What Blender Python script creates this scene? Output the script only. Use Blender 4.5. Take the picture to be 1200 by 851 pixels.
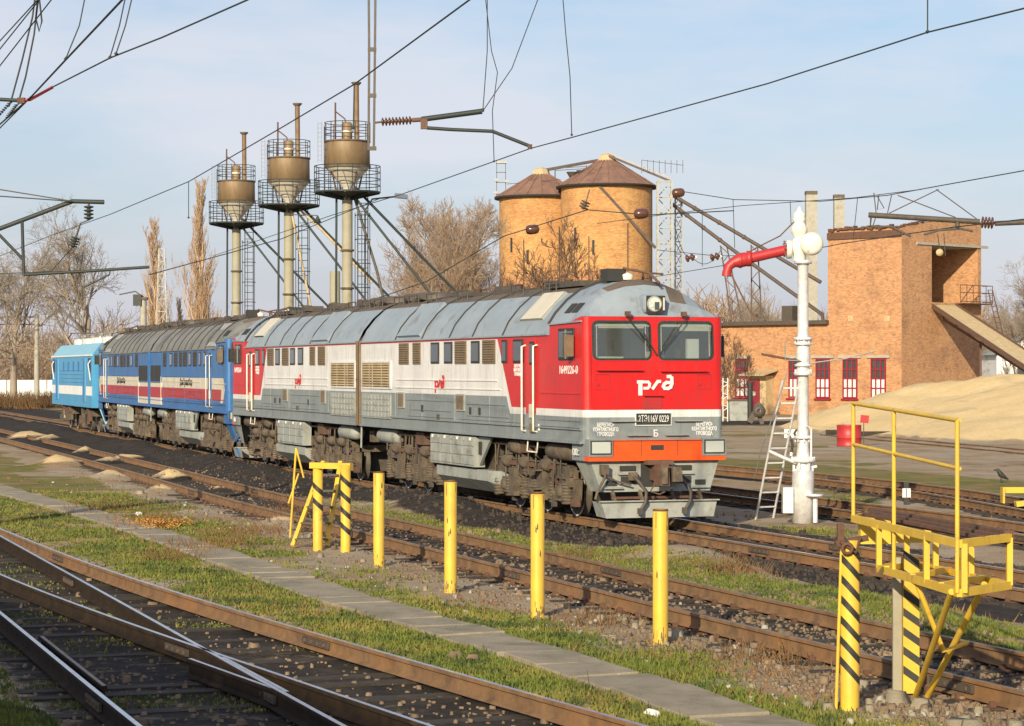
import bpy, bmesh, math, random
import numpy as np
from mathutils import Vector, Matrix
random.seed(7); np.random.seed(7)
R = math.radians
for o in list(bpy.data.objects): bpy.data.objects.remove(o)
sc = bpy.context.scene
COL = sc.collection
# ---------------------------------------------------------------- camera, sky, sun, exposure
CAMZ = 3.3
FPX = 2815.0
cd = bpy.data.cameras.new('camera'); cam = bpy.data.objects.new('camera', cd); COL.objects.link(cam)
cam.location = (0, 0, CAMZ); cam.rotation_euler = (R(90), 0, 0)
cd.sensor_width = 36; cd.lens = FPX / 1200 * 36; cd.shift_y = 8.5 / 1200
cd.clip_start = .5; cd.clip_end = 6000
sc.camera = cam
SUN_EL, SUN_AZ = R(21), math.atan2(-.30, -.954)      # azimuth from +Y towards +X
w = bpy.data.worlds.new('World'); sc.world = w; w.use_nodes = True
nt = w.node_tree; nt.nodes.clear()
def wn(t, **k):
    n = nt.nodes.new(t)
    for a, b in k.items(): setattr(n, a, b)
    return n
sky = wn('ShaderNodeTexSky', sky_type='NISHITA', sun_disc=False, sun_elevation=SUN_EL, sun_rotation=SUN_AZ,
         air_density=1.0, dust_density=1.6, ozone_density=3.0, altitude=50)
bg = wn('ShaderNodeBackground'); bg.inputs[1].default_value = .120
out = wn('ShaderNodeOutputWorld')
tc = wn('ShaderNodeTexCoord'); mp = wn('ShaderNodeMapping'); mp.inputs['Scale'].default_value = (1.3, 1.3, 5.5)
mp.inputs['Rotation'].default_value = (0, R(9), 0)
nz = wn('ShaderNodeTexNoise'); nz.inputs['Scale'].default_value = 2.6; nz.inputs['Detail'].default_value = 6; nz.inputs['Roughness'].default_value = .55
rp = wn('ShaderNodeValToRGB'); rp.color_ramp.elements[0].position = .44; rp.color_ramp.elements[1].position = .62
mx = wn('ShaderNodeMix', data_type='RGBA'); mx.inputs[7].default_value = (6.1, 5.95, 6.4, 1)
mm = wn('ShaderNodeMath', operation='MULTIPLY'); mm.inputs[1].default_value = .62
L = nt.links.new
L(tc.outputs['Generated'], mp.inputs[0]); L(mp.outputs[0], nz.inputs[0]); L(nz.outputs[0], rp.inputs[0]); L(rp.outputs[0], mm.inputs[0])
# soft milky layer growing towards the horizon
sx = wn('ShaderNodeSeparateXYZ'); L(tc.outputs['Generated'], sx.inputs[0])
mr = wn('ShaderNodeMapRange'); mr.inputs[1].default_value = 0.0; mr.inputs[2].default_value = .16; mr.inputs[3].default_value = .72; mr.inputs[4].default_value = .10
L(sx.outputs[2], mr.inputs[0])
mx2 = wn('ShaderNodeMix', data_type='RGBA'); mx2.inputs[7].default_value = (5.2, 5.15, 6.2, 1)
L(mr.outputs[0], mx2.inputs[0]); L(sky.outputs[0], mx2.inputs[6])
L(mm.outputs[0], mx.inputs[0]); L(mx2.outputs[2], mx.inputs[6]); L(mx.outputs[2], bg.inputs[0]); L(bg.outputs[0], out.inputs[0])
sl = bpy.data.lights.new('sun', 'SUN'); so = bpy.data.objects.new('sun', sl); COL.objects.link(so)
sl.energy = 5.0; sl.angle = R(.55); sl.color = (1.0, .85, .59)
sdir = Vector((math.sin(SUN_AZ) * math.cos(SUN_EL), math.cos(SUN_AZ) * math.cos(SUN_EL), math.sin(SUN_EL)))
so.rotation_euler = sdir.to_track_quat('Z', 'Y').to_euler(); so.location = (0, 0, 60)
sc.view_settings.view_transform = 'Standard'; sc.view_settings.look = 'None'
sc.view_settings.exposure = 0.17; sc.view_settings.gamma = 1; sc.view_settings.use_curve_mapping = False
# ---------------------------------------------------------------- helpers
def at(px, py, z=0.0):
    """ground survey: the point of height z seen along a sight line of the survey sheet"""
    Y = FPX * (CAMZ - z) / (py - 434.0)
    return Vector(((px - 600) / FPX * Y, Y, z))
def atY(px, py, Y): return Vector(((px - 600) / FPX * Y, Y, CAMZ - (py - 434.0) / FPX * Y))

MATS = {}
def mat(name, c, c2=None, rough=.7, metal=0, scale=3.0, lo=.35, hi=.7, bump=0, bscale=None, stretch=(1, 1, 1), dirt=None, dlo=.5, dhi=.75, dscale=1.2, spec=.5, detail=6, dstretch=None, coord='Object', streak=None):
    if name in MATS: return MATS[name]
    m = bpy.data.materials.new(name); m.use_nodes = True; n = m.node_tree; b = n.nodes['Principled BSDF']
    b.inputs['Roughness'].default_value = rough; b.inputs['Metallic'].default_value = metal
    b.inputs['Specular IOR Level'].default_value = spec
    b.inputs['Base Color'].default_value = (*c, 1)
    t = n.nodes.new('ShaderNodeTexCoord')
    def noise(s, st=(1, 1, 1), det=detail, off=0):
        mpp = n.nodes.new('ShaderNodeMapping'); mpp.inputs['Scale'].default_value = st; mpp.inputs['Location'].default_value = (off, off, off)
        x = n.nodes.new('ShaderNodeTexNoise'); x.inputs['Scale'].default_value = s; x.inputs['Detail'].default_value = det; x.inputs['Roughness'].default_value = .62
        n.links.new(t.outputs[coord], mpp.inputs[0]); n.links.new(mpp.outputs[0], x.inputs[0]); return x
    def ramp(src, a, bb):
        r = n.nodes.new('ShaderNodeMapRange'); r.inputs[1].default_value = a; r.inputs[2].default_value = bb
        n.links.new(src, r.inputs[0]); return r.outputs[0]
    cur = None
    if c2:
        k = n.nodes.new('ShaderNodeMix'); k.data_type = 'RGBA'; k.inputs[6].default_value = (*c, 1); k.inputs[7].default_value = (*c2, 1)
        n.links.new(ramp(noise(scale, stretch).outputs[0], lo, hi), k.inputs[0]); cur = k.outputs[2]
    if dirt:
        k = n.nodes.new('ShaderNodeMix'); k.data_type = 'RGBA'; k.inputs[7].default_value = (*dirt, 1)
        if cur: n.links.new(cur, k.inputs[6])
        else: k.inputs[6].default_value = (*c, 1)
        n.links.new(ramp(noise(dscale, dstretch or stretch, off=7).outputs[0], dlo, dhi), k.inputs[0]); cur = k.outputs[2]
    if streak:
        for (s_, st, lo_, hi_, f_) in ((2.2, (3.5, 3.5, .22), .55, .75, .55), (9, (1.6, 1.6, .3), .60, .72, .35), (1.1, (1, 1, 1.5), .52, .8, .35)):
            k = n.nodes.new('ShaderNodeMix'); k.data_type = 'RGBA'; k.inputs[7].default_value = (*streak, 1)
            if cur: n.links.new(cur, k.inputs[6])
            else: k.inputs[6].default_value = (*c, 1)
            r = n.nodes.new('ShaderNodeMapRange'); r.inputs[1].default_value = lo_; r.inputs[2].default_value = hi_; r.inputs[4].default_value = f_
            n.links.new(noise(s_, st, off=s_).outputs[0], r.inputs[0]); n.links.new(r.outputs[0], k.inputs[0]); cur = k.outputs[2]
    if cur: n.links.new(cur, b.inputs['Base Color'])
    if bump:
        bp = n.nodes.new('ShaderNodeBump'); bp.inputs['Strength'].default_value = bump; bp.inputs['Distance'].default_value = .03
        n.links.new(noise(bscale or scale * 4).outputs[0], bp.inputs['Height']); n.links.new(bp.outputs[0], b.inputs['Normal'])
    MATS[name] = m; return m

def brick_mat(name, c1, c2, mortar, bw=.25, bh=.075, coord='Object', cyl=False, stain=(.16, .09, .06), pale=(.5, .3, .15)):
    m = bpy.data.materials.new(name); m.use_nodes = True; n = m.node_tree; b = n.nodes['Principled BSDF']; b.inputs['Roughness'].default_value = .9
    uv = n.nodes.new('ShaderNodeUVMap'); br = n.nodes.new('ShaderNodeTexBrick'); br.offset = .5
    br.inputs['Scale'].default_value = 1; br.inputs['Brick Width'].default_value = bw; br.inputs['Row Height'].default_value = bh
    br.inputs['Mortar Size'].default_value = .008; br.inputs['Color1'].default_value = (*c1, 1); br.inputs['Color2'].default_value = (*c2, 1); br.inputs['Mortar'].default_value = (*mortar, 1)
    br.inputs['Bias'].default_value = -.1
    n.links.new(uv.outputs[0], br.inputs[0])
    cur = br.outputs[0]
    for (s, lo, hi, c, f) in ((.35, .5, .66, stain, .42), (.8, .48, .72, pale, .7), (2.6, .53, .64, stain, .42), (4.2, .58, .66, mortar, .6)):
        nz = n.nodes.new('ShaderNodeTexNoise'); nz.inputs['Scale'].default_value = s; nz.inputs['Detail'].default_value = 7; nz.inputs['Roughness'].default_value = .65
        n.links.new(uv.outputs[0], nz.inputs[0])
        r = n.nodes.new('ShaderNodeMapRange'); r.inputs[1].default_value = lo; r.inputs[2].default_value = hi; r.inputs[4].default_value = f
        k = n.nodes.new('ShaderNodeMix'); k.data_type = 'RGBA'; k.inputs[7].default_value = (*c, 1)
        n.links.new(nz.outputs[0], r.inputs[0]); n.links.new(r.outputs[0], k.inputs[0]); n.links.new(cur, k.inputs[6]); cur = k.outputs[2]
    bp = n.nodes.new('ShaderNodeBump'); bp.inputs['Strength'].default_value = .5; bp.inputs['Distance'].default_value = .02
    n.links.new(br.outputs['Fac'], bp.inputs['Height']); bp.invert = True; n.links.new(bp.outputs[0], b.inputs['Normal'])
    n.links.new(cur, b.inputs['Base Color']); MATS[name] = m; return m

M = {}
M['red'] = mat('red_paint', (.62, .012, .012), (.52, .012, .012), rough=.38, scale=1.5, dirt=(.42, .06, .045), dlo=.60, dhi=.85, dscale=2.2, dstretch=(1, 1, .3), streak=(.30, .04, .035), bump=.10, bscale=1.6)
M['white'] = mat('white_paint', (.74, .74, .74), (.62, .62, .63), rough=.5, scale=1.2, stretch=(1, 1, .4), dirt=(.34, .31, .28), dlo=.56, dhi=.85, dscale=2.5, dstretch=(2, 2, .35), streak=(.34, .31, .27), bump=.10, bscale=1.6)
M['grey'] = mat('grey_paint', (.20, .235, .25), (.25, .28, .29), rough=.5, scale=1.5, stretch=(1, 1, .5), dirt=(.13, .12, .10), dlo=.55, dhi=.85, dscale=2.5, dstretch=(2, 2, .4), streak=(.12, .105, .085), bump=.10, bscale=1.6)
M['greyl'] = mat('light_grey_paint', (.29, .32, .31), (.36, .37, .34), rough=.6, scale=2, dirt=(.16, .14, .10), dlo=.5, dhi=.8, dscale=3)
M['roof'] = mat('roof_grey', (.24, .29, .34), (.30, .35, .40), rough=.55, scale=1.2, dirt=(.12, .10, .085), dlo=.56, dhi=.82, dscale=2.0, bump=.05)
M['clinker'] = mat('black_clinker', (.028, .023, .019), (.085, .062, .045), rough=.9, scale=1.4)
M['rooftop'] = mat('sooty_roof', (.085, .072, .058), (.16, .12, .09), rough=.9, scale=1.4)
M['mud'] = mat('dried_mud', (.22, .16, .09), (.15, .11, .07), rough=.95)
M['orange'] = mat('orange_paint', (.80, .10, .010), (.70, .08, .01), rough=.45, scale=2, dirt=(.35, .09, .03), dlo=.6, dhi=.85)
M['seam'] = mat('dark_seam', (.035, .035, .035), rough=.8)
M['blue'] = mat('blue_paint', (.028, .14, .40), (.04, .17, .43), rough=.45, scale=1.5, dirt=(.06, .07, .09), dlo=.5, dhi=.85, dscale=2.5, dstretch=(2, 2, .4), streak=(.06, .06, .07), bump=.1, bscale=1.6)
M['blueroof'] = mat('grey_brown_roof', (.16, .165, .16), (.22, .22, .21), rough=.75, scale=1.5, dirt=(.06, .055, .05), dlo=.5, dhi=.8)
M['cream'] = mat('cream_paint', (.62, .58, .48), (.54, .50, .42), rough=.6, scale=2, dirt=(.3, .25, .2), dlo=.6, dhi=.85)
M['dred'] = mat('dull_red_paint', (.42, .035, .045), (.36, .04, .045), rough=.5, scale=2, dirt=(.2, .05, .04), dlo=.55, dhi=.85)
M['sky'] = mat('sky_blue_paint', (.05, .30, .58), (.09, .36, .62), rough=.45, scale=1.4, stretch=(1, 1, .4), dirt=(.12, .22, .32), dlo=.55, dhi=.85, streak=(.10, .2, .3), bump=.1, bscale=1.6)
M['skyl'] = mat('pale_blue_paint', (.20, .45, .62), (.28, .5, .62), rough=.5, scale=2)
M['bogie'] = mat('oily_brown_iron', (.15, .118, .085), (.065, .05, .038), rough=.75, scale=6, dirt=(.24, .17, .11), dlo=.55, dhi=.8, dscale=4, bump=.3, bscale=20)
M['rustb'] = mat('rusty_brown', (.155, .088, .06), (.085, .052, .038), rough=.8, scale=6)
M['iron'] = mat('dark_iron', (.065, .058, .050), (.11, .088, .068), rough=.6, scale=8)
M['rust'] = mat('rust', (.15, .075, .048), (.085, .045, .03), rough=.85, scale=9, bump=.2)
M['railtop'] = mat('polished_rail', (.62, .63, .68), (.36, .34, .33), rough=.22, metal=.9, scale=7)
M['railside'] = mat('rusty_rail_web', (.25, .145, .07), (.12, .07, .04), rough=.85, scale=4, dirt=(.28, .135, .05), dlo=.5, dhi=.75, dscale=1.2, bump=.3, bscale=14)
M['railworn'] = mat('worn_rail_top', (.26, .20, .15), (.17, .12, .085), rough=.5, metal=.3, scale=5)
M['railoilshade'] = mat('oily_shaded_rail_web', (.045, .030, .020), (.022, .016, .012), rough=.9, spec=.15, scale=4, dirt=(.11, .065, .035), dlo=.6, dhi=.8)  # oily dark iron, with the foreground shade also put into the colour
M['wood'] = mat('oily_sleeper_wood', (.026, .021, .017), (.062, .048, .036), rough=.9, scale=4, bump=.5, bscale=14)
M['yellow'] = mat('yellow_paint', (.76, .50, .05), (.62, .40, .045), rough=.55, scale=3, dirt=(.40, .25, .06), dlo=.60, dhi=.75, dscale=5, streak=(.44, .30, .09), bump=.12, bscale=9)
M['pipeb'] = mat('grey_brown_pipe', (.115, .082, .072), (.075, .055, .05), rough=.7, scale=4)
M['black'] = mat('black_paint', (.022, .024, .022), (.04, .04, .035), rough=.6, scale=5)
M['silver'] = mat('silver_paint', (.84, .85, .86), (.62, .63, .64), rough=.38, metal=.25, scale=9, bump=.25, bscale=18)
M['whitep'] = mat('white_enamel', (.78, .77, .70), (.70, .66, .55), rough=.4, scale=5, dirt=(.5, .32, .12), dlo=.62, dhi=.75, dscale=6)
M['pipered'] = mat('red_pipe', (.45, .03, .035), (.36, .03, .03), rough=.45, scale=4, dirt=(.25, .06, .05), dlo=.6, dhi=.8)
M['conc'] = mat('concrete', (.42, .40, .34), (.34, .32, .27), rough=.9, scale=3, dirt=(.22, .2, .16), dlo=.55, dhi=.8, bump=.3)
M['slab'] = mat('path_concrete', (.33, .285, .21), (.24, .205, .15), rough=.92, scale=2.5, dirt=(.13, .13, .07), dlo=.50, dhi=.78, dscale=1.6, bump=.4, bscale=30)
M['tank'] = mat('rusty_hopper', (.27, .195, .11), (.17, .11, .06), rough=.6, scale=1.5, stretch=(1, 1, .4), dirt=(.13, .06, .035), dlo=.5, dhi=.75, dscale=2.2, dstretch=(1.5, 1.5, .3), metal=.15)
M['cone'] = mat('galvanised_cone', (.86, .82, .72), (.70, .62, .5), rough=.4, metal=.2, scale=2.5, dirt=(.25, .16, .09), dlo=.6, dhi=.8)
M['post'] = mat('dull_cream_post', (.36, .34, .26), (.30, .28, .2), rough=.7, scale=2, dirt=(.2, .17, .12), dlo=.55, dhi=.8)
M['dgreen'] = mat('dark_green_steel', (.022, .034, .032), (.035, .042, .038), rough=.6, scale=4)
M['steel'] = mat('galvanised_steel', (.36, .37, .355), (.27, .27, .255), rough=.5, metal=.3, scale=4)
M['silomtl'] = mat('brown_roof_sheet', (.20, .115, .085), (.27, .15, .11), rough=.8, scale=1.2, dirt=(.10, .055, .045), dlo=.5, dhi=.8)
M['leaf'] = mat('orange_leaves', (.55, .28, .05), (.35, .16, .04), rough=.8, scale=3)
M['timber'] = mat('weathered_boards', (.56, .44, .25), (.42, .32, .19), rough=.85, scale=3)
M['glass'] = mat('dark_window_glass', (.045, .055, .055), (.07, .08, .08), rough=.08, scale=2, spec=.8)
M['louver'] = mat('brown_louvre', (.21, .155, .095), (.14, .10, .065), rough=.7, scale=6)
M['lens'] = mat('lamp_lens', (.55, .60, .56), rough=.15, metal=.2)
M['chrome'] = mat('reflector', (.82, .84, .76), (.45, .5, .42), rough=.2, metal=.2, scale=5)
M['inter'] = mat('cab_lining', (.62, .64, .56), (.5, .52, .45), rough=.8)
M['bark'] = mat('bare_twigs', (.33, .24, .17), (.42, .31, .22), rough=.95, scale=1)
M['barkp'] = mat('poplar_twigs', (.58, .41, .26), (.48, .34, .21), rough=.95, scale=1)
M['barkd'] = mat('dark_twigs', (.13, .085, .06), (.18, .11, .07), rough=.95, scale=1)
M['barkg'] = mat('grey_twigs', (.33, .275, .215), (.26, .215, .17), rough=.95, scale=1)
M['birch'] = mat('birch_bark', (.55, .50, .44), (.4, .33, .27), rough=.9, scale=3)
M['sand'] = mat('sand', (.64, .50, .29), (.55, .42, .24), rough=.95, scale=.7, dirt=(.38, .29, .17), dlo=.5, dhi=.8, dscale=2.5, bump=.5, bscale=6)
M['wframe'] = mat('crimson_window_frame', (.27, .015, .035), rough=.6)
M['wall_white'] = mat('whitewash', (.75, .76, .76), (.65, .66, .66), rough=.9, scale=1)
M['stone'] = mat('ballast_stone', (.27, .195, .125), (.10, .072, .048), rough=.95, scale=3)
M['ins'] = mat('brown_porcelain', (.10, .045, .03), rough=.2)
M['grass'] = mat('grass_blades', (.125, .155, .022), (.21, .19, .045), rough=.8, scale=.7, lo=.46, hi=.62, detail=5, dirt=(.06, .09, .02), dlo=.5, dhi=.6, dscale=1.6)
M['dry'] = mat('dry_stalks', (.27, .16, .065), (.15, .08, .035), rough=.9, scale=2)
M['brick'] = brick_mat('orange_brick', (.60, .30, .14), (.36, .155, .075), (.50, .35, .21))
M['brickside'] = M['brick']
M['silobricklow'] = brick_mat('redder_silo_brick', (.54, .27, .115), (.28, .115, .055), (.42, .26, .15), stain=(.30, .12, .06), pale=(.48, .26, .11))
M['silobrick'] = brick_mat('ochre_silo_brick', (.64, .36, .13), (.38, .175, .065), (.45, .27, .13), stain=(.36, .15, .07), pale=(.60, .38, .15))
def window_glass():
    m = bpy.data.materials.new('windscreen_glass'); m.use_nodes = True; n = m.node_tree; n.nodes.clear()
    o = n.nodes.new('ShaderNodeOutputMaterial'); a = n.nodes.new('ShaderNodeBsdfTransparent'); g = n.nodes.new('ShaderNodeBsdfGlossy'); d = n.nodes.new('ShaderNodeBsdfDiffuse')
    a.inputs[0].default_value = (.72, .78, .75, 1); g.inputs['Roughness'].default_value = .04; d.inputs[0].default_value = (.34, .38, .35, 1)
    x = n.nodes.new('ShaderNodeMixShader'); x.inputs[0].default_value = .13; y = n.nodes.new('ShaderNodeMixShader'); y.inputs[0].default_value = .14
    n.links.new(a.outputs[0], x.inputs[1]); n.links.new(d.outputs[0], x.inputs[2]); n.links.new(x.outputs[0], y.inputs[1]); n.links.new(g.outputs[0], y.inputs[2]); n.links.new(y.outputs[0], o.inputs[0])
    return m
M['clear'] = window_glass()

class MB:
    def __init__(s): s.v = []; s.f = []; s.m = []; s.mats = []; s.uv = {}; s.sm = []
    def mi(s, m):
        m = M[m] if isinstance(m, str) else m
        if m not in s.mats: s.mats.append(m)
        return s.mats.index(m)
    def add(s, vs, fs, m, smooth=False):
        b = len(s.v); k = s.mi(m); s.v += [tuple(p) for p in vs]
        for f in fs: s.f.append([b + i for i in f]); s.m.append(k); s.sm.append(smooth)
    def poly(s, vs, m, uv=None):
        s.add(vs, [list(range(len(vs)))], m)
        if uv: s.uv[len(s.f) - 1] = uv
    def box(s, c, d, m, rot=None, taper=None):
        hx, hy, hz = d[0] / 2, d[1] / 2, d[2] / 2; vs = []
        for z in (-1, 1):
            k = 1 if (z < 0 or not taper) else taper
            for x, y in ((-1, -1), (1, -1), (1, 1), (-1, 1)): vs.append(Vector((x * hx * k, y * hy * k, z * hz)))
        if rot is not None:
            rm = rot if isinstance(rot, Matrix) else Matrix.Rotation(rot, 3, 'Z')
            vs = [rm @ p for p in vs]
        c = Vector(c); vs = [p + c for p in vs]
        s.add(vs, [(3, 2, 1, 0), (4, 5, 6, 7), (0, 1, 5, 4), (1, 2, 6, 5), (2, 3, 7, 6), (3, 0, 4, 7)], m); return s
    def bar(s, a, b, w, h, m, up=(0, 0, 1)):
        a = Vector(a); b = Vector(b); d = b - a; l = d.length
        if l < 1e-6: return s
        x = d / l; u = Vector(up)
        if abs(x.dot(u)) > .99: u = Vector((1, 0, 0))
        y = u.cross(x).normalized(); z = x.cross(y)
        rm = Matrix((x, y, z)).transposed(); s.box((a + b) / 2, (l, w, h), m, rm); return s
    def tube(s, pts, r, m, n=8, caps=True, smooth=True):
        pts = [Vector(p) for p in pts]; rs = r if isinstance(r, (list, tuple)) else [r] * len(pts)
        vs = []; fs = []; prev = None
        for i, p in enumerate(pts):
            d = (pts[min(i + 1, len(pts) - 1)] - pts[max(i - 1, 0)]).normalized()
            if prev is None:
                u = Vector((0, 0, 1)) if abs(d.z) < .9 else Vector((1, 0, 0)); a = u.cross(d).normalized()
            else:
                a = (prev - d * prev.dot(d)).normalized()
            prev = a; b = d.cross(a)
            for k in range(n):
                t = 2 * math.pi * k / n; vs.append(p + (a * math.cos(t) + b * math.sin(t)) * rs[i])
        for i in range(len(pts) - 1):
            for k in range(n): fs.append((i * n + k, i * n + (k + 1) % n, (i + 1) * n + (k + 1) % n, (i + 1) * n + k))
        s.add(vs, fs, m, smooth)
        if caps:
            q = len(pts) - 1; s.add(vs[:n], [list(range(n))[::-1]], m); s.add(vs[q * n:], [list(range(n))], m)
        return s
    def lathe(s, prof, c, m, n=24, axis='z', smooth=True, a0=0):
        """prof: (radius, height) pairs"""
        vs = []; fs = []; c = Vector(c)
        for (r, h) in prof:
            for k in range(n):
                t = 2 * math.pi * k / n + a0; x, y = r * math.cos(t), r * math.sin(t)
                p = {'z': (x, y, h), 'x': (h, x, y), 'y': (x, h, y)}[axis]; vs.append(c + Vector(p))
        for i in range(len(prof) - 1):
            for k in range(n): fs.append((i * n + k, i * n + (k + 1) % n, (i + 1) * n + (k + 1) % n, (i + 1) * n + k))
        s.add(vs, fs, m, smooth); return s
    def ring(s, c, r, tr, m, n=24, a0=0, a1=2 * math.pi, axis='z', k=5):
        cl = abs(a1 - a0 - 2 * math.pi) < 1e-3; pts = []
        for i in range(n + 1):
            t = a0 + (a1 - a0) * i / n; x, y = r * math.cos(t), r * math.sin(t)
            pts.append(Vector(c) + Vector({'z': (x, y, 0), 'x': (0, x, y), 'y': (x, 0, y)}[axis]))
        s.tube(pts, tr, m, k, caps=not cl); return s
    def build(s, name, parent=None, loc=None, rot=None, smooth=None, bevel=0):
        me = bpy.data.meshes.new(name); me.from_pydata(s.v, [], s.f)
        for m in s.mats: me.materials.append(m)
        me.polygons.foreach_set('material_index', s.m); me.polygons.foreach_set('use_smooth', s.sm)
        if s.uv:
            ul = me.uv_layers.new(name='UVMap')
            for fi, uv in s.uv.items():
                p = me.polygons[fi]
                for k, li in enumerate(p.loop_indices): ul.data[li].uv = uv[k]
        bm = bmesh.new(); bm.from_mesh(me); bmesh.ops.recalc_face_normals(bm, faces=bm.faces[:]) if len(s.f) < 60000 else None; bm.to_mesh(me); bm.free()
        o = bpy.data.objects.new(name, me); COL.objects.link(o)
        if loc is not None: o.location = loc
        if rot is not None: o.rotation_euler = (0, 0, rot)
        if parent: o.parent = parent
        if bevel:
            md = o.modifiers.new('bevel', 'BEVEL'); md.width = bevel; md.segments = 2; md.limit_method = 'ANGLE'
        return o
def tag(o, label=None, cat=None, group=None, kind=None):
    if label: o['label'] = label
    if cat: o['category'] = cat
    if group: o['group'] = group
    if kind: o['kind'] = kind
    return o
def thing(name, loc, label, cat, group=None, rot=0):
    o = bpy.data.objects.new(name, None); COL.objects.link(o); o.location = loc; o.rotation_euler = (0, 0, rot); o.empty_display_size = .2
    return tag(o, label, cat, group)
KIDS = {}
def copy_tree(o, parent=None):
    c = o.copy(); COL.objects.link(c)
    if parent: c.parent = parent
    for ch in list(o.children): copy_tree(ch, c)
    return c
FONT = {}
def text(s_, size, m, parent, right, up, pos, name='lettering', sx_=1.0, ext=.004, bold=0, space=1.0, alignx='CENTER'):
    cu = bpy.data.curves.new(name, 'FONT'); cu.body = s_; cu.size = size; cu.align_x = alignx; cu.align_y = 'CENTER'; cu.extrude = ext; cu.offset = bold; cu.space_character = space; cu.space_line = .9; cu.resolution_u = 3
    t = bpy.data.objects.new('tmp', cu); COL.objects.link(t)
    bpy.context.view_layer.update(); dg = bpy.context.evaluated_depsgraph_get()
    me = bpy.data.meshes.new_from_object(t.evaluated_get(dg)); bpy.data.objects.remove(t)
    rgt = Vector(right).normalized(); u = Vector(up).normalized(); nn = rgt.cross(u)
    mt = Matrix(((rgt.x * sx_, u.x, nn.x, pos[0]), (rgt.y * sx_, u.y, nn.y, pos[1]), (rgt.z * sx_, u.z, nn.z, pos[2]), (0, 0, 0, 1)))
    me.transform(mt); me.materials.clear(); me.materials.append(M[m]); me.name = name
    o = bpy.data.objects.new(name, me); COL.objects.link(o); o.parent = parent; return o
def catmull(P, step=1.0):
    P = [Vector(p) for p in P]; P = [2 * P[0] - P[1]] + P + [2 * P[-1] - P[-2]]; o = []
    for i in range(1, len(P) - 2):
        a, b, c, d = P[i - 1], P[i], P[i + 1], P[i + 2]; n = max(1, int((c - b).length / step))
        for k in range(n):
            t = k / n; o.append(.5 * ((2 * b) + (c - a) * t + (2 * a - 5 * b + 4 * c - d) * t * t + (3 * b - a - 3 * c + d) * t ** 3))
    o.append(P[-2]); return o
def offset(P, d):
    o = []
    for i, p in enumerate(P):
        t = (P[min(i + 1, len(P) - 1)] - P[max(i - 1, 0)]); t.z = 0; t.normalize()
        o.append(p + Vector((t.y, -t.x, 0)) * d)      # d>0: to the right of travel
    return o
def smooth_line(P, it=6):
    P = [p.copy() for p in P]
    for _ in range(it):
        P = [P[0]] + [(P[i - 1] + 2 * P[i] + P[i + 1]) / 4 for i in range(1, len(P) - 1)] + [P[-1]]
    return P
# ---------------------------------------------------------------- lines of the tracks
GA = .795
def ext(P, a, b):
    """lengthen a polyline by a metres at its start and b metres at its end"""
    P = [Vector(p) for p in P]; d0 = (P[0] - P[1]).normalized(); d1 = (P[-1] - P[-2]).normalized()
    return [P[0] + d0 * a] + P + [P[-1] + d1 * b]
JA, NOSEA = Vector((-2.69, 65.8, 0)), Vector((-2.69 + 17.4 * .322, 65.8 - 17.4 * .9466, 0))
JB = Vector((-13.55, 100.1, 0)); ENDB = Vector((-8.4, 83.5, 0)); NOSE2 = Vector((-7.98, 82.1, 0)); ENDD = Vector((-18.6, 116.9, 0))
E0, E1 = Vector((-19.1, 118.2, 0)), Vector((-24.2, 134.2, 0))
ctr = [E1 + (E1 - E0).normalized() * 60, E1, E0, ENDD, JB, ENDB, NOSE2, JA, NOSEA, NOSEA + Vector((.322, -.9466, 0)) * 28]
T_TRAIN = smooth_line(catmull([Vector((p.x, p.y, .2)) for p in ctr], 1.0), 3)
def line_px(pts, z, a=10, b=10, side=-1, step=1.0, sm=25):
    P = ext([at(x, y, z) for x, y in pts], a, b); C = catmull(P, step); C = smooth_line(C, sm); return offset(C, side * GA)
ZB = .38
T_B = line_px([(43.6, 523.6), (98, 537.5), (152.5, 552), (244, 578), (314, 596), (453, 629), (611.7, 668.8), (778, 710), (940, 749), (1197, 809)], ZB, 60, 14)
T_E = line_px([(825, 576.5), (923, 588.5), (1000, 598.5), (1100, 611.5), (1200, 626)], .2, 90, 14)
T_F = line_px([(825, 548.5), (920, 557), (1020, 567.5), (1110, 581), (1200, 597)], .2, 90, 16)
T_G = line_px([(1020, 514), (1110, 522), (1200, 530.8)], .07, 8, 40)
T_C = line_px([(0, 619.4), (130.7, 671.7), (218, 698), (348.6, 737), (400, 752), (516.7, 783), (758, 851)], ZB, 16, 12, side=1)
T_D = line_px([(0, 717.5), (65, 769.8), (117.6, 817.7), (161, 851)], ZB, 14, 9)
PATH = smooth_line(catmull(ext([at(0, 573.5, .22), at(150, 615, .22), at(400, 700, .22), at(520, 734, .22), at(640, 769, .22), at(760, 806, .22), at(880, 846, .22)], 30, 8), 1.0), 10)
def dist_fn(P):
    A = np.array([(p.x, p.y) for p in P])
    def f(x, y):
        """distance to the line and its sign: + on the near (right of travel) side"""
        x = np.asarray(x, float); y = np.asarray(y, float); best = np.full(x.shape, 1e9); sg = np.zeros(x.shape)
        for i in range(0, len(A) - 1):
            a, b = A[i], A[i + 1]; d = b - a; l2 = d @ d
            t = np.clip(((x - a[0]) * d[0] + (y - a[1]) * d[1]) / l2, 0 if i else -50, 1 if i < len(A) - 2 else 50)
            ex, ey = x - (a[0] + t * d[0]), y - (a[1] + t * d[1]); q = np.hypot(ex, ey); s = np.where(ex * d[1] - ey * d[0] > 0, 1, -1)
            k = q < best; best = np.where(k, q, best); sg = np.where(k, s, sg)
        return best, best * sg
    return f
def thin(P, k=4): return P[::k] + [P[-1]]
D_T, D_B, D_E, D_F, D_C, D_D, D_P = [dist_fn(thin(P)) for P in (T_TRAIN, T_B, T_E, T_F, T_C, T_D, PATH)]
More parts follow.
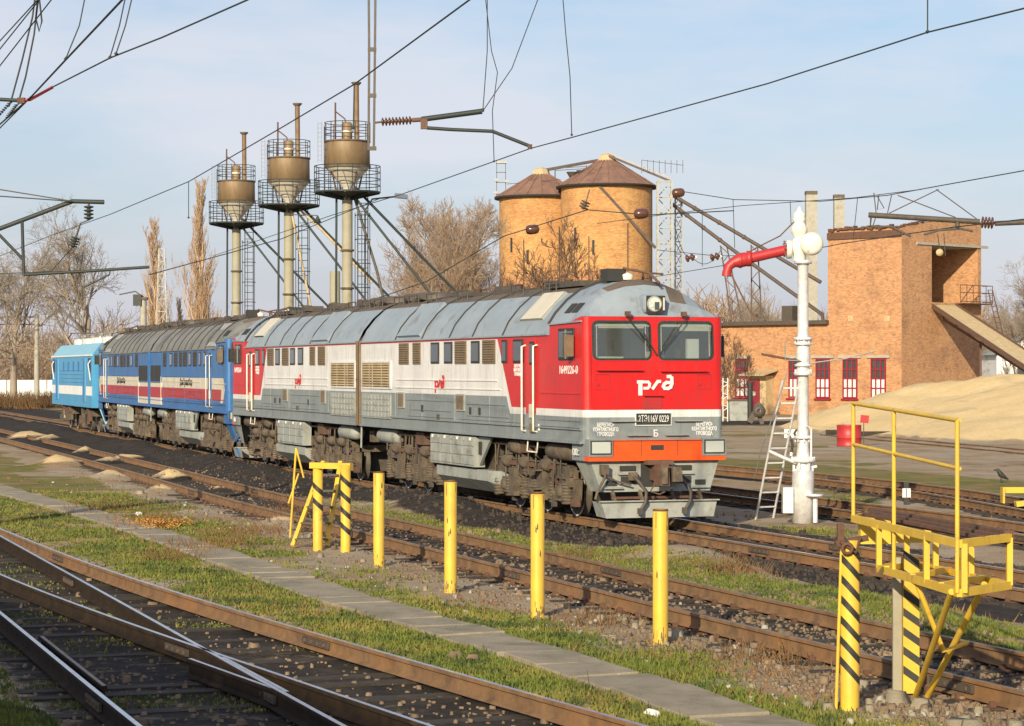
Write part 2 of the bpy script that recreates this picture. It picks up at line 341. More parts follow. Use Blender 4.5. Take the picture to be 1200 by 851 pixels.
def vnoise(x, y, s, seed=0):
    """smooth value noise in numpy"""
    x = np.asarray(x) / s + 100 + seed * 17.3; y = np.asarray(y) / s + 100 + seed * 7.7
    xi, yi = np.floor(x), np.floor(y); fx, fy = x - xi, y - yi; fx = fx * fx * (3 - 2 * fx); fy = fy * fy * (3 - 2 * fy)
    h = lambda a, b: (np.abs(np.sin(a * 127.1 + b * 311.7 + seed) * 43758.5453)) % 1
    return (h(xi, yi) * (1 - fx) + h(xi + 1, yi) * fx) * (1 - fy) + (h(xi, yi + 1) * (1 - fx) + h(xi + 1, yi + 1) * fx) * fy
def fbm(x, y, s, seed=0): return (vnoise(x, y, s, seed) + .5 * vnoise(x, y, s / 2.1, seed + 1) + .25 * vnoise(x, y, s / 4.3, seed + 2)) / 1.75
def sst(a, b, x): t = np.clip((x - a) / (b - a), 0, 1); return t * t * (3 - 2 * t)
def sand_h(x, y):
    # the big sand pile: a long ridge running off to the right
    ox, oy = 16.0, 139.0; ax, ay = .87, -.49; u = (x - ox) * ax + (y - oy) * ay; v = (x - ox) * -ay + (y - oy) * ax      # v>0 behind the crest
    h = 3.75 * (1 - np.exp(-np.clip(u, 0, None) / 7.5)) * sst(-.5, 1.5, u) * sst(62, 40, u)
    wf = 5 + 19 * np.clip(u / 18, 0, 1); wb = 4 + 9 * np.clip(u / 14, 0, 1)
    q = np.clip(1 - np.abs(v) / np.where(v < 0, wf, wb), 0, 1)
    r = h * q ** 1.0 * (1 + .22 * (fbm(x, y, 7, 3) - .5)); return np.maximum(0, r + (.60 * (fbm(x, y, 3.6, 9) - .5) + .22 * np.abs(fbm(x, y, 1.7, 19) - .5)) * sst(.05, .6, r))
def ground(x, y):
    x = np.asarray(x, float); y = np.asarray(y, float)
    dt, st = D_T(x, y); db, sb = D_B(x, y); de, _ = D_E(x, y); df, _ = D_F(x, y); dc, scn = D_C(x, y); dd, sd = D_D(x, y); dp, _ = D_P(x, y)
    base = .2 * sst(2.4, 3.6, st)
    rough = .06 * (fbm(x, y, 1.6, 5) - .5) + .05 * (fbm(x, y, .6, 8) - .5)
    flat = sst(1.1, 1.9, np.minimum(np.minimum(dt, db), np.minimum(de, df))) * sst(1.3, 1.9, np.minimum(dc, dd)) * sst(.42, .75, dp)
    z = base + rough * flat
    z = z - .052 * sst(1.45, 1.2, np.minimum(np.minimum(dt, db), np.minimum(np.minimum(de, df), np.minimum(dc, dd)))) * (1 - .5 * fbm(x, y, 1.1, 61))
    heap = .46 * np.exp(-((st - 2.65) / .85) ** 2) * (.15 + 1.3 * fbm(x, y, 3.0, 2)) * sst(44, 54, y) + .16 * (fbm(x, y, 1.3, 77) - .4) * np.exp(-((st - 3.0) / 1.3) ** 2)      # cinder bank beside the train
    heap += .28 * np.exp(-((st - 3.2) / .8) ** 2) * np.exp(-((y - 39.3) / 1.5) ** 2)
    # little sandy heaps beside the old track
    hs = np.zeros_like(z)
    for (px, py, r, h) in ((130, 557, .7, .33), (68, 541, 1.0, .45), (125, 539, .6, .38), (148, 536, .55, .42), (98, 528, .6, .42), (56, 515, .8, .5), (30, 511, 1.1, .5), (200, 557, .7, .42), (190, 572, .5, .3), (330, 608, .55, .25), (255, 570, .4, .2), (228, 592, .8, .12)):
        c = at(px, py, .3); hs = np.maximum(hs, h * .8 * np.clip(1.15 - np.sqrt((x - c.x) ** 2 + ((y - c.y) / 1.5) ** 2) / (r * .95) * (.8 + .5 * fbm(x, y, .7, 5)), 0, 1))
    z = z + heap + hs + sand_h(x, y)
    return z, dict(dt=dt, st=st, db=db, sb=sb, de=de, df=df, dc=dc, sc=scn, dd=dd, sd=sd, dp=dp, hs=hs)
def gz(x, y): return float(ground(np.array([x]), np.array([y]))[0][0])
def zones(x, y, z, g):
    n1, n2, n3 = fbm(x, y, 3.2, 11), fbm(x, y, 1.0, 12), fbm(x, y, 7.5, 14)
    near = g['sb'] > 0                                           # camera side of the old track
    grass = np.where(near, sst(1.8, 2.8, g['db'] + (n1 - .5) * 2.0), 0); grass = grass * (1 - .8 * near * sst(.60, .70, fbm(x, y, 1.9, 91)))
    grass *= sst(1.05, 1.7, g['dc'] + (n1 - .5) * .8) * sst(1.05, 1.5, g['dd']) * sst(.40, .52, g['dp'])
    mid = (g['sb'] < 0) & (g['st'] > 0)                          # between old track and train
    grass = np.where(mid, sst(3.0, 4.0, g['st'] + (n1 - .5) * 2.2) * sst(.9, 1.4, g['db']) * sst(64, 46, y) * .8, grass)
    far = g['st'] < 0
    grass = np.where(far, np.maximum(.75 * sst(1.9, 2.3, g['dt']) * sst(1.7, 2.2, g['de']) * sst(.5, .68, n1) * (x < 14), np.exp(-((g['df'] - 4.2) / 2.3) ** 2) * (g['st'] < -12) * sst(.2, .5, n1 + .15)) , grass)
    grass = np.where(y > 135, .55 * sst(.3, .6, n3), grass)
    coal = sst(2.9, 2.1, g['dt'] + (n2 - .5) * .8)
    coal = np.maximum(coal, mid * sst(4.2, 3.4, g['st'] + (n1 - .5) * 1.6) * sst(38, 46, y)); coal = np.maximum(coal, mid * sst(54, 62, y) * .95)
    coal = np.maximum(coal, sst(1.7, 1.0, g['de'] + (n2 - .5)) * .9); coal = np.maximum(coal, sst(1.7, 1.0, g['df'] + (n2 - .5)) * .8)
    coal = np.maximum(coal, sst(1.15, .7, g['db'] + (n2 - .5) * .6) * .85)
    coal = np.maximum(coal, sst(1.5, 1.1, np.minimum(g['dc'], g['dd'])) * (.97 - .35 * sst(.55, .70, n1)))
    coal = np.maximum(coal, far * sst(-8, -10, g['sb']) * np.exp(-((y - 150) / 9) ** 2) * (x < 24) * .8)
    sand = np.clip(sst(.03, .3, sand_h(x, y)) + sst(.05, .18, g['hs']) * .72, 0, 1); sand = np.maximum(sand, .35 * far * (g['df'] > 8) * sst(.45, .65, n3) * (y < 200))
    coal = coal * (1 - sst(.05, .2, g['hs']))
    return np.clip(grass, 0, 1), np.clip(coal, 0, 1), sand
def axis(segs):
    o = []
    for a, b, s in segs: o += list(np.arange(a, b, s))
    return np.array(sorted(set(np.round(o, 3))))
gx = axis([(-2500, -300, 200), (-300, -80, 20), (-80, -30, 2.5), (-30, -12, .5), (-12, 10, .22), (10, 22, .4), (22, 62, .8), (62, 100, 4), (100, 300, 20), (300, 2600, 200)])
gy = axis([(-300, 0, 50), (0, 15, 3), (15, 42, .22), (42, 62, .35), (62, 100, .55), (100, 165, 1.1), (165, 320, 8), (320, 3600, 160)])
X, Y = np.meshgrid(gx, gy); zf, gf = ground(X.ravel(), Y.ravel()); gr_, co_, sa_ = zones(X.ravel(), Y.ravel(), zf, gf)
nx, ny = len(gx), len(gy); ii = np.arange(nx * ny).reshape(ny, nx)
faces = np.stack([ii[:-1, :-1], ii[:-1, 1:], ii[1:, 1:], ii[1:, :-1]], -1).reshape(-1, 4)
me = bpy.data.meshes.new('ground'); me.vertices.add(nx * ny); me.vertices.foreach_set('co', np.stack([X.ravel(), Y.ravel(), zf], -1).ravel())
me.loops.add(len(faces) * 4); me.loops.foreach_set('vertex_index', faces.ravel()); me.polygons.add(len(faces))
me.polygons.foreach_set('loop_start', np.arange(0, len(faces) * 4, 4)); me.polygons.foreach_set('loop_total', np.full(len(faces), 4)); me.update(calc_edges=True)
me.polygons.foreach_set('use_smooth', np.ones(len(faces), bool))
at_ = me.color_attributes.new('cover', 'FLOAT_COLOR', 'POINT'); at_.data.foreach_set('color', np.stack([gr_, co_, sa_, np.ones_like(sa_)], -1).ravel())
def ground_mat():
    m = bpy.data.materials.new('yard_ground'); m.use_nodes = True; n = m.node_tree; b = n.nodes['Principled BSDF']; b.inputs['Roughness'].default_value = .95; b.inputs['Specular IOR Level'].default_value = .2
    a = n.nodes.new('ShaderNodeVertexColor'); a.layer_name = 'cover'; s = n.nodes.new('ShaderNodeSeparateColor'); n.links.new(a.outputs[0], s.inputs[0])
    t = n.nodes.new('ShaderNodeTexCoord')
    def nz(sc_, d=8, o=0):
        mp_ = n.nodes.new('ShaderNodeMapping'); mp_.inputs['Location'].default_value = (o, o, 0); x = n.nodes.new('ShaderNodeTexNoise'); x.inputs['Scale'].default_value = sc_; x.inputs['Detail'].default_value = d; x.inputs['Roughness'].default_value = .68
        n.links.new(t.outputs['Object'], mp_.inputs[0]); n.links.new(mp_.outputs[0], x.inputs[0]); return x.outputs[0]
    def mr_(src, lo, hi, a_=0, b_=1):
        r = n.nodes.new('ShaderNodeMapRange'); r.inputs[1].default_value = lo; r.inputs[2].default_value = hi; r.inputs[3].default_value = a_; r.inputs[4].default_value = b_; n.links.new(src, r.inputs[0]); return r.outputs[0]
    def mix(f, c1, c2):
        k = n.nodes.new('ShaderNodeMix'); k.data_type = 'RGBA'; n.links.new(f, k.inputs[0])
        for q, i in ((c1, 6), (c2, 7)):
            if isinstance(q, tuple): k.inputs[i].default_value = (*q, 1)
            else: n.links.new(q, k.inputs[i])
        return k.outputs[2]
    def edge(mask, noise, amt, lo=.4, hi=.6):
        ad = n.nodes.new('ShaderNodeMath'); ad.operation = 'ADD'; sb_ = n.nodes.new('ShaderNodeMath'); sb_.operation = 'MULTIPLY_ADD'; sb_.inputs[1].default_value = amt; sb_.inputs[2].default_value = -amt / 2
        n.links.new(noise, sb_.inputs[0]); n.links.new(mask, ad.inputs[0]); n.links.new(sb_.outputs[0], ad.inputs[1]); return mr_(ad.outputs[0], lo, hi)
    dirt = mix(mr_(nz(.8), .35, .65), (.40, .285, .165), (.25, .17, .095)); dirt = mix(mr_(nz(9, 5, 3), .55, .72), dirt, (.40, .32, .22))
    dirt = mix(mr_(nz(.33, 5, 31), .42, .6), dirt, (.38, .32, .24))
    green = mix(mr_(nz(1.1, 8, 5), .42, .62), (.125, .135, .024), (.24, .19, .065)); green = mix(mr_(nz(14, 4, 9), .5, .72), green, (.26, .22, .085)); green = mix(mr_(nz(.45, 6, 19), .50, .62), green, (.26, .18, .085)); green = mix(mr_(nz(.9, 6, 43), .62, .69), green, (.09, .065, .04))
    coal = mix(mr_(nz(3, 8, 1), .35, .7), (.018, .016, .014), (.065, .052, .042)); coal = mix(mr_(nz(16, 4, 2), .62, .72), coal, (.15, .12, .09))
    sand = mix(mr_(nz(.7, 6, 4), .35, .7), (.78, .59, .31), (.66, .49, .25)); sand = mix(mr_(nz(5, 8, 6), .55, .75), sand, (.46, .34, .19)); sand = mix(mr_(nz(.25, 6, 66), .56, .66), sand, (.52, .42, .27))
    c = mix(edge(s.outputs[0], nz(2.3, 8, 21), .9), dirt, green); c = mix(edge(s.outputs[1], nz(3.1, 8, 22), .7), c, coal); c = mix(edge(s.outputs[2], nz(1.9, 8, 23), .5), c, sand)
    n.links.new(c, b.inputs['Base Color'])
    bp = n.nodes.new('ShaderNodeBump'); bp.inputs['Strength'].default_value = .8; bp.inputs['Distance'].default_value = .05; n.links.new(nz(11, 8, 2), bp.inputs['Height']); n.links.new(bp.outputs[0], b.inputs['Normal'])
    return m
me.materials.append(ground_mat()); og = bpy.data.objects.new('ground', me); COL.objects.link(og); tag(og, kind='structure')
# ---------------------------------------------------------------- tracks
RAILP = [(-.066, -.18), (.066, -.18), (.066, -.168), (.012, -.145), (.010, -.05), (.036, -.036), (.036, -.005), (.024, 0), (-.024, 0), (-.036, -.005), (-.036, -.036), (-.010, -.05), (-.012, -.145), (-.066, -.168)]
def sweep(mb, P, sh=1.0, top='railtop', side='railside'):
    n = len(RAILP); vs = []
    for i, p in enumerate(P):
        t = (P[min(i + 1, len(P) - 1)] - P[max(i - 1, 0)]); t.z = 0; t.normalize(); r = Vector((t.y, -t.x, 0))
        for (a, h) in RAILP: vs.append(p + r * a * sh + Vector((0, 0, h)))
    ft, fs = [], []
    for i in range(len(P) - 1):
        for k in range(n):
            q = (i * n + k, i * n + (k + 1) % n, (i + 1) * n + (k + 1) % n, (i + 1) * n + k); (ft if k == 7 else fs).append(q)
    fs += [list(range(n)), list(range((len(P) - 1) * n, len(P) * n))]
    mb.add(vs, fs, side); mb.add(vs, ft, top)
def crop(P, y0, y1): return [p for p in P if y0 <= p.y <= y1]
def rails(parent, P, top='railtop', offs=(-GA, GA), side='railside', joints=True):
    for o_ in offs:
        Q = offset(P, o_); mb = MB(); sweep(mb, Q, top=top, side=side); r = mb.build('rail', parent)
        if joints:
            for i in range(8, len(Q) - 3, 12):
                if not (15 < Q[i].y < 75): continue
                a, b = Q[i] + Vector((0, 0, -.095)), Q[i + 1] + Vector((0, 0, -.095)); d = (b - a).normalized(); q = a + d * .8; s_ = Vector((d.y, -d.x, 0)) * .034
                for sg in (-1, 1):
                    mb = MB(); mb.bar(a + s_ * sg, q + s_ * sg, .03, .075, 'iron')
                    for k in range(4): c = a + d * (.1 + .2 * k) + s_ * sg * 1.35; mb.box(c, (.035, .035, .035), 'rust')
                    mb.build('fishplate', r)
def sleepers(parent, P, zr, width=2.7, pitch=.62, ymax=75, ymin=10, mx_=100, wob=.03):
    acc = 0; n = 0; fr = random.Random(3); cand = []
    for i in range(len(P) - 1, 0, -1):
        a, b = P[i], P[i - 1]; l = (b - a).length; t = (b - a).normalized()
        while acc < l:
            c = a + t * acc; acc += pitch
            if ymin < c.y < ymax: cand.append((c, math.atan2(t.y, t.x)))
        acc -= l
    for c, ang in cand[:mx_]:
        mb = MB(); mb.box((0, 0, 0), (.23 + fr.uniform(-.03, .02), width + fr.uniform(-.12, .12), .16), 'wood')
        for s_ in (-GA, GA):
            mb.box((0, s_, .083), (.17, .30, .016), 'rust')
            for q in (-1, 1): mb.box((.05 * q, s_ + .105 * q, .11), (.045, .06, .06), 'rust')
        mb.build('sleeper', parent, loc=(c.x, c.y, zr - .18 - .075 - .03 + fr.uniform(-wob, wob) * .5), rot=ang + fr.uniform(-wob, wob), bevel=0)
    if cand[mx_:]:
        mb = MB()
        for c, ang in cand[mx_:]: mb.box((c.x, c.y, zr - .277), (.23, width, .16), 'wood', ang)
        o = mb.build('sleeper', parent); o['kind'] = 'stuff'
def track(label, P, zr, top='railtop', slp=True, group=None, side='railside', ymax=75, ymin=10):
    t = thing('railway_track', (0, 0, 0), label, 'railway track', group); rails(t, P, top, side=side)
    if slp: sleepers(t, P, zr, ymax=ymax, ymin=ymin)
    return t
track('railway track that carries the red, blue and pale blue locomotives', T_TRAIN, .2, 'railtop', ymax=49)
track('rusty old railway track between the row of yellow posts and the locomotives', T_B, ZB, 'railworn', ymax=80)
track('railway track just behind the silver water crane', T_E, .2, 'railtop', ymax=72, ymin=20)
track('farther railway track behind the water crane, next to the grass strip', T_F, .2, 'railtop', ymax=72, ymin=20)
track('faint sunken narrow track in the dirt at the foot of the sand pile', T_G, .07, 'railworn', slp=False)
# the turnout in the foreground: two tracks running into each other
tn = thing('railway_turnout', (0, 0, 0), 'railway turnout with crossing rails in the left foreground', 'railway turnout')
rails(tn, T_C, 'railtop', (-GA,)); rails(tn, T_C, 'railtop', (GA,), side='railoilshade'); rails(tn, T_D, 'railtop', side='railoilshade')
fg = at(292, 792, ZB)
tdir = (T_D[-6] - T_D[-12]).normalized(); cdir = (T_C[-8] - T_C[-16]).normalized()
mb = MB()
for dr, sg in ((tdir, -1), (cdir, 1)):
    nrm = Vector((dr.y, -dr.x, 0)); Q = [fg + dr * k * .4 + nrm * sg * .085 + Vector((0, 0, -.002)) for k in range(-4, 4)]; sweep(mb, Q, .8, side='railoilshade')
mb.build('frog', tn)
mb = MB()
Q = [p + Vector((0, 0, 0)) for p in offset(T_D, GA - .13)]; Q = [p for p in Q if 22.2 < p.y < 26.5]; sweep(mb, Q, .8, top='railworn', side='railoilshade')
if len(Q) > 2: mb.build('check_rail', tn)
mid = [(a + b) / 2 for a, b in zip(T_C[-34:], T_D[-34:])] if len(T_D) >= 34 else T_D
cnt = 0; c = at(-60, 700, ZB); e = at(560, 900, ZB)
for k in range(72):
    y = 17.5 + k * .60
    pc = min(T_C, key=lambda p: abs(p.y - y)); pdn = min(T_D, key=lambda p: abs(p.y - y)); 
    nrm = Vector((-.93, -.37, 0)); a = pc - nrm * 1.3; b = pdn + nrm * 1.3
    if (b - a).length > 5.2: 
        b = a + (b - a).normalized() * 2.9
    m_ = (a + b) / 2; l = (b - a).length; mb = MB(); mb.box((0, 0, 0), (.24, l * abs((b - a).normalized().dot(nrm)) + .1, .16), 'wood')
    mb.build('sleeper', tn, loc=(m_.x, m_.y, ZB - .285 + random.uniform(-.022, .012)), rot=math.atan2(nrm.x * -1, nrm.y) + math.pi + random.uniform(-.03, .03))
# ---------------------------------------------------------------- concrete slab path
mb = MB(); i = 0; acc = 0; S_ = []
for a, b in zip(PATH[:-1], PATH[1:]):
    l = (b - a).length; t = (b - a).normalized()
    while acc < l: S_.append((a + t * acc, math.atan2(t.y, t.x))); acc += 1.0
    acc -= l
for c, ang in S_:
    if 15 < c.y < 80:
        rm = Matrix.Rotation(ang + random.uniform(-.03, .03), 3, 'Z') @ Matrix.Rotation(random.uniform(-.02, .02), 3, 'X') @ Matrix.Rotation(random.uniform(-.022, .022), 3, 'Y')
        mb.box((c.x + random.uniform(-.03, .03), c.y, .20 + random.uniform(-.012, .008)), (random.uniform(.93, .975), .80 + random.uniform(-.05, .04), .08), 'slab', rm)
tag(mb.build('path', bevel=.012), kind='structure')
# ---------------------------------------------------------------- loose stones, clinker and grass
def scatter(n, xr, yr, accept, seed):
    rg = np.random.RandomState(seed); y = 1 / rg.uniform(1 / yr[1], 1 / yr[0], n) if yr[0] > 0 else rg.uniform(*yr, n)
    x = (rg.uniform(xr[0], xr[1], n) - 600) / FPX * y; z, g = ground(x, y); gr, co, sa = zones(x, y, z, g); k = accept(x, y, z, g, gr, co, sa, rg); return x[k], y[k], z[k], rg
def stones(name, n, yr, accept, seed, size, matn, label=None):
    x, y, z, rg = scatter(n, (-150, 1350), yr, accept, seed); k = len(x)
    base = np.array([(-1, -1, -1), (1, -1, -1), (1, 1, -1), (-1, 1, -1), (-.7, -.7, .8), (.7, -.7, .8), (.7, .7, .8), (-.7, .7, .8)]) * .5
    s = size * rg.lognormal(0, .45, k); v = base[None] * (1 + rg.uniform(-.35, .35, (k, 8, 3))) * s[:, None, None] * rg.uniform(.6, 1.3, (k, 1, 3)); a = rg.uniform(0, 6.28, k)
    vx = v[..., 0] * np.cos(a)[:, None] - v[..., 1] * np.sin(a)[:, None]; vy = v[..., 0] * np.sin(a)[:, None] + v[..., 1] * np.cos(a)[:, None]
    V = np.stack([vx + x[:, None], vy + y[:, None], v[..., 2] + z[:, None] + s[:, None] * .15], -1).reshape(-1, 3)
    F = np.array([(4, 5, 6, 7), (0, 1, 5, 4), (1, 2, 6, 5), (2, 3, 7, 6), (3, 0, 4, 7)])[None] + (np.arange(k) * 8)[:, None, None]
    me = bpy.data.meshes.new(name); me.vertices.add(len(V)); me.vertices.foreach_set('co', V.ravel()); F = F.reshape(-1, 4); me.loops.add(F.size); me.loops.foreach_set('vertex_index', F.ravel()); me.polygons.add(len(F)); me.polygons.foreach_set('loop_start', np.arange(0, F.size, 4)); me.polygons.foreach_set('loop_total', np.full(len(F), 4)); me.update(calc_edges=True)
    me.materials.append(M[matn]); o = bpy.data.objects.new(name, me); COL.objects.link(o); tag(o, label, None, None, 'stuff'); return o
stones('gravel', 120000, (17, 75), lambda x, y, z, g, gr, co, sa, rg: ((g['db'] < 2.3) & (rg.rand(len(x)) < .55 - .1 * (g['sb'] > .8))) | ((np.minimum(g['dc'], g['dd']) < 1.5) & (rg.rand(len(x)) < .05)) | ((g['dp'] > .5) & (rg.rand(len(x)) < .006)), 3, .030, 'stone', 'loose stones along the old track')
stones('clinker', 26000, (34, 85), lambda x, y, z, g, gr, co, sa, rg: (co > .5) & (g['dt'] < 4.2) & (rg.rand(len(x)) < .8), 4, .05, 'clinker', 'black clinker along the locomotives')
def grass(name, n, yr, accept, seed, h0, matn, label, wd=.012, lean=.55):
    x, y, z, rg = scatter(n, (-60, 1260), yr, accept, seed); k = len(x); nb = 4
    x = np.repeat(x, nb) + rg.normal(0, .035, k * nb); y = np.repeat(y, nb) + rg.normal(0, .035, k * nb); z = np.repeat(z, nb) - .01; K = k * nb
    h = h0 * rg.lognormal(0, .4, K); a = rg.uniform(0, 6.28, K); b = rg.uniform(0, 6.28, K); ln = h * rg.uniform(.1, lean, K); wv = wd * (1 + y / 45)
    p0 = np.stack([x - np.cos(a) * wv, y - np.sin(a) * wv, z], -1); p1 = np.stack([x + np.cos(a) * wv, y + np.sin(a) * wv, z], -1); p2 = np.stack([x + np.cos(b) * ln, y + np.sin(b) * ln, z + h], -1)
    V = np.stack([p0, p1, p2], 1).reshape(-1, 3); F = np.arange(K * 3)
    me = bpy.data.meshes.new(name); me.vertices.add(len(V)); me.vertices.foreach_set('co', V.ravel()); me.loops.add(len(F)); me.loops.foreach_set('vertex_index', F); me.polygons.add(K); me.polygons.foreach_set('loop_start', np.arange(0, K * 3, 3)); me.polygons.foreach_set('loop_total', np.full(K, 3)); me.update(calc_edges=True)
    me.materials.append(M[matn]); o = bpy.data.objects.new(name, me); COL.objects.link(o); tag(o, label, None, None, 'stuff')
grass('grass', 230000, (17, 62), lambda x, y, z, g, gr, co, sa, rg: (gr * (.3 + .9 * fbm(x, y, 1.3, 31)) > rg.rand(len(x)) * .8) & (co < .4) & (g['dp'] > .36 + .12 * rg.rand(len(x))) & (x < 9), 5, .034, 'grass', 'short green grass on the strips between the tracks')
grass('dry_weeds', 20000, (17, 70), lambda x, y, z, g, gr, co, sa, rg: (fbm(x, y, 2.2, 41) > .60) & (g['dp'] > .5) & (co < .5) & (rg.rand(len(x)) < .5), 6, .055, 'dry', 'dry brown weeds and stalks in the grass', .008, 1.0)
grass('weeds', 24000, (17, 40), lambda x, y, z, g, gr, co, sa, rg: (np.minimum(g['dc'], g['dd']) < 1.2) & (fbm(x, y, 1.4, 51) > .58), 8, .028, 'grass', 'weeds between the foreground rails')

stones('pale_chips', 4000, (20, 70), lambda x, y, z, g, gr, co, sa, rg: (np.abs(g['sb'] - 2.2) < 1.3) & (rg.rand(len(x)) < .35) | (g['db'] < 1.4) & (rg.rand(len(x)) < .08), 13, .032, 'conc', 'pale chips and lumps of ballast beside the old track')

stones('fallen_leaves', 26000, (17, 60), lambda x, y, z, g, gr, co, sa, rg: (fbm(x, y, 2.4, 71) > .50) & (g['dp'] > .3) & (co < .6) & (rg.rand(len(x)) < .3), 23, .016, 'dry', 'dead brown leaves and crumbs in the grass')

stones('pale_lumps', 2600, (20, 60), lambda x, y, z, g, gr, co, sa, rg: (np.abs(g['sb'] - 1.9) < .7) & (rg.rand(len(x)) < .5) & (fbm(x, y, 2.2, 15) > .5), 17, .075, 'slab', 'pale sleeper ends and lumps on the shoulder of the old track')

grass('joint_weeds', 9000, (17, 55), lambda x, y, z, g, gr, co, sa, rg: (g['dp'] < .45) & (fbm(x, y, .9, 33) > .60), 37, .03, 'grass', 'weeds and moss growing over the path slabs')
# ---------------------------------------------------------------- locomotives
BL = 17.3
def wheel_mesh():
    mb = MB(); mb.lathe([(.03, -.06), (.18, -.08), (.2, -.03), (.42, 0), (.44, -.05), (.525, -.05)], (0, 0, 0), 'bogie', 28, 'y')
    mb.lathe([(.525, -.05), (.525, .07), (.565, .08), (.565, .1), (0.02, .1)], (0, 0, 0), 'iron', 28, 'y')
    mb.lathe([(.495, -.053), (.522, -.053)], (0, 0, 0), 'wall_white', 28, 'y'); return mb
def bogie(parent, xc, sgn):
    """three-axle bogie; parts are sub-parts of the section"""
    b = MB()
    for s in (-1, 1):
        y = s * 1.16
        b.box((xc, y, .95), (4.75, .2, .30), 'bogie'); b.box((xc, y, .84), (2.6, .12, .14), 'bogie')
        for e in (-1, 1): b.box((xc + e * 2.33, y, .82), (.26, .2, .36), 'bogie')
        for e in (-.93, .93):
            b.box((xc + e, y + s * .1, .62), (.36, .26, .62), 'bogie'); b.box((xc + e, y - s * .04, .42), (.16, .2, .3), 'rustb')
        b.tube([(xc - 2.3, y + s * .12, 1.12), (xc + 2.3, y + s * .12, 1.12)], .025, 'bogie', 6)
        b.tube([(xc - 1.9, y + s * .1, .36), (xc + 1.9, y + s * .1, .34)], .022, 'bogie', 6)
    for e in (-2.2, 0, 2.2): b.box((xc + e, 0, .9), (.22, 2.2, .18), 'bogie')
    for e in (-1.85, 0, 1.85): b.box((xc + e + .45, 0, .62), (.8, 1.1, .75), 'iron'); 
    bo = b.build('bogie', parent)
    for e in (-1.85, 0, 1.85):
        for s in (-1, 1):
            w_ = wheel_mesh().build('wheel', bo); w_.location = (xc + e, s * .82, .525)
            if s > 0: w_.rotation_euler = (0, 0, math.pi)
            a = MB(); a.box((0, 0, 0), (.34, .26, .34), 'bogie'); a.lathe([(.001, -.2), (.09, -.2), (.145, -.13), (.15, .05)], (0, 0, 0), 'bogie', 14, 'y')
            a.box((-.33, 0, -.05), (.34, .2, .1), 'bogie'); a.box((.33, 0, -.05), (.34, .2, .1), 'bogie')
            q = a.build('axle_box', bo); q.location = (xc + e, s * 1.12, .53)
            if s > 0: q.rotation_euler = (0, 0, math.pi)
            for d in (-.40, .40):
                c = MB(); pr = []
                for k in range(7): pr += [(.10, k * .066), (.138, k * .066 + .016), (.138, k * .066 + .042), (.10, k * .066 + .058)]
                c.lathe([(.001, 0)] + pr + [(.001, .462)], (0, 0, 0), 'bogie', 12); q = c.build('coil_spring', bo); q.location = (xc + e + d, s * 1.22, .27)
    for s in (-1, 1):
        for e in (-2.5, -1.25, -.62, .62, 1.25, 2.5):
            c = MB(); c.box((0, 0, 0), (.20, .14, .58), 'bogie', Matrix.Rotation(.12 if e > 0 else -.12, 3, 'Y')); c.box((.02, s * .05, -.2), (.28, .12, .16), 'rustb'); q = c.build('brake_hanger', bo); q.location = (xc + e, s * 1.10, .52)
        for e in (-1.45, -.25, 1.15):
            c = MB(); c.lathe([(.001, -.2), (.10, -.19), (.135, -.12), (.135, .22), (.001, .24)], (0, 0, 0), 'bogie', 14, 'x'); c.box((.3, 0, -.03), (.34, .1, .1), 'rustb'); q = c.build('brake_cylinder', bo); q.location = (xc + e, s * 1.30, 1.07)
            c = MB(); c.bar((0, 0, .35), (.04, 0, -.35), .07, .10, 'bogie'); c.box((.06, 0, -.4), (.12, .1, .26), 'iron'); c.bar((0, 0, .1), (.3, 0, -.02), .05, .05, 'rustb'); q = c.build('brake_lever', bo); q.location = (xc + e + .32, s * 1.27, .72)
    rr = random.Random(int(xc * 10)); c = MB()
    for s in (-1, 1):
        c.tube([(xc - 2.5, s * 1.31, 1.44), (xc + 2.5, s * 1.31, 1.44)], .03, 'bogie', 6); c.bar((xc - 2.5, s * 1.24, .9), (xc + 2.5, s * 1.24, .9), .06, .08, 'bogie'); c.bar((xc - 2.4, s * 1.24, .55), (xc + 2.4, s * 1.24, .55), .05, .05, 'bogie')
        for k in range(13):
            x = xc + rr.uniform(-2.4, 2.4); z = rr.uniform(.5, 1.25); c.tube([(x, s * 1.31, 1.45), (x + rr.uniform(-.1, .1), s * 1.33, z), (x + rr.uniform(-.3, .3), s * 1.2, z - .15)], rr.uniform(.014, .026), rr.choice(['bogie', 'iron', 'rustb', 'bogie']), 6)
        for k in range(22): c.box((xc + rr.uniform(-2.4, 2.4), s * rr.uniform(1.18, 1.3), rr.uniform(.35, 1.3)), (rr.uniform(.06, .28), .1, rr.uniform(.06, .24)), rr.choice(['bogie', 'bogie', 'rustb', 'iron']), Matrix.Rotation(rr.uniform(-.5, .5), 3, 'Y'))
    c.build('brake_rigging', bo)
    return bo
def roof_profile(top=True):
    return [(-1.54, 3.85), (-1.50, 3.93), (-1.38, 4.18), (-1.12, 4.50), (-.82, 4.76), (-.45, 4.93), (0, 5.0), (.45, 4.93), (.82, 4.76), (1.12, 4.50), (1.38, 4.18), (1.50, 3.93), (1.54, 3.85)]
def cab_profile():
    return [(-1.54, 4.06), (-1.50, 4.12), (-1.38, 4.30), (-1.12, 4.58), (-.82, 4.80), (-.45, 4.94), (0, 5.0), (.45, 4.94), (.82, 4.80), (1.12, 4.58), (1.38, 4.30), (1.50, 4.12), (1.54, 4.06)]
def loft(mb, rings, mfun, smooth=True):
    n = len(rings[0])
    for i in range(len(rings) - 1):
        for k in range(n - 1):
            mb.add([rings[i][k], rings[i][k + 1], rings[i + 1][k + 1], rings[i + 1][k]], [(0, 1, 2, 3)], mfun(i, k), False)
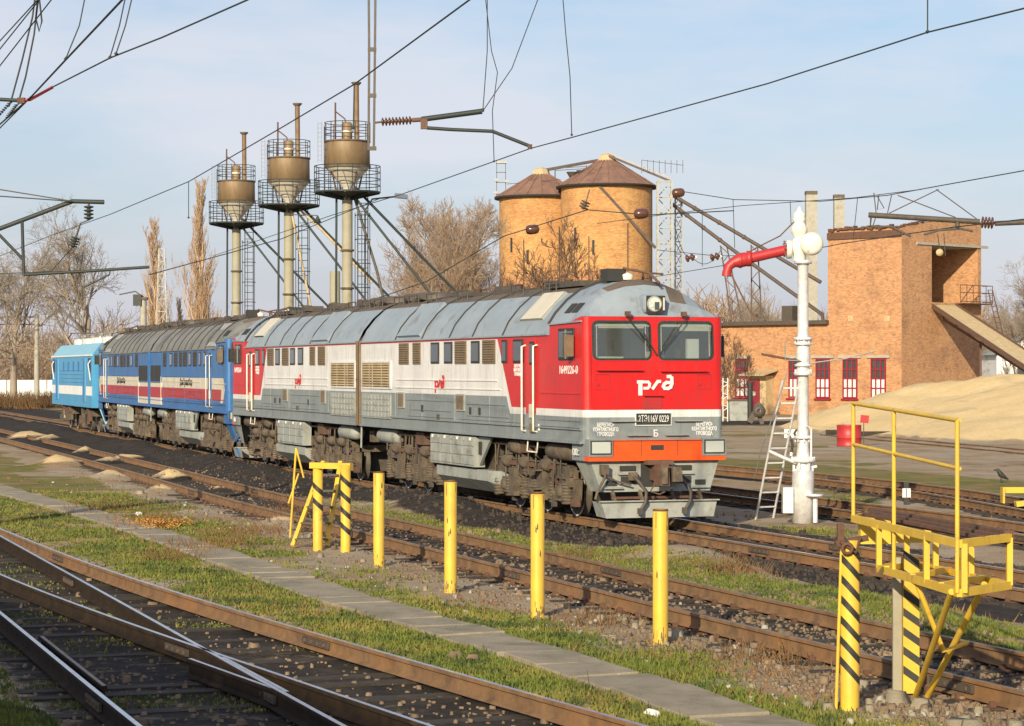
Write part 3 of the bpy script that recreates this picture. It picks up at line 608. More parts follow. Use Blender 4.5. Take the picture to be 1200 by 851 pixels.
def side_pt(s, x, z, off=0): return (x, s * (1.54 + off), z)
def section(kind, label, group):
    red = kind == 'red'
    C = dict(low='grey', mid='white', cab='red', roof='roof', frame='grey', face='red') if red else dict(low='blue', mid='cream', cab='blue', roof='blueroof', frame='blue', face='blue')
    t = thing('diesel_locomotive', (0, 0, 0), label, 'locomotive', group)
    mb = MB()
    for s in (-1, 1):
        P = lambda L_, m: mb.poly([side_pt(s, x, z) for x, z in L_], m)
        P([(.15, 1.60), (BL, 1.60), (BL, 1.88), (.15, 1.88)], C['frame'])
        if red:
            P([(.15, 1.88), (BL, 1.88), (BL, 2.14), (12.75, 2.14), (12.50, 2.52), (.15, 2.52)], 'grey')
            P([(.15, 2.52), (12.50, 2.52), (12.75, 2.14), (12.85, 2.29), (11.86, 3.80), (.15, 3.80)], 'white')
            P([(12.75, 2.14), (BL, 2.14), (BL, 2.29), (12.85, 2.29)], 'white')
            P([(.15, 3.80), (11.86, 3.80), (11.83, 3.85), (.15, 3.85)], 'red')
            P([(12.85, 2.29), (BL, 2.29), (BL, 4.06), (15.34, 4.06), (15.34, 3.85), (11.83, 3.85)], 'red')
        else:
            P([(.15, 1.88), (BL, 1.88), (BL, 1.95), (.15, 1.95)], 'blue')
            a, b = 3.2, 15.6
            P([(.15, 1.95), (2.9, 1.95), (2.9, 2.02), (.15, 2.02)], 'cream') if 0 else P([(.15, 1.95), (16.1, 1.95), (16.3, 2.02), (.15, 2.02)], 'blue')
            P([(.15, 2.02), (16.3, 2.02), (16.4, 2.42), (.15, 2.42)], 'dred'); P([(.15, 2.42), (16.4, 2.42), (16.4, 2.82), (.15, 2.82)], 'cream')
            P([(16.3, 2.02), (16.1, 1.95), (16.7, 1.95), (17.05, 2.42), (16.8, 2.82), (16.4, 2.82), (16.4, 2.42)], 'cream')
            P([(BL, 1.95), (16.7, 1.95), (17.05, 2.42), (16.8, 2.82), (BL, 2.82)], 'blue')
            P([(.15, 2.82), (BL, 2.82), (BL, 4.06), (15.34, 4.06), (15.34, 3.85), (.15, 3.85)], 'blue')
    # rounded corner posts into the face
    R0 = .15; FX = BL + R0
    bands = ([(1.60, 1.88, 'grey'), (1.88, 2.14, 'grey'), (2.14, 2.29, 'white'), (2.29, 4.20, 'red')] if red else [(1.60, 2.4, 'blue'), (2.4, 4.20, 'blue')])
    def fxz(z): return -.06 * max(0, (z - 3.2)) / .9
    for s in (-1, 1):
        arc = [(BL + R0 * math.sin(a), s * (1.54 - R0 + R0 * math.cos(a))) for a in [R(q) for q in (0, 18, 36, 54, 72, 90)]]
        for (z0, z1, m) in bands:
            for (x0, y0), (x1, y1) in zip(arc[:-1], arc[1:]):
                k0, k1 = (x0 - BL) / R0, (x1 - BL) / R0
                mb.add([(x0 + fxz(z0) * k0, y0, z0), (x1 + fxz(z0) * k1, y1, z0), (x1 + fxz(z1) * k1, y1, z1), (x0 + fxz(z1) * k0, y0, z1)], [(0, 1, 2, 3)], m, True)
    # face with window openings
    ys = [-1.39, -1.37, -.06, .075, 1.33, 1.39]; wz0, wz1 = 3.30, 4.12
    zr = [(a, b, m) for a, b, m in bands[:-1]] + [(bands[-1][0], wz0, C['face']), (wz0, wz1, C['face']), (wz1, 4.20, C['face'])]
    for (z0, z1, m) in zr:
        for j in range(5):
            if (z0 == wz0) and j in (1, 3): continue
            mb.poly([(FX + fxz(z0), ys[j], z0), (FX + fxz(z0), ys[j + 1], z0), (FX + fxz(z1), ys[j + 1], z1), (FX + fxz(z1), ys[j], z1)], m)
    mb.poly([(.15, -1.54, 1.6), (.15, 1.54, 1.6), (.15, 1.54, 3.85), (.15, .8, 4.75), (.15, -.8, 4.75), (.15, -1.54, 3.85)], 'iron')
    mb.poly([(.15, -1.54, 1.6), (BL, -1.54, 1.6), (BL, 1.54, 1.6), (.15, 1.54, 1.6)], 'iron')
    mb.poly([(15.34, -1.54, 3.85), (15.34, 1.54, 3.85), (15.34, 1.54, 4.06), (15.34, -1.54, 4.06)], C['cab'])
    mb.build('body', t)
    # cab interior: back wall, desk, seats
    mb = MB(); mb.box((FX - 1.7, 0, 3.1), (.06, 2.9, 1.9), 'inter'); mb.box((FX - .35, 0, 3.16), (.5, 2.8, .12), 'iron'); mb.box((FX - .9, 0, 2.5), (1.6, 2.9, .05), 'iron')
    for y in (-.75, .75): mb.box((FX - 1.1, y, 3.35), (.14, .5, .75), 'seam'); mb.box((FX - 1.1, y, 3.82), (.12, .26, .2), 'seam')
    mb.box((FX - 1.66, .35, 3.3), (.05, .5, 1.3), 'white'); mb.box((FX - .3, 0, 4.02), (.4, 2.8, .05), 'inter')
    mb.build('cab_interior', t)
    for j in (0, 1):
        y0, y1 = ys[1 + 2 * j], ys[2 + 2 * j]; fr = MB()
        cy, cz, hw, hh, rr = (y0 + y1) / 2, (wz0 + wz1) / 2, (y1 - y0) / 2, (wz1 - wz0) / 2, .13
        def rr_pts(hw, hh, r, x0):
            o = []
            for (sx, sz, a0) in ((1, 1, 0), (-1, 1, 90), (-1, -1, 180), (1, -1, 270)):
                for k in range(5): a = R(a0 + k * 22.5); o.append((cy + sx * (hw - r) + r * math.cos(a), cz + sz * (hh - r) + r * math.sin(a)))
            return [(FX + fxz(z) + x0, y, z) for y, z in o]
        # red corner fillets between square opening and rounded glass, black gasket
        sq = rr_pts(hw + .02, hh + .02, .005, .004); o1 = rr_pts(hw - .0, hh - .0, rr, .004); o2 = rr_pts(hw - .045, hh - .045, rr * .8, .008); n_ = len(o1)
        for A, B, m in ((sq, o1, C['face']), (o1, o2, 'black')):
            for k in range(n_): fr.add([A[k], A[(k + 1) % n_], B[(k + 1) % n_], B[k]], [(0, 1, 2, 3)], m)
        f_ = fr.build('windscreen', t); g_ = MB(); g_.poly(rr_pts(hw - .045, hh - .045, rr * .8, -.015), 'clear')
        for yy in (-.52, .5): g_.bar((FX - .03, cy + yy * 1.05, cz - .32), (FX - .05, cy + yy * 1.05, cz + .32), .015, .012, 'greyl')
        g_.build('pane', f_)
        wp = MB(); ya = cy + (.12 if j else -.12) + (.12 if j else .1); ya = (.62 if j else -.62) + 0; tip = (.25 if j else -.12)
        wp.tube([(FX + .1, ya, 4.24), (FX + .08, ya + .02, 4.14), (FX + .045, tip, 3.62)], .014, 'black', 6); wp.bar((FX + .04, tip + (.18 if j else -.14), 3.86), (FX + .05, tip - (.16 if j else -.14), 3.42), .02, .03, 'black'); wp.box((FX + .06, ya, 4.26), (.1, .1, .09), 'rustb'); wp.build('wiper', t)
    # face fittings
    f = MB()
    f.box((FX + .02, 0, 1.46), (.22, 1.98, .43), 'orange' if red else 'blue'); f.box((FX + .03, 0, 1.30), (.26, 3.02, .10), 'orange' if red else 'blue')
    f.box((FX + .02, 0, 1.66), (.24, 2.0, .012), 'seam') if red else None
    for y in (-.35, .45): f.box((FX + .135, y, 1.46), (.006, .012, .42), 'rust')
    f.box((FX + .135, .0, 1.52), (.01, .28, .10), 'seam')
    for y in (-.07,): pass
    f.build('buffer_beam', t)
    for y in (-1.25, 1.25):
        h = MB(); h.box((FX + .01, y, 1.52), (.34, .52, .36), C['low']); h.box((FX + .185, y, 1.53), (.012, .46, .29), 'seam'); h = h.build('headlight', t, bevel=.02)
        q = MB(); q.box((FX + .195, y, 1.53), (.02, .40, .23), 'lens'); q.build('lens', h)
    sh = MB(); sh.box((FX - .20, 0, 4.46), (.5, .48, .40), C['roof'], Matrix.Rotation(0, 3, 'Z')); sh = sh.build('spotlight', t, bevel=.09)
    q = MB(); q.box((FX + .052, 0, 4.46), (.01, .42, .34), 'black'); q.lathe([(.001, .062), (.135, .068)], (FX + .0, -.03, 4.46), 'chrome', 20, 'x'); q.lathe([(.135, .068), (.155, .08), (.165, .06)], (FX + .0, -.03, 4.46), 'greyl', 20, 'x'); q.box((FX + .075, .02, 4.42), (.006, .10, .16), 'glass'); q.box((FX + .08, -.09, 4.42), (.01, .05, .05), 'white'); q.box((FX + .075, .17, 4.46), (.008, .04, .26), 'cream'); q.build('reflector', sh)
    # skirt below the beam
    k = MB(); A = [(FX + .02, -1.42, 1.26), (FX + .02, 1.42, 1.26), (FX + .06, 1.20, .62), (FX + .06, -1.20, .62)]
    k.poly(A, 'greyl' if red else 'blue'); k.poly([(FX + .02, -1.42, 1.26), (FX + .06, -1.20, .62), (FX - .5, -1.22, .62), (FX - .9, -1.42, 1.26)], 'greyl' if red else 'blue'); k.poly([(FX + .02, 1.42, 1.26), (FX - .9, 1.42, 1.26), (FX - .5, 1.22, .62), (FX + .06, 1.20, .62)], 'greyl' if red else 'blue')
    for s in (-1, 1):
        k.box((FX + .055, s * .62, 1.10), (.03, .34, .10), 'seam'); k.box((FX + .07, s * .60, .86), (.03, .34, .14), 'seam', None); k.box((FX + .08, s * .62, .98), (.06, .42, .025), 'greyl'); k.box((FX + .07, s * .95, .70), (.14, .40, .03), 'greyl')
        k.box((FX + .07, -s * .98 * 1, .80), (.03, .22, .1), 'seam')
    k.box((FX + .06, 0, .98), (.03, .66, .52), 'seam'); k.build('skirt', t)
    k = MB(); k.poly([(FX + .25, -1.28, .43), (FX + .25, 1.28, .43), (FX + .30, 1.18, .10), (FX + .30, -1.18, .10)], 'greyl' if red else 'blue'); k.poly([(FX + .25, -1.28, .43), (FX + .30, -1.18, .10), (FX - .2, -1.2, .12), (FX - .25, -1.28, .43)], 'greyl'); k.poly([(FX + .25, 1.28, .43), (FX - .25, 1.28, .43), (FX - .2, 1.2, .12), (FX + .30, 1.18, .10)], 'greyl')
    k.box((FX + .27, 0, .44), (.10, 2.62, .025), 'greyl')
    for y in (-.95, -.35, .35, .95): k.bar((FX - .1, y, .8), (FX + .2, y, .4), .06, .08, 'bogie')
    k.bar((FX + .12, -1.0, .50), (FX + .12, 1.0, .50), .05, .05, 'rust'); k.build('snow_plough', t)
    # coupler
    k = MB(); k.box((FX + .2, 0, 1.0), (.6, .3, .3), 'rustb'); k.box((FX + .62, -.1, .98), (.42, .20, .44), 'rustb', None, .85); k.box((FX + .58, .20, .99), (.36, .22, .30), 'bogie', None, .8); k.box((FX + .82, -.13, .98), (.12, .12, .36), 'bogie'); k.tube([(FX + .5, -.2, .8), (FX + .45, -.28, .64), (FX + .5, -.1, .58), (FX + .55, .05, .66)], .02, 'rust', 6); k.box((FX + .2, 0, 1.22), (.3, .56, .1), 'rustb'); k.build('coupler', t, bevel=.03)
    for (y, sg) in ((-.56, 1), (.42, 1)):
        k = MB(); k.tube([(FX + .1, y, .92), (FX + .28, y, .93), (FX + .36, y + .10 * sg, .80), (FX + .38, y + .22 * sg, .62), (FX + .40, y + .20 * sg, .42), (FX + .42, y + .08 * sg, .26)], .036, 'iron', 8); k.box((FX + .43, y + .06 * sg, .24), (.1, .08, .12), 'iron'); k.box((FX + .2, y, .94), (.12, .16, .16), 'bogie'); k.build('brake_hose', t)
    k = MB(); k.tube([(FX + .1, -1.2, .98), (FX + .22, -1.2, 1.08), (FX + .25, -1.18, .95), (FX + .2, -1.34, .62), (FX + .2, -1.38, .48)], .03, 'bogie', 8); k.box((FX + .18, -1.18, 1.08), (.14, .16, .2), 'bogie'); k.tube([(FX + .2, -1.15, .95), (FX + .2, -.9, .84), (FX + .2, -.6, .76)], .02, 'bogie', 6); k.build('brake_hose', t)
    # handrails on the face
    k = MB()
    for (y0, y1, z) in ((-1.28, -.28, 3.10), (.12, 1.16, 3.08), (-.98, -.33, 2.06), (.42, 1.02, 2.06), (-.62, -.1, 1.77), (.22, .72, 1.77), (-.26, .16, 2.58)):
        k = MB(); k.bar((FX + .045, y0, z), (FX + .045, y1, z), .07, .018, C['face'] if z > 2.3 else 'greyl'); k.build('ledge', t)
    if red:
        k = MB()
        for y in (-1.15, 1.10):
            k = MB()
            for d in ((-.15, 0), (.15, 0)): k.box((FX + .004, y + d[0], 2.87), (.012, .01, .3), 'dred')
            for d in (-.15, .15): k.box((FX + .004, y, 2.87 + d), (.012, .3, .01), 'dred')
            k.box((FX + .012, y - .1, 2.82), (.03, .03, .06), 'dred'); k.build('inspection_hatch', t)
        k = MB(); k.box((FX + .008, -.06, 2.43), (.016, .42, .26), 'dred')
        for i in range(9): k.box((FX + .018, -.06, 2.32 + i * .028), (.006, .40, .008), 'red')
        k.build('air_grille', t)
    k = MB(); k.box((FX - .12, .95, 3.98), (.02, .7, .14), 'cream'); k.box((FX - .12, -.7, 4.0), (.02, 1.0, .08), 'cream'); k.build('sun_blind', t)
    k = MB(); k.box((FX - .25, -.95, 3.30), (.3, .6, .16), 'inter'); k.box((FX - .5, .2, 3.36), (.3, .3, .26), 'cream'); k.box((FX - .35, .98, 3.5), (.1, .26, .5), 'white'); k.build('driver_desk', t)
    # lettering
    def face_text(s_, y, z, size, m='wall_white', sx=1.0, par=t, nm='lettering', x=.006, bold=0): return text(s_, size, m, par, (0, 1, 0), (0, 0, 1), (FX + x, y, z), nm, sx, bold=bold)
    if red:
        k = MB(); k.box((FX + .018, -.04, 2.10), (.026, .80, .27), 'wall_white'); k.box((FX + .02, -.04, 2.10), (.03, .765, .235), 'black'); pl = k.build('number_plate', t)
        text('2ТЭ116У 0229', .195, 'wall_white', pl, (0, 1, 0), (0, 0, 1), (FX + .04, -.04, 2.10), sx_=.55)
        face_text('Б', .02, 1.80, .19, bold=.003)
        for y in (-1.08, 1.10): face_text('БЕРЕГИСЬ\nКОНТАКТНОГО\nПРОВОДА', y, 1.89, .105, sx=.70, bold=.003)
        # railway emblem made of strokes
        def emblem(par, org, rgt, sc_, m, nn):
            mbx = MB(); cnt_ = [0]; o = Vector(org); rg = Vector(rgt); up = Vector((0, 0, 1)); nv = Vector(nn)
            def stroke(pts, w_=.075):
                for a, b in zip(pts[:-1], pts[1:]):
                    A = o + rg * a[0] * sc_ + up * a[1] * sc_; B = o + rg * b[0] * sc_ + up * b[1] * sc_; d = (B - A); e = d.normalized() * w_ * sc_ * .35; mbx.bar(A - e, B + e, .006, w_ * sc_, m, up=nv.cross(d).normalized() if 0 else up) if 0 else None
                    p = nv.cross(d).normalized() * w_ * sc_ / 2; q = nv * (.005 + .0012 * cnt_[0]); cnt_[0] += 1
                    mbx.add([A - e - p + q, B + e - p + q, B + e + p + q, A - e + p + q, A - e - p, B + e - p, B + e + p, A - e + p], [(0, 1, 2, 3), (0, 1, 5, 4), (1, 2, 6, 5), (2, 3, 7, 6), (3, 0, 4, 7)], m)
            U = lambda L_: [((x - 620) / 230, (305 - y) / 230) for x, y in L_]
            stroke(U([(510, 290), (535, 290)]), .085); stroke(U([(525, 290), (525, 362)]), .115)
            stroke(U([(540, 290), (575, 290), (585, 300), (583, 318), (572, 328), (550, 328)]), .072)
            stroke(U([(606, 329), (638, 287), (652, 287)]), .08)
            stroke(U([(703, 258), (718, 257), (729, 266), (730, 300), (721, 322), (705, 330), (682, 329), (673, 318), (680, 303), (694, 294), (726, 294)]), .085)
            mbx.build('emblem', par)
        emblem(t, (FX + .006, .0, 2.81), (0, 1, 0), .78, 'wall_white', (1, 0, 0))
        for s in (-1, 1):
            emblem(t, (7.42, s * 1.545, 2.78), (-s, 0, 0), .80, 'red', (0, s, 0))
            text('1649226-0', .24, 'wall_white', t, (-s, 0, 0), (0, 0, 1), (16.5, s * 1.544, 3.10), sx_=1.1, bold=.002)
            text('БЕРЕГИСЬ\nКОНТАКТН.\nПРОВОДА', .10, 'wall_white', t, (-s, 0, 0), (0, 0, 1), (13.30, s * 1.544, 3.10), sx_=1.0, bold=.003)
            text('1202г.', .20, 'wall_white', t, (-s, 0, 0), (0, 0, 1), (16.95, s * 1.548, 1.42), sx_=.8)
    else:
        for s in (-1, 1): text('ДонТрансКор', .36, 'seam', t, (-s, 0, 0), (0, 0, 1), (9.0, s * 1.55, 2.64), sx_=1.15)
    # roof shell
    rp_, cp = roof_profile(), cab_profile()
    segs = [.15, 3.5, 5.9, 8.2, 10.0, 12.2, 15.3] if red else [.15, 2.6, 4.1, 5.6, 7.1, 8.6, 10.1, 11.6, 13.1, 15.3]
    mb = MB(); n = len(rp_)
    def rm_(k):  # the middle of the roof is sooty
        return 'rooftop' if 4 <= k <= 7 else C['roof']
    for a, b in zip(segs[:-1], segs[1:]):
        for k in range(n - 1): mb.poly([(a, *rp_[k]), (b, *rp_[k]), (b, *rp_[k + 1]), (a, *rp_[k + 1])], rm_(k) if (a > 9.9 or a < 3) else rm_(k))
    for k in range(n - 1): mb.poly([(15.3, *cp[k]), (16.55, *cp[k]), (16.55, *cp[k + 1]), (15.3, *cp[k + 1])], 'rooftop' if 5 <= k <= 6 else C['roof'])
    mb.poly([(15.3, *p) for p in cp], C['roof'])
    # front cap, leaning back
    def ring(x, ws, zt, zb, pw): return [(x, math.copysign(min(abs(y), 1.54) , y) * ws, zb + (z - 4.06) / (.94) * (zt - zb)) for (y, z) in cp]
    fr_ = [(BL + .0 if abs(y) > 1.45 else FX - .06 - .0, y if abs(y) < 1.45 else y, 4.12 + (.03 if abs(y) < .9 else 0)) for (y, z) in cp]
    fr_ = []
    for (y, z) in cp:
        ay = abs(y); x = FX - .06 if ay <= 1.39 else BL + R0 * math.sqrt(max(0, 1 - ((ay - 1.39) / .15) ** 2)) - .06 * max(0, 1 - (ay - 1.39) / .15); fr_.append((x, y, 4.20))
    r2 = [(17.20, y * .985, 4.20 + (z - 4.06) * .36) for (y, z) in cp]; r3 = [(16.90, y * .995, 4.16 + (z - 4.06) * .76) for y, z in cp]; r4 = [(16.55, y, z) for y, z in cp]
    loft(mb, [fr_, r2, r3, r4], lambda i, k: 'rooftop' if (i == 2 and 4 <= k <= 8) or (i == 1 and k in (7,)) else C['roof'])
    for p, q in zip(cp[:0], cp[:0]): pass
    mb.poly([(15.3, -1.54, 4.06), (BL, -1.54, 4.06), (BL, -1.54, 4.20), (16.90, -1.53, 4.16), (16.55, -1.54, 4.07)], C['face']); mb.poly([(15.3, 1.54, 4.06), (16.55, 1.54, 4.07), (16.90, 1.53, 4.16), (BL, 1.54, 4.20), (BL, 1.54, 4.06)], C['face'])
    ro = mb.build('roof', t)
    k = MB()
    for x in segs[1:-1]:
        k.tube([(x, y * 1.002, z + .012) for y, z in rp_], .022, 'seam', 5)
    k.tube([(15.3, y * 1.003, z + .012) for y, z in cp], .035, 'seam', 5)
    for s in (-1, 1): k.bar((.15, s * 1.555, 3.86), (15.3, s * 1.555, 3.86), .05, .035, C['roof']); k.bar((15.3, s * 1.555, 4.065), (BL, s * 1.555, 4.10), .05, .03, C['roof'])
    k.build('roof_seam', ro)
    def on_roof(s, u0, u1, x0, x1, m, nm, th=.02):
        """panel on the sloping shoulder between profile points u0 and u1"""
        pa, pb = rp_[u0], rp_[u1]; a = Vector((0, s * abs(pa[0]), pa[1])); b = Vector((0, s * abs(pb[0]), pb[1])); d = (b - a).normalized(); nn = Vector((0, -s * d.z * -1, abs(d.y))); nn = Vector((0, s * abs(d.z), abs(d.y)))
        q = MB(); c = (a + b) / 2 + nn * th; vs = []
        for x, p in ((x0, a), (x1, a), (x1, b), (x0, b)): vs.append(Vector((x, 0, 0)) + p + nn * (th + .02))
        vs2 = [v - nn * (th + .04) for v in vs]; q.add(vs + vs2, [(0, 1, 2, 3), (0, 1, 5, 4), (1, 2, 6, 5), (2, 3, 7, 6), (3, 0, 4, 7)], m); return q.build(nm, ro)
    for s in (-1, 1):
        if red:
            on_roof(s, 2, 4, 13.0, 14.5, 'greyl', 'roof_hatch', .035); on_roof(s, 2, 4, 13.12, 14.38, 'cream', 'roof_hatch', .045)
            on_roof(s, 1, 4, 3.7, 5.7, 'roof', 'roof_panel', .06)
        else: on_roof(s, 1, 4, 13.3, 15.1, 'greyl', 'roof_panel', .03)
        for x in (15.85, 16.28):
            q = MB(); q.add([Vector((x, s * 1.40, 4.30)), Vector((x + .36, s * 1.40, 4.30)), Vector((x + .36, s * 1.22, 4.50)), Vector((x, s * 1.22, 4.50))], [(0, 1, 2, 3)], 'seam'); q.build('roof_vent', ro)
    # roof equipment
    k = MB(); rr = random.Random(5)
    k.box((13.6, 0, 4.98), (2.2, 1.2, .12), 'iron'); k.build('roof_hatchway', ro); k = MB(); k.box((16.0, -.35, 5.10), (.42, .42, .26), 'seam'); k.lathe([(.12, 0), (.14, .1), (.04, .16), (.001, .16)], (16.15, -.1, 5.0), 'whitep', 12)
    k.tube([(16.2, -.2, 5.24), (16.9, .1, 5.12), (17.2, .2, 4.9)], .03, 'rustb', 6); k.tube([(16.3, .2, 5.0), (16.3, .2, 5.15), (16.9, .4, 5.1)], .025, 'rustb', 6); k.build('horn_mount', ro); k = MB(); k.box((6.5, 0, 4.93), (12.6, .5, .10), 'iron')
    for x in (1.6, 6.9, 9.1): k.box((x, 0, 4.96), (1.4, 1.0, .10), 'iron'); 
    for x in (1.2, 2.4): k.lathe([(.62, 0), (.62, .16), (.5, .2), (.001, .2)], (x, 0, 4.95), 'iron', 20)
    for x0 in (.6, 2.0, 3.6, 6.2, 10.4, 12.6):
        for s in (-1, 1): k.tube([(x0, s * .72, 4.84), (x0, s * .72, 5.06), (x0 + .9, s * .72, 5.06), (x0 + .9, s * .72, 4.84)], .018, 'iron', 5); k.tube([(x0 + .45, s * .72, 4.84), (x0 + .45, s * .72, 5.06)], .015, 'iron', 5)
    for x in (4.6, 7.8, 11.3): k.box((x, rr.uniform(-.3, .3), 5.06), (.5, .6, .16), 'iron'); k.lathe([(.09, 0), (.09, .2), (.12, .22), (.001, .24)], (x + .5, .2, 4.95), 'rustb', 10)
    k.build('roof_equipment', ro)
    # windows, louvres, doors
    if red: wins = [(3.92, 4.79, 'l'), (5.17, 5.83, 'l'), (6.72, 7.41, 'w'), (7.82, 8.48, 'w'), (8.70, 9.58, 'l'), (9.94, 10.58, 'w'), (10.81, 11.73, 'l'), (12.18, 12.56, 'w'), (12.98, 13.65, 'w')]
    else: wins = [(3.6, 4.3, 'l'), (5.2, 5.8, 'w'), (6.3, 7.0, 'l'), (7.5, 8.1, 'l'), (8.4, 9.2, 'l'), (9.7, 10.2, 'w'), (10.6, 11.4, 'l'), (11.9, 12.3, 'w'), (12.9, 13.3, 'w')]
    for s in (-1, 1):
        for (a, b, ty) in wins:
            q = MB(); cx = (a + b) / 2; wd = b - a; zc = 3.52
            if ty == 'w':
                q.box((cx, s * 1.545, zc), (wd, .03, .52), 'black'); q = q.build('window', t, bevel=.012); g = MB(); g.box((cx, s * 1.563, zc), (wd - .12, .01, .42), 'glass'); g.build('pane', q)
            else:
                q.box((cx, s * 1.545, zc), (wd, .03, .54), 'louver' if red else 'seam')
                for i in range(9): q.box((cx, s * 1.562, zc - .22 + i * .056), (wd - .06, .03, .02), 'louver' if red else 'bogie', Matrix.Rotation(R(35) * s, 3, 'X'))
                q.build('louvre', t)
        # cooling grille by the joint
        q = MB(); q.box((1.77, s * 1.55, 2.98), (2.86, .05, .74), 'white' if red else 'blue')
        for c0 in (.98, 2.5 - .62 + .05, ):
            pass
        for (a, b) in ((.45, 1.12), (1.18, 1.42), (1.5, 2.32), (2.38, 3.06)):
            q.box(((a + b) / 2, s * 1.578, 2.98), (b - a, .012, .64), 'seam' if not red else 'louver')
            if red:
                for i in range(9): q.box(((a + b) / 2, s * 1.59, 2.70 + i * .07), (b - a - .04, .03, .03), 'timber')
        q.build('cooling_grille', t)
        q = MB()
        if red:
            q.box((1.77, s * 1.555, 2.15), (2.8, .04, .64), 'greyl')
            for i in range(8):
                for j in range(4): q.box((.62 + i * .33, s * 1.58, 1.92 + j * .155), (.24, .02, .105), 'greyl')
        else: q.box((1.77, s * 1.555, 2.21), (2.86, .04, .42), 'dred'); q.box((1.77, s * 1.555, 1.85), (2.86, .04, .29), 'cream'); q.box((3.14, s * 1.56, 2.3), (.1, .06, 1.1), 'cream')
        q.build('side_hatch', t, bevel=.006)
        q = MB()
        low = C['low']
        for (a, b, z) in ((3.6, 11.9, 2.86), (3.6, 12.1, 2.66), (4.6, 8.6, 2.36), (5.0, 8.4, 2.12), (9.6, 12.5, 2.32), (9.6, 12.7, 2.05), (9.0, 13.6, 1.96), (4.6, 8.6, 1.96), (14.7, BL - .1, 2.62), (14.7, BL - .1, 2.06), (14.7, BL - .1, 1.93)):
            mm_ = (('red' if a > 14 else 'white') if z > 2.53 else 'grey') if red else ('cream' if 2.42 < z < 2.82 else 'dred' if 2.02 < z < 2.42 else 'blue')
            q.box(((a + b) / 2, s * 1.545, z), (b - a, .028, .022), mm_)
        for x in (3.55, 5.95, 8.65, 11.3): q.box((x, s * 1.543, 2.2), (.02, .012, .62), 'greyl' if red else 'blue')
        q.bar((.15, s * 1.56, 1.89), (BL, s * 1.56, 1.89), .04, .03, C['frame']); q.bar((.15, s * 1.56, 1.62), (BL, s * 1.56, 1.62), .05, .05, C['frame']); q.build('moulding', t)
        if red:
            for (a, b) in ((8.81, 9.47), (3.84, 4.41)):
                q = MB(); q.box(((a + b) / 2, s * 1.55, 2.34), (b - a, .04, .40), 'greyl'); q.box(((a + b) / 2, s * 1.572, 2.34), (b - a - .12, .01, .33), 'louver'); q.build('vent', t)
            for x in (9.9, 10.6, 6.0): q = MB(); q.box((x, s * 1.55, 2.16), (.1, .04, .16), 'seam'); q.build('latch', t)
            q = MB(); q.box((7.4, s * 1.56, 1.97), (.12, .06, .12), 'iron'); q.build('latch', t); q = MB(); q.box((14.7, s * 1.55, 1.88), (.05, .03, .14), 'wall_white'); q.build('latch', t)
        # door with handrails
        q = MB(); q.box((14.18, s * 1.547, 2.86), (.62, .034, 2.02), C['cab']) if not red else q.box((14.18, s * 1.547, 2.96), (.62, .034, 1.58), 'red')
        if red: q.box((14.18, s * 1.547, 2.0), (.62, .034, .34), 'grey')
        q.box((14.3, s * 1.57, 3.47), (.32, .02, .5), 'black'); dr_ = q.build('door', t, bevel=.015); g = MB(); g.box((14.3, s * 1.583, 3.47), (.22, .012, .40), 'glass'); g.build('pane', dr_); g = MB(); g.box((14.3, s * 1.58, 2.22), (.3, .03, .3), 'cream'); g.box((14.3, s * 1.575, 1.86), (.2, .05, .2), 'louver'); g.build('door_plate', dr_, bevel=.03)
        for x in (13.80, 14.55):
            q = MB(); q.tube([(x, s * 1.54, 3.64), (x, s * 1.63, 3.62), (x, s * 1.63, 1.80), (x, s * 1.54, 1.78)], .024 if red else .016, 'whitep', 8); q.build('handrail', t)
        q = MB(); q.tube([(13.85, s * 1.5, 1.6), (13.85, s * 1.52, 1.34), (14.5, s * 1.52, 1.34), (14.5, s * 1.5, 1.6)], .018, 'whitep', 6); q.box((14.17, s * 1.5, .95), (.6, .24, .03), 'bogie'); q.box((14.17, s * 1.5, .55), (.6, .24, .03), 'bogie'); q.build('step', t)
        # cab side window and mirror
        q = MB(); q.box((16.40, s * 1.55, 3.64), (.95, .03, .66), 'black'); q = q.build('cab_window', t, bevel=.012); g = MB(); g.box((16.2, s * 1.568, 3.64), (.42, .01, .54), 'glass'); g.box((16.65, s * 1.568, 3.64), (.32, .01, .54), 'glass'); g.box((16.42, s * 1.572, 3.64), (.04, .03, .6), 'steel'); g.build('pane', q)
        q = MB(); q.tube([(16.75, s * 1.54, 3.85), (16.85, s * 1.78, 3.85), (16.85, s * 1.78, 3.4), (16.75, s * 1.54, 3.38)], .014, 'black', 6); q.box((16.9, s * 1.68, 3.60), (.06, .20, .44), 'louver' if s < 0 else 'black'); q.build('mirror', t, bevel=.015)
    # underframe: fuel tank with battery boxes, air reservoirs
    for s in (-1, 1):
        q = MB(); q.box((8.46, s * 1.42, 1.20), (3.5, .26, .70), 'greyl')
        for i in range(4):
            for j in range(3): q.box((7.15 + i * .87, s * 1.56, .99 + j * .22), (.80, .02, .18), 'greyl')
        for i in range(7): q.box((6.95 + i * .5, s * 1.57, 1.50), (.06, .05, .07), 'greyl' if i % 2 else 'wall_white')
        q.build('battery_box', t, bevel=.006)
        q = MB(); A = [(10.2, 1.56), (11.1, 1.56), (10.25, .9)]; q.add([(x, s * 1.44, z) for x, z in A] + [(x, s * 1.38, z) for x, z in A], [(0, 1, 2), (3, 4, 5), (0, 1, 4, 3), (1, 2, 5, 4)], 'greyl'); q.box((10.35, s * 1.46, 1.3), (.18, .02, .3), 'seam'); q.build('bracket', t)
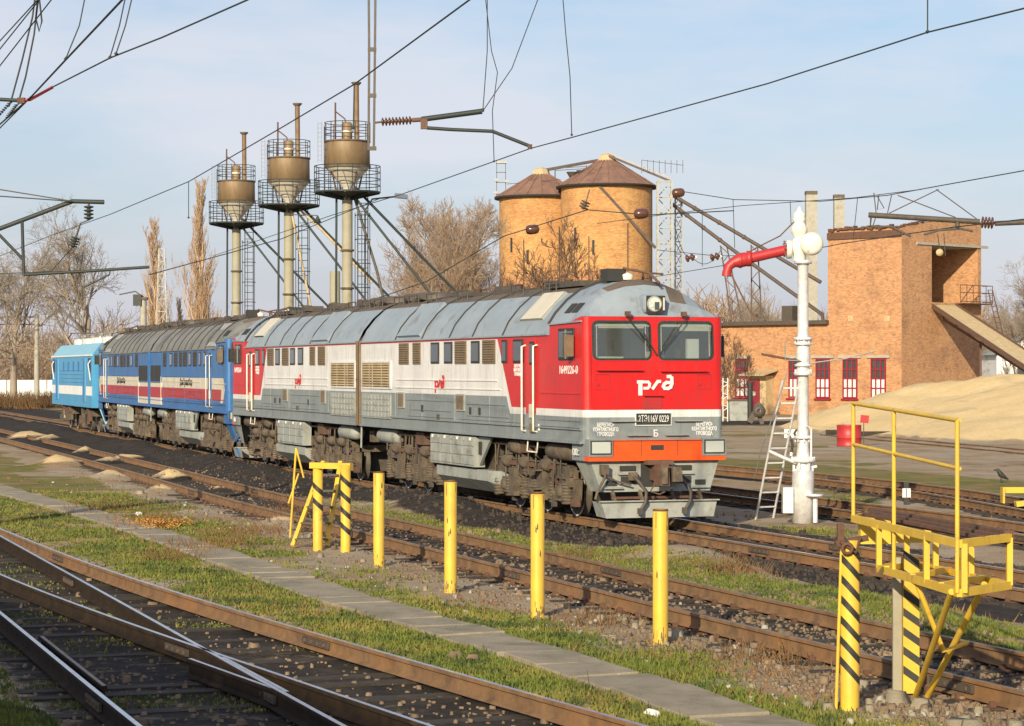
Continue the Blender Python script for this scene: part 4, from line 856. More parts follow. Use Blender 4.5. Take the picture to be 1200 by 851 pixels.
        q = MB(); q.lathe([(.001, -.8), (.12, -.78), (.19, -.66), (.19, .66), (.12, .78), (.001, .8)], (15.4, s * 1.24, 1.38), 'bogie', 14, 'x'); q.build('air_reservoir', t)
        q = MB(); q.lathe([(.001, -.9), (.14, -.88), (.2, -.74), (.2, .74), (.14, .88), (.001, .9)], (2.1, s * 1.24, 1.36), 'greyl', 14, 'x'); q.build('air_reservoir', t)
        q = MB(); q.lathe([(.001, -.5), (.05, -.4), (.16, -.3), (.16, .4), (.001, .42)], (12.6, s * 1.3, 1.4), 'bogie', 12, 'x'); q.build('air_filter', t); q = MB(); q.box((13.2, s * 1.3, 1.42), (.34, .2, .26), 'rustb'); q.build('equipment_box', t); q = MB(); q.box((5.2, s * 1.28, 1.38), (.7, .2, .3), 'rustb'); q.build('equipment_box', t); q = MB(); q.box((16.95, s * 1.46, 1.42), (.72, .06, .34), C['low']); q.build('equipment_box', t)
    q = MB()
    q.poly([(6.9, -1.45, .78), (11.3, -1.45, .78), (11.3, -1.15, .36), (10.4, -1.05, .30), (7.1, -1.05, .30), (6.9, -1.15, .36)][:0] or [(6.9, -1.45, .80), (10.9, -1.45, .80), (10.9, -1.45, .56), (6.9, -1.45, .56)], 'greyl')
    q.poly([(6.9, 1.45, .80), (10.9, 1.45, .80), (10.9, 1.45, .56), (6.9, 1.45, .56)], 'greyl')
    for s in (-1, 1): q.poly([(6.9, s * 1.45, .56), (10.9, s * 1.45, .56), (10.9, s * 1.1, .28), (6.9, s * 1.1, .28)], 'greyl'); q.poly([(10.9, s * 1.45, .80), (11.5, s * 1.2, .80), (11.5, s * 1.1, .40), (10.9, s * 1.1, .28), (10.9, s * 1.45, .56)], 'greyl')
    q.poly([(6.9, -1.1, .28), (10.9, -1.1, .28), (10.9, 1.1, .28), (6.9, 1.1, .28)], 'iron'); q.poly([(6.9, -1.45, .8), (6.9, 1.45, .8), (6.9, 1.45, .56), (6.9, 1.1, .28), (6.9, -1.1, .28), (6.9, -1.45, .56)], 'greyl'); q.poly([(11.5, -1.2, .8), (11.5, 1.2, .8), (11.5, 1.1, .4), (11.5, -1.1, .4)], 'greyl'); q.poly([(6.9, -1.45, .8), (10.9, -1.45, .8), (11.5, -1.2, .8), (11.5, 1.2, .8), (10.9, 1.45, .8), (6.9, 1.45, .8)], 'greyl')
    q.box((8.9, 0, 1.15), (4.0, 2.3, .8), 'iron'); q.build('fuel_tank', t)
    q = MB(); q.box((.0, 0, 2.8), (.34, 1.2, 2.2), 'seam'); q.bar((.12, -1.2, 1.3), (.12, 1.2, 1.3), .1, .3, 'bogie'); q.tube([(.1, -1.5, 1.6), (.05, -1.5, 1.0)], .03, 'greyl', 6); q.box((0.14, -1.57, 2.75), (.07, .05, 2.3), 'louver' if red else 'blue'); q.box((0.14, 1.57, 2.75), (.07, .05, 2.3), 'louver' if red else 'blue'); q.build('gangway', t)
    bogie(t, 4.3, 1); bogie(t, 13.35, 1)
    return t
def place(t, org, toward, z=.2):
    d = toward - org; t.location = (org.x, org.y, z); t.rotation_euler = (0, 0, math.atan2(d.y, d.x))
G1 = 'sections of the red and grey diesel locomotive'; G2 = 'sections of the blue diesel locomotive'
s1 = section('red', 'front red, white and grey diesel locomotive section with its face to the camera', G1); s2 = copy_tree(s1)
tag(s2, 'second red, white and grey diesel locomotive section, coupled behind the front one'); place(s1, JA, NOSEA); place(s2, JA, NOSE2)
s3 = section('blue', 'blue diesel locomotive section with cream and red stripes, nose against the red locomotive', G2); s4 = copy_tree(s3)
tag(s4, 'blue diesel locomotive section farther back, coupled next to the pale blue electric one'); place(s3, JB, ENDB); place(s4, JB, ENDD)
def electric():
    t = thing('electric_locomotive', (0, 0, 0), 'pale blue electric locomotive with a white stripe at the far end of the row', 'locomotive'); Ln = 16.2
    mb = MB()
    for s in (-1, 1):
        for (z0, z1, m) in ((1.25, 1.85, 'sky'), (1.85, 2.3, 'wall_white'), (2.3, 3.85, 'sky')): mb.poly([(0, s * 1.55, z0), (Ln, s * 1.55, z0), (Ln, s * 1.55, z1), (0, s * 1.55, z1)], m)
        mb.poly([(0, s * 1.55, 3.85), (Ln, s * 1.55, 3.85), (Ln - .3, s * 1.1, 4.45), (0, s * 1.1, 4.45)], 'skyl')
    for x in (0, Ln): mb.poly([(x, -1.55, 1.25), (x, 1.55, 1.25), (x, 1.55, 3.85), (x - (.3 if x else 0), 1.1, 4.45), (x - (.3 if x else 0), -1.1, 4.45), (x, -1.55, 3.85)], 'sky')
    mb.poly([(0, -1.1, 4.45), (Ln - .3, -1.1, 4.45), (Ln - .3, 1.1, 4.45), (0, 1.1, 4.45)], 'steel'); mb.poly([(0, -1.55, 1.25), (Ln, -1.55, 1.25), (Ln, 1.55, 1.25), (0, 1.55, 1.25)], 'iron'); mb.build('body', t)
    for s in (-1, 1):
        q = MB(); q.bar((0, s * 1.57, 3.84), (Ln, s * 1.57, 3.84), .04, .07, 'wall_white')
        for z in (2.5, 2.7, 2.9, 3.1): q.bar((3, s * 1.56, z), (13, s * 1.56, z), .03, .03, 'sky')
        q.build('moulding', t)
        for x in (2.6, 13.6): q = MB(); q.box((x, s * 1.56, 2.6), (.7, .04, 2.2), 'sky'); q.box((x + .4, s * 1.6, 2.6), (.04, .06, 2.2), 'blue'); q.build('door', t, bevel=.02)
        for x in (5, 7, 9, 11): q = MB(); q.box((x, s * 1.56, 3.3), (.36, .04, .5), 'blue'); q.build('window', t)
        for x in (.9, 15.2): q = MB(); q.box((x, s * 1.56, 3.35), (.7, .04, .7), 'black'); q.build('cab_window', t)
        for x in (.25, 14.9): q = MB(); q.tube([(x, s * 1.6, 3.6), (x + .1, s * 1.7, 3.4), (x, s * 1.6, 2.6)], .03, 'wall_white', 6); q.build('handrail', t)
    for x in (4.0, 12.0):
        b = MB(); b.box((x, 0, .95), (4.6, 2.5, .3), 'bogie')
        rr = random.Random(int(x))
        for s in (-1, 1):
            for k in range(12): b.box((x + rr.uniform(-2.2, 2.2), s * 1.3, rr.uniform(.5, 1.2)), (.3, .2, rr.uniform(.3, .7)), rr.choice(['bogie', 'rustb', 'iron', 'timber']))
        bo = b.build('bogie', t)
        for e in (-1.5, 1.5):
            for s in (-1, 1):
                w_ = wheel_mesh().build('wheel', bo); w_.location = (x + e, s * .82, .6); w_.rotation_euler = (0, 0, 0 if s < 0 else math.pi); w_.scale = (1.14, 1, 1.14)
    rr = random.Random(9); q = MB()
    for k in range(16):
        x = 1 + k * .92; y = rr.uniform(-.7, .7); q.lathe([(.12, 0), (.16, .06), (.08, .1), (.16, .16), (.08, .2), (.16, .26), (.06, .32), (.05, .4)], (x, y, 4.45), rr.choice(['wall_white', 'steel']), 10); q.box((x, y, 4.9), (rr.uniform(.2, .7), .12, .1), 'steel')
    for x in (2, 6, 9.5, 13): q.box((x, 0, 4.62), (1.4, 1.3, .3), 'wall_white')
    q.tube([(1, .3, 4.98), (14, .3, 5.0)], .035, 'steel', 6); q.build('roof_equipment', t)
    q = MB(); q.tube([(13.4, -.8, 4.5), (15.0, -.8, 4.85), (13.6, -.8, 5.1)], .04, 'rustb', 6); q.tube([(13.4, .8, 4.5), (15.0, .8, 4.85), (13.6, .8, 5.1)], .04, 'rustb', 6); q.bar((13.6, -.9, 5.12), (13.6, .9, 5.12), .08, .06, 'iron'); q.build('pantograph', t)
    q = MB(); q.poly([(-.06, -1.2, 1.2), (-.06, 1.2, 1.2), (-.3, .9, .3), (-.3, -.9, .3)], 'skyl'); q.poly([(-.06, -1.2, 1.2), (-.3, -.9, .3), (.5, -1.2, .3), (.8, -1.4, 1.2)], 'skyl'); q.box((-.1, -.95, 1.4), (.2, .34, .34), 'sky'); q.build('snow_plough', t)
    return t
el = electric(); place(el, E0, E1)
# ---------------------------------------------------------------- brick buildings
def wq(mb, a, b, z0, z1, m='brick', u0=0.0, z2=None):
    """vertical brick quad from a to b; z2 = height of its top at b"""
    l = (Vector(b[:2]) - Vector(a[:2])).length; z2 = z1 if z2 is None else z2
    mb.poly([(a[0], a[1], z0), (b[0], b[1], z0), (b[0], b[1], z2), (a[0], a[1], z1)], m, [(u0, z0), (u0 + l, z0), (u0 + l, z2), (u0, z1)])
BC = Vector((27.9, 172)); BLD = Vector((-.7071, .7071)); BRD = Vector((.7071, .7071))
def wt(px): k = (px - 600) / FPX; return (27.9 - 172 * k) / (.7071 * (1 + k))
def rt(px): k = (px - 600) / FPX; return (172 * k - 27.9) / (.7071 * (1 - k))
def wz(px, py): t = wt(px); return CAMZ - (py - 434) * (172 + .7071 * t) / FPX
NF = Vector((-.7071, -.7071)); NR = Vector((.7071, -.7071))
th = thing('brick_tower', (BC.x, BC.y, 0), 'tall orange brick tower with a large open loading bay and railing', 'building')
def loc3(p, z=0): return (p.x - BC.x, p.y - BC.y, z)
TW, TR = 6.6, 10.0; o0 = Vector((0, 0))
lp = lambda t_, n=0: BLD * t_ + NF * n
rp2 = lambda t_, n=0: BRD * t_ + NR * n
mb = MB(); ZT = 13.55
wq(mb, lp(TW), o0, 0, ZT + .15, z2=ZT - .05)
a0_, a1_, zb_, zt_ = 3.7, 9.55, 8.25, 12.35
wq(mb, o0, rp2(a0_), 0, ZT + .1, u0=20, z2=14.15); wq(mb, rp2(a0_), rp2(a1_), 0, zb_, u0=23.7); wq(mb, rp2(a0_), rp2(a1_), zt_ + .22, 14.15, u0=23.7, z2=14.3); wq(mb, rp2(a1_), rp2(TR), 0, 14.3, u0=29.6)
bk = BLD * TW; wq(mb, rp2(TR), rp2(TR) + bk, 0, 14.3, u0=40); wq(mb, rp2(TR) + bk, bk, 0, 14.3, u0=50, z2=ZT + .1)
# bay recess
dI = BLD * 4.6
wq(mb, rp2(a0_), rp2(a0_) + dI, zb_, zt_, u0=3); wq(mb, rp2(a0_) + dI, rp2(a1_) + dI, zb_, zt_, u0=9); wq(mb, rp2(a1_) + dI, rp2(a1_), zb_, zt_, u0=15)
A, B_ = rp2(a0_), rp2(a1_)
mb.poly([(A.x, A.y, zb_), (B_.x, B_.y, zb_), (B_.x + dI.x, B_.y + dI.y, zb_), (A.x + dI.x, A.y + dI.y, zb_)], 'conc', [(0, 0)] * 4); mb.poly([(A.x, A.y, zt_), (B_.x, B_.y, zt_), (B_.x + dI.x, B_.y + dI.y, zt_), (A.x + dI.x, A.y + dI.y, zt_)], 'conc', [(0, 0)] * 4)
mb.poly([(0, 0, ZT - .2), (BRD.x * TR, BRD.y * TR, ZT - .2), (BRD.x * TR + bk.x, BRD.y * TR + bk.y, ZT - .2), (bk.x, bk.y, ZT - .2)], 'iron', [(0, 0)] * 4)
mb.build('wall', th)
q = MB(); c = rp2((2.6 + TR) / 2, .03); q.box((c.x, c.y, zt_ + .13), (TR - 1.0, .16, .18), 'conc', R(45)); q.build('lintel', th)
q = MB(); c = lp(TW / 2, .06); q.box((c.x, c.y, ZT - .42), (TW, .14, .5), 'rust', R(135)); rr = random.Random(4)
for i in range(26): p = lp(.1 + i * .25, .03); q.box((p.x, p.y, ZT + .04 + rr.uniform(-.05, .1)), (.24, .3, rr.uniform(.08, .3)), 'rust', R(135))
for i in range(30): p = rp2(.2 + i * .33, -.05); q.box((p.x, p.y, ZT + .1 + min(1, i / 11) * .6 + rr.uniform(0, .08)), (.3, .26, rr.uniform(.05, .2)), 'rust', R(45))
q.build('parapet', th)
for px in (997, 1040): t_ = wt(px); p = lp(t_, .02); q = MB(); q.box((p.x, p.y, wz(px, 373.5)), (.46, .06, .42), 'timber', R(135)); q.build('wall_plate', th)
q = MB()
for z in (zb_ + .1, zb_ + .75, zb_ + 1.3): a, b = rp2(6.0, .9), rp2(a1_ + .6, .9); q.bar(loc3(a + BC, z), loc3(b + BC, z), .05, .05, 'rust'); q.bar((b.x, b.y, z), (rp2(a1_ + .6).x, rp2(a1_ + .6).y, z), .05, .05, 'rust')
for k in range(6): a = rp2(6.0 + k * .83, .9); q.bar((a.x, a.y, zb_), (a.x, a.y, zb_ + 1.3), .05, .05, 'rust')
a, b = rp2(6.0, .9), rp2(7.6, .9); q.bar((a.x, a.y, zb_), (b.x, b.y, zb_ + 1.3), .05, .05, 'rust'); a, b = rp2(6.8, .45), rp2(a1_ + .6, .45); q.box(((a.x + b.x) / 2, (a.y + b.y) / 2, zb_ - .05), (3.4, .9, .08), 'rust', R(45)); q.build('balcony_railing', th)
q = MB()
for s in (-.3, .3):
    a, b = rp2(9.7 + s, 1.0), rp2(10.9 + s, 1.8); q.bar((a.x, a.y, zb_ + 1.0), (b.x, b.y, 3.6), .06, .06, 'rust')
for k in range(14): f = k / 14; a, b = rp2(9.4, 1.0).lerp(rp2(10.6, 1.8), f), rp2(10.0, 1.0).lerp(rp2(11.2, 1.8), f); z = zb_ + 1.0 - f * (zb_ - 2.6); q.bar((a.x, a.y, z), (b.x, b.y, z), .04, .04, 'rust')
q.build('ladder', th)
# the low wing with red windows
LW = 17.2; wing = thing('brick_wing', (BC.x, BC.y, 0), 'low brick building with crimson windows left of the brick tower', 'building')
winp = [(869, 16), (931, 15), (964.6, 16.5), (996.5, 17), (1029.7, 17.5)]; ZW = 6.7
wins = sorted([(wt(px + w_ / 2), wt(px - w_ / 2)) for px, w_ in winp]); wz0_, wz1_ = 1.25, 4.15
def wall_with_holes(mb, t0, t1, z1, holes, n=0.0):
    t = t0
    for a, b in holes:
        wq(mb, lp(a, n), lp(t, n), 0, z1, u0=60 - a); wq(mb, lp(b, n), lp(a, n), 0, wz0_, u0=60 - b); wq(mb, lp(b, n), lp(a, n), wz1_, z1, u0=60 - b)
        for q_ in (a, b): wq(mb, lp(q_, n), lp(q_, n - .25), wz0_, wz1_)
        t = b
    wq(mb, lp(t1, n), lp(t, n), 0, z1, u0=60 - t1)
mb = MB(); n0 = .03; wall_with_holes(mb, 0.0, LW, ZW, [], n0) if 0 else None
holes_low = [h for h in wins if h[0] > TW]; 
wall_with_holes(mb, TW, LW, ZW, holes_low, 0.0); wq(mb, lp(LW), lp(LW) + BRD * 9, 0, ZW, u0=80) ; wq(mb, lp(LW) + BRD * 9, lp(TW) + BRD * 9, 0, ZW, u0=90); mb.build('wall', wing)
q = MB(); c = (lp(TW) + lp(LW)) / 2 + BRD * 4.4; q.box((c.x, c.y, ZW + .14), (LW - TW + .3 - .1, 9.6, .3), 'iron', R(135)); q.build('roof', wing)
q = MB(); p = lp(wt(912), -1.5); q.box((p.x, p.y, ZW + .85), (1.0, .9, 1.2), 'iron', R(135)); q.build('roof_vent', wing)
def red_window(par, a, b, onwall):
    t_ = (a + b) / 2; wd = b - a; f = MB(); n_ = .015 if onwall else -.12
    def bx(u, z, du, dz, m, nn=0.0, dn=.06): p = lp(t_ + u, n_ + nn); f.box((p.x, p.y, z), (du, dn, dz), m, R(135))
    for u in (-wd / 2 + .05, 0 - wd / 6, wd / 6, wd / 2 - .05): bx(u, (wz0_ + wz1_) / 2, .09, wz1_ - wz0_, 'wframe', .03, .09)
    for z in (wz0_ + .06, wz0_ + .75 * 1, wz0_ + 1.45, wz0_ + 2.1, wz1_ - .06): bx(0, z, wd - .03, .09, 'wframe', .028, .08)
    f = f.build('window_frame', par); g = MB()
    p = lp(t_, n_ - .02); g.box((p.x, p.y, wz0_ + 2.2), (wd, .03, 1.4), 'glass', R(135)); p = lp(t_, n_ - .01); g.box((p.x, p.y, wz0_ + .72), (wd - .02, .03, 1.42), 'wall_white', R(135)); g.build('pane', f)
    l = MB(); p = lp(t_, .05); l.box((p.x, p.y, wz1_ + .14), (wd + .7, .16, .2), 'conc', R(135)); l.build('window_lintel', f); l = MB(); p = lp(t_, .06); l.box((p.x, p.y, wz0_ - .08), (wd + .2, .2, .12), 'wframe', R(135)); l.build('window_sill', f)
for a, b in wins: red_window(wing if a > TW else th, a, b, a < TW)
dd_ = wt(898); q = MB(); p = lp(dd_, .5); q.box((p.x, p.y, 1.45), (1.5, 1.0, 2.9), 'timber', R(135)); pw = q.build('porch', wing)
q = MB(); p = lp(dd_ + .25, 1.03); q.box((p.x, p.y, 1.35), (.9, .06, 2.6), 'wframe', R(135)); q.build('door', pw); q = MB(); p = lp(dd_ + .3, 1.1); q.box((p.x, p.y, 1.55), (.26, .03, .3), 'wall_white', R(135)); q.build('notice', pw)
q = MB(); p = lp(dd_, .8); q.box((p.x, p.y, 3.15), (2.4, 2.2, .1), 'timber', Matrix.Rotation(R(135), 3, 'Z') @ Matrix.Rotation(R(-12), 3, 'X')); q.build('canopy', pw)
# conveyor chute
ch = thing('conveyor_chute', (0, 0, 0), 'sloping wooden conveyor chute from the brick tower down to the sand', 'conveyor')
a = Vector((*(BC + rp2(4.6, .4)), 8.0)); b = Vector((36.2, 160, 2.7)); q = MB(); d = (b - a).normalized(); sd_ = Vector((d.y, -d.x, 0)).normalized()
q.bar(a, b, 1.9, .08, 'timber'); q.build('chute_floor', ch); q = MB()
for s in (-.98, .98): q.bar(a + sd_ * s + Vector((0, 0, .02)), b + sd_ * s, .07, .34, 'rustb')
q.build('side_beam', ch); q = MB()
q.bar(a - Vector((0, 0, 1.0)), b - Vector((0, 0, .75)), .08, .16, 'rustb'); q.bar(a - Vector((0, 0, .62)) + sd_ * -.7, b - Vector((0, 0, .5)) + sd_ * -.7, .04, .8, 'timber')
for k in range(9): c = a.lerp(b, k / 8); q.bar(c, c - Vector((0, 0, .98)), .08, .1, 'rustb')
q.build('truss', ch)
for k in (.35, .75): c = a.lerp(b, k); q = MB(); q.bar(c - Vector((0, 0, .8)), (c.x, c.y, 0), .16, .16, 'rustb'); q.build('leg', ch)
# ---------------------------------------------------------------- silos
def cyl_wall(mb, c, r, z0, z1, m, n=56):
    for k in range(n):
        a, b = 2 * math.pi * k / n, 2 * math.pi * (k + 1) / n; u0, u1 = a * r, b * r
        mb.poly([(c[0] + r * math.cos(a), c[1] + r * math.sin(a), z0), (c[0] + r * math.cos(b), c[1] + r * math.sin(b), z0), (c[0] + r * math.cos(b), c[1] + r * math.sin(b), z1), (c[0] + r * math.cos(a), c[1] + r * math.sin(a), z1)], m, [(u0, z0), (u1, z0), (u1, z1), (u0, z1)])
def silo(px, Y_, r, ze, za, label, extra):
    x = (px - 600) / FPX * Y_; t = thing('brick_silo', (x, Y_, 0), label, 'silo', 'brick silos')
    mb = MB(); cyl_wall(mb, (0, 0), r, 0, ze * .62, 'silobricklow'); cyl_wall(mb, (0, 0), r, ze * .62, ze, 'silobrick'); mb.build('wall', t)
    mb = MB(); n = 20; mb.lathe([(r + .38, ze - .05), (.55, za - .15)], (0, 0, 0), 'silomtl', n, smooth=False); mb.lathe([(r - .1, ze - .18), (r + .38, ze - .2), (r + .4, ze - .03)], (0, 0, 0), 'seam', 40)
    for k in range(n): a = 2 * math.pi * k / n; mb.bar(((r + .38) * math.cos(a), (r + .38) * math.sin(a), ze - .02), (.55 * math.cos(a), .55 * math.sin(a), za - .12), .05, .06, 'silomtl')
    ro = mb.build('roof', t); q = MB(); q.lathe([(.75, za - .25), (.6, za + .15), (.2, za + .35), (.001, za + .38)], (0, 0, 0), 'timber', 9, smooth=False); q.build('roof_cap', ro)
    q = MB(); rr = random.Random(int(px))
    for k in range(8): a = -math.pi / 2 + rr.uniform(-.9, .9); z = rr.uniform(6, ze - 2); 
    for (a, z0, z1) in ((-2.0, 9, 13.5), (-1.15, 7, 14.5)): q.tube([((r + .05) * math.cos(a), (r + .05) * math.sin(a), z0), ((r + .05) * math.cos(a), (r + .05) * math.sin(a), z1)], .035, 'iron', 5)
    for (z) in (6.2,): q.ring((0, 0, z), r + .02, .03, 'iron', 40)
    q.build('hoop', t)
    for i in range(2):
        q = MB(); a = -2.35 + i * .45; q.box(((r + .01) * math.cos(a), (r + .01) * math.sin(a), ze - 3.9 - i), (.12, .16, 1.1), 'seam', a); q.build('vent_slot', t)
    return t
sa = silo(634, 190, 3.30, 17.0, 19.0, 'left orange brick silo with a brown conical roof and lamps at its edge', 0)
sb2 = silo(711, 186, 3.54, 17.55, 19.75, 'right, larger brick silo with a conical roof joined to the conveyor', 1)
q = MB()  # lamp rack at the left eave
for z in (17.2, 18.1, 18.9, 19.6): q.bar((-3.55, -.6, z), (-2.75, -.6, z), .05, .05, 'iron')
for x in (-3.5, -2.8): q.bar((x, -.6, 16.9), (x, -.6, 19.8), .05, .05, 'iron')
for x, z in ((-3.3, 19.7), (-2.9, 19.7), (-3.5, 18.3), (-2.7, 18.2), (-3.6, 17.3), (-2.6, 17.3)): q.box((x, -.7, z), (.36, .3, .2), 'steel')
q.tube([(-2.7, -.4, 18.0), (1.5, -2.5, 18.2)], .02, 'iron', 4); q.build('lamp_rack', sa)
q = MB()
for s in (-1, 1):
    q.bar((-4.0, -1.0 * s, 17.6), (-4.0, -1.0 * s, 18.9), .06, .06, 'iron'); q.bar((-1.6, -1.0 * s, 18.2), (-1.6, -1.0 * s, 19.1), .06, .06, 'iron'); q.bar((-4.0, -s, 18.85), (-1.6, -s, 19.0), .05, .05, 'iron')
q.lathe([(.1, 0), (.45, .6)], (-2.7, -.6, 18.0), 'iron', 10); q.lathe([(.1, 0), (.4, .5)], (-2.0, -.9, 18.2), 'iron', 10); q.build('railing', sb2)
q = MB(); q.bar((.4, 0, 19.75), (-4.9, 4.0, 19.1), .22, .2, 'pipeb'); q.build('conveyor_arm', sb2)
q = MB(); q.bar((.2, -.4, 19.85), (4.9, -1.9, 17.75), .5, .16, 'pipeb'); q.bar((.2, -.4, 20.05), (4.9, -1.9, 18.0), .06, .06, 'timber')
for k in range(8): x = 2.6 + k * .45; q.bar((x, -2.0, 18.4), (x, -2.0, 19.4), .04, .04, 'iron')
q.bar((2.6, -2.0, 19.4), (5.8, -2.0, 19.0), .04, .04, 'iron'); q.build('conveyor_arm', sb2)
q = MB(); q.bar((-.8, -3.55, 17.4), (3.6, -3.2, 12.6), .2, .2, 'pipeb'); q.build('down_pipe', sb2)
# lattice masts
def lattice(mb, base, w0, w1, z0, z1, m, n=8, t=.08):
    for k in range(n):
        f0, f1 = k / n, (k + 1) / n; a, b = w0 + (w1 - w0) * f0, w0 + (w1 - w0) * f1; za, zb = z0 + (z1 - z0) * f0, z0 + (z1 - z0) * f1
        cs = lambda w_, z: [Vector((base[0] + sx_ * w_ / 2, base[1] + sy_ * w_ / 2, z)) for sx_, sy_ in ((-1, -1), (1, -1), (1, 1), (-1, 1))]
        A, B = cs(a, za), cs(b, zb)
        for i in range(4):
            j = (i + 1) % 4; mb.bar(A[i], B[i], t, t, m)
            mb.bar(A[i], B[j], t * .6, t * .6, m) if k % 2 else mb.bar(A[j], B[i], t * .6, t * .6, m); mb.bar(B[i], B[j], t * .6, t * .6, m)
mst = thing('lattice_mast', (0, 0, 0), 'white steel lattice mast against the right silo', 'mast'); q = MB(); lattice(q, (11.55, 182.0), 1.05, 1.05, 0, 17.6, 'steel', 15, .13); q.build('truss', mst); q = MB(); lattice(q, (12.75, 184), .5, .5, 0, 16.9, 'steel', 18, .10); q.build('truss', mst)
mst = thing('lattice_mast', (-27.8, 0, 0), 'slim white lattice mast in front of the poplars', 'mast'); q = MB(); P0 = atY(190, 400, 190); lattice(q, (P0.x + 27.8, 190), 1.3, .45, 0, 12.9, 'steel', 13, .05); q.build('truss', mst)
# sand pipes and trestles
for pts, lab in (([(785, 227), (901, 295), (962, 331)], 'upper of the two long brown pipes sloping from the silo to the brick wing'), ([(786, 238), (863, 296), (964, 369)], 'lower of the two long brown pipes sloping from the silo to the brick wing')):
    q = MB(); P_ = [atY(x, y, 183 - i * 1.5) for i, (x, y) in enumerate(pts)]; 
    if 'lower' in lab: P_.append(P_[-1] + Vector((.1, 0, -1.6)))
    q.tube(P_, .14, 'pipeb', 8); 
    for k in range(1, 4): c = P_[0].lerp(P_[1], k / 4); d = (P_[1] - P_[0]).normalized() * .08; q.tube([c - d, c + d], .18, 'pipeb', 8)
    tag(q.build('sand_pipe'), lab, 'pipe')
for (a, b, yy, lab) in (((848, 288), (864, 378), 186, 'leaning brown trestle under the sand pipes'), ((884, 287), (887, 378), 186, 'upright brown trestle under the sand pipes')):
    q = MB(); A, B = atY(*a, yy), atY(*b, yy)
    for s in (-.4, .4): q.bar(A + Vector((s * .6, 0, 0)), B + Vector((s, 0, -.1)), .1, .1, 'pipeb')
    for k in range(9):
        c0, c1 = A.lerp(B, k / 9), A.lerp(B, (k + 1) / 9); s = .3 if k % 2 else -.3; q.bar(c0 + Vector((s, 0, 0)), c1 - Vector((s, 0, 0)), .06, .06, 'rustb')
    if 'leaning' in lab: q.bar(atY(857, 322, 186), atY(884, 376, 185.5), .12, .12, 'rustb')
    tag(q.build('pipe_trestle'), lab, 'trestle')
for (px, y0, Y_, w_, lab) in ((950.5, 227, 205, .95, 'tall pale concrete column behind the brick wing'), (983, 231, 215, .9, 'pale concrete column showing just above the brick tower')):
    q = MB(); P0 = atY(px, y0, Y_); q.box((P0.x, Y_, P0.z / 2), (w_, w_, P0.z), 'conc'); q.box((P0.x, Y_, P0.z + .05), (w_ * 1.05, w_ * 1.05, .3), 'bogie'); tag(q.build('concrete_column'), lab, 'column')
wh = thing('white_house', (0, 0, 0), 'white gabled house behind trees at the right edge', 'house'); q = MB(); P0 = atY(1168, 430, 235); x0 = P0.x
q.box((x0 + 4.5, 239, 2.5), (9, 8, 5), 'wall_white'); q.poly([(x0, 235 - .01, 5), (x0 + 4.6, 234.99, 7.6), (x0 + 9, 234.99, 5)], 'wall_white'); q.build('wall', wh)
q = MB(); q.poly([(x0 - .4, 234.4, 4.8), (x0 + 4.6, 234.4, 7.8), (x0 + 4.6, 243.5, 7.8), (x0 - .4, 243.5, 4.8)], 'greyl'); q.poly([(x0 + 9.4, 234.4, 4.8), (x0 + 4.6, 234.4, 7.8), (x0 + 4.6, 243.5, 7.8), (x0 + 9.4, 243.5, 4.8)], 'greyl'); q.build('roof', wh)
for i in range(2): q = MB(); q.box((x0 + 2.5 + i * 3.6, 234.97, 3.0), (1.0, .08, 1.3), 'glass'); q.build('window', wh)
# far left: white wall, portal frame, concrete lamp post
q = MB()
for i in range(12): q.box((-62 + i * 4.1, 246 + i * .05, 1.15), (4.0, .14, 2.3), 'wall_white')
tag(q.build('white_wall'), 'long low whitewashed wall far behind at the left edge', 'wall')
q = MB(); A, B = atY(-40, 376, 225), atY(43, 376, 225)
for s in (-.35, .35): q.bar(A + Vector((0, 0, s)), B + Vector((0, 0, s)), .12, .12, 'rustb')
for k in range(12): c0, c1 = A.lerp(B, k / 12), A.lerp(B, (k + 1) / 12); q.bar(c0 + Vector((0, 0, .35 * (-1) ** k)), c1 - Vector((0, 0, .35 * (-1) ** k)), .07, .07, 'rustb')
pf = thing('catenary_portal', (0, 0, 0), 'rusty lattice portal on concrete posts at the far left', 'portal'); q.build('beam', pf)
for P0 in (B, A): q = MB(); q.tube([(P0.x, P0.y, 0), (P0.x, P0.y, P0.z + .6)], [.28, .2], 'conc', 8); q.build('post', pf)
lp_ = thing('lamp_post', (0, 0, 0), 'concrete lamp post with a curved arm behind the blue locomotive', 'street lamp'); P0 = atY(168, 350, 150)
q = MB(); q.tube([(P0.x, 150, 0), (P0.x, 150, P0.z)], [.26, .19], 'conc', 8); q.box((P0.x, 150, P0.z), (.5, .5, .16), 'bogie'); q.build('post', lp_); q = MB(); q.tube([(P0.x, 150, P0.z + .1), (P0.x - .5, 150, P0.z + .45), (P0.x - 1.5, 150, P0.z + .25)], .045, 'iron', 6); q.box((P0.x - .35, 149.9, P0.z - .1), (.5, .4, .7), 'dgreen'); q.build('lamp_arm', lp_)
cp_ = tag(MB().tube([(atY(463, 300, 130).x, 130, 0), (atY(463, 300, 130).x, 130, 7.9)], [.3, .24], 'conc', 10).build('concrete_post'), 'short concrete post beyond the nearest sand hopper', 'post') if 0 else None
for (px, y0, y_, lab) in ((392.5, 318, 118, 'pale concrete post between the second and third sand hopper towers'),):
    P0 = atY(px, y0, y_); tag(MB().tube([(P0.x, y_, 0), (P0.x, y_, P0.z)], [.3, .26], 'post', 10).build('concrete_post'), lab, 'post')
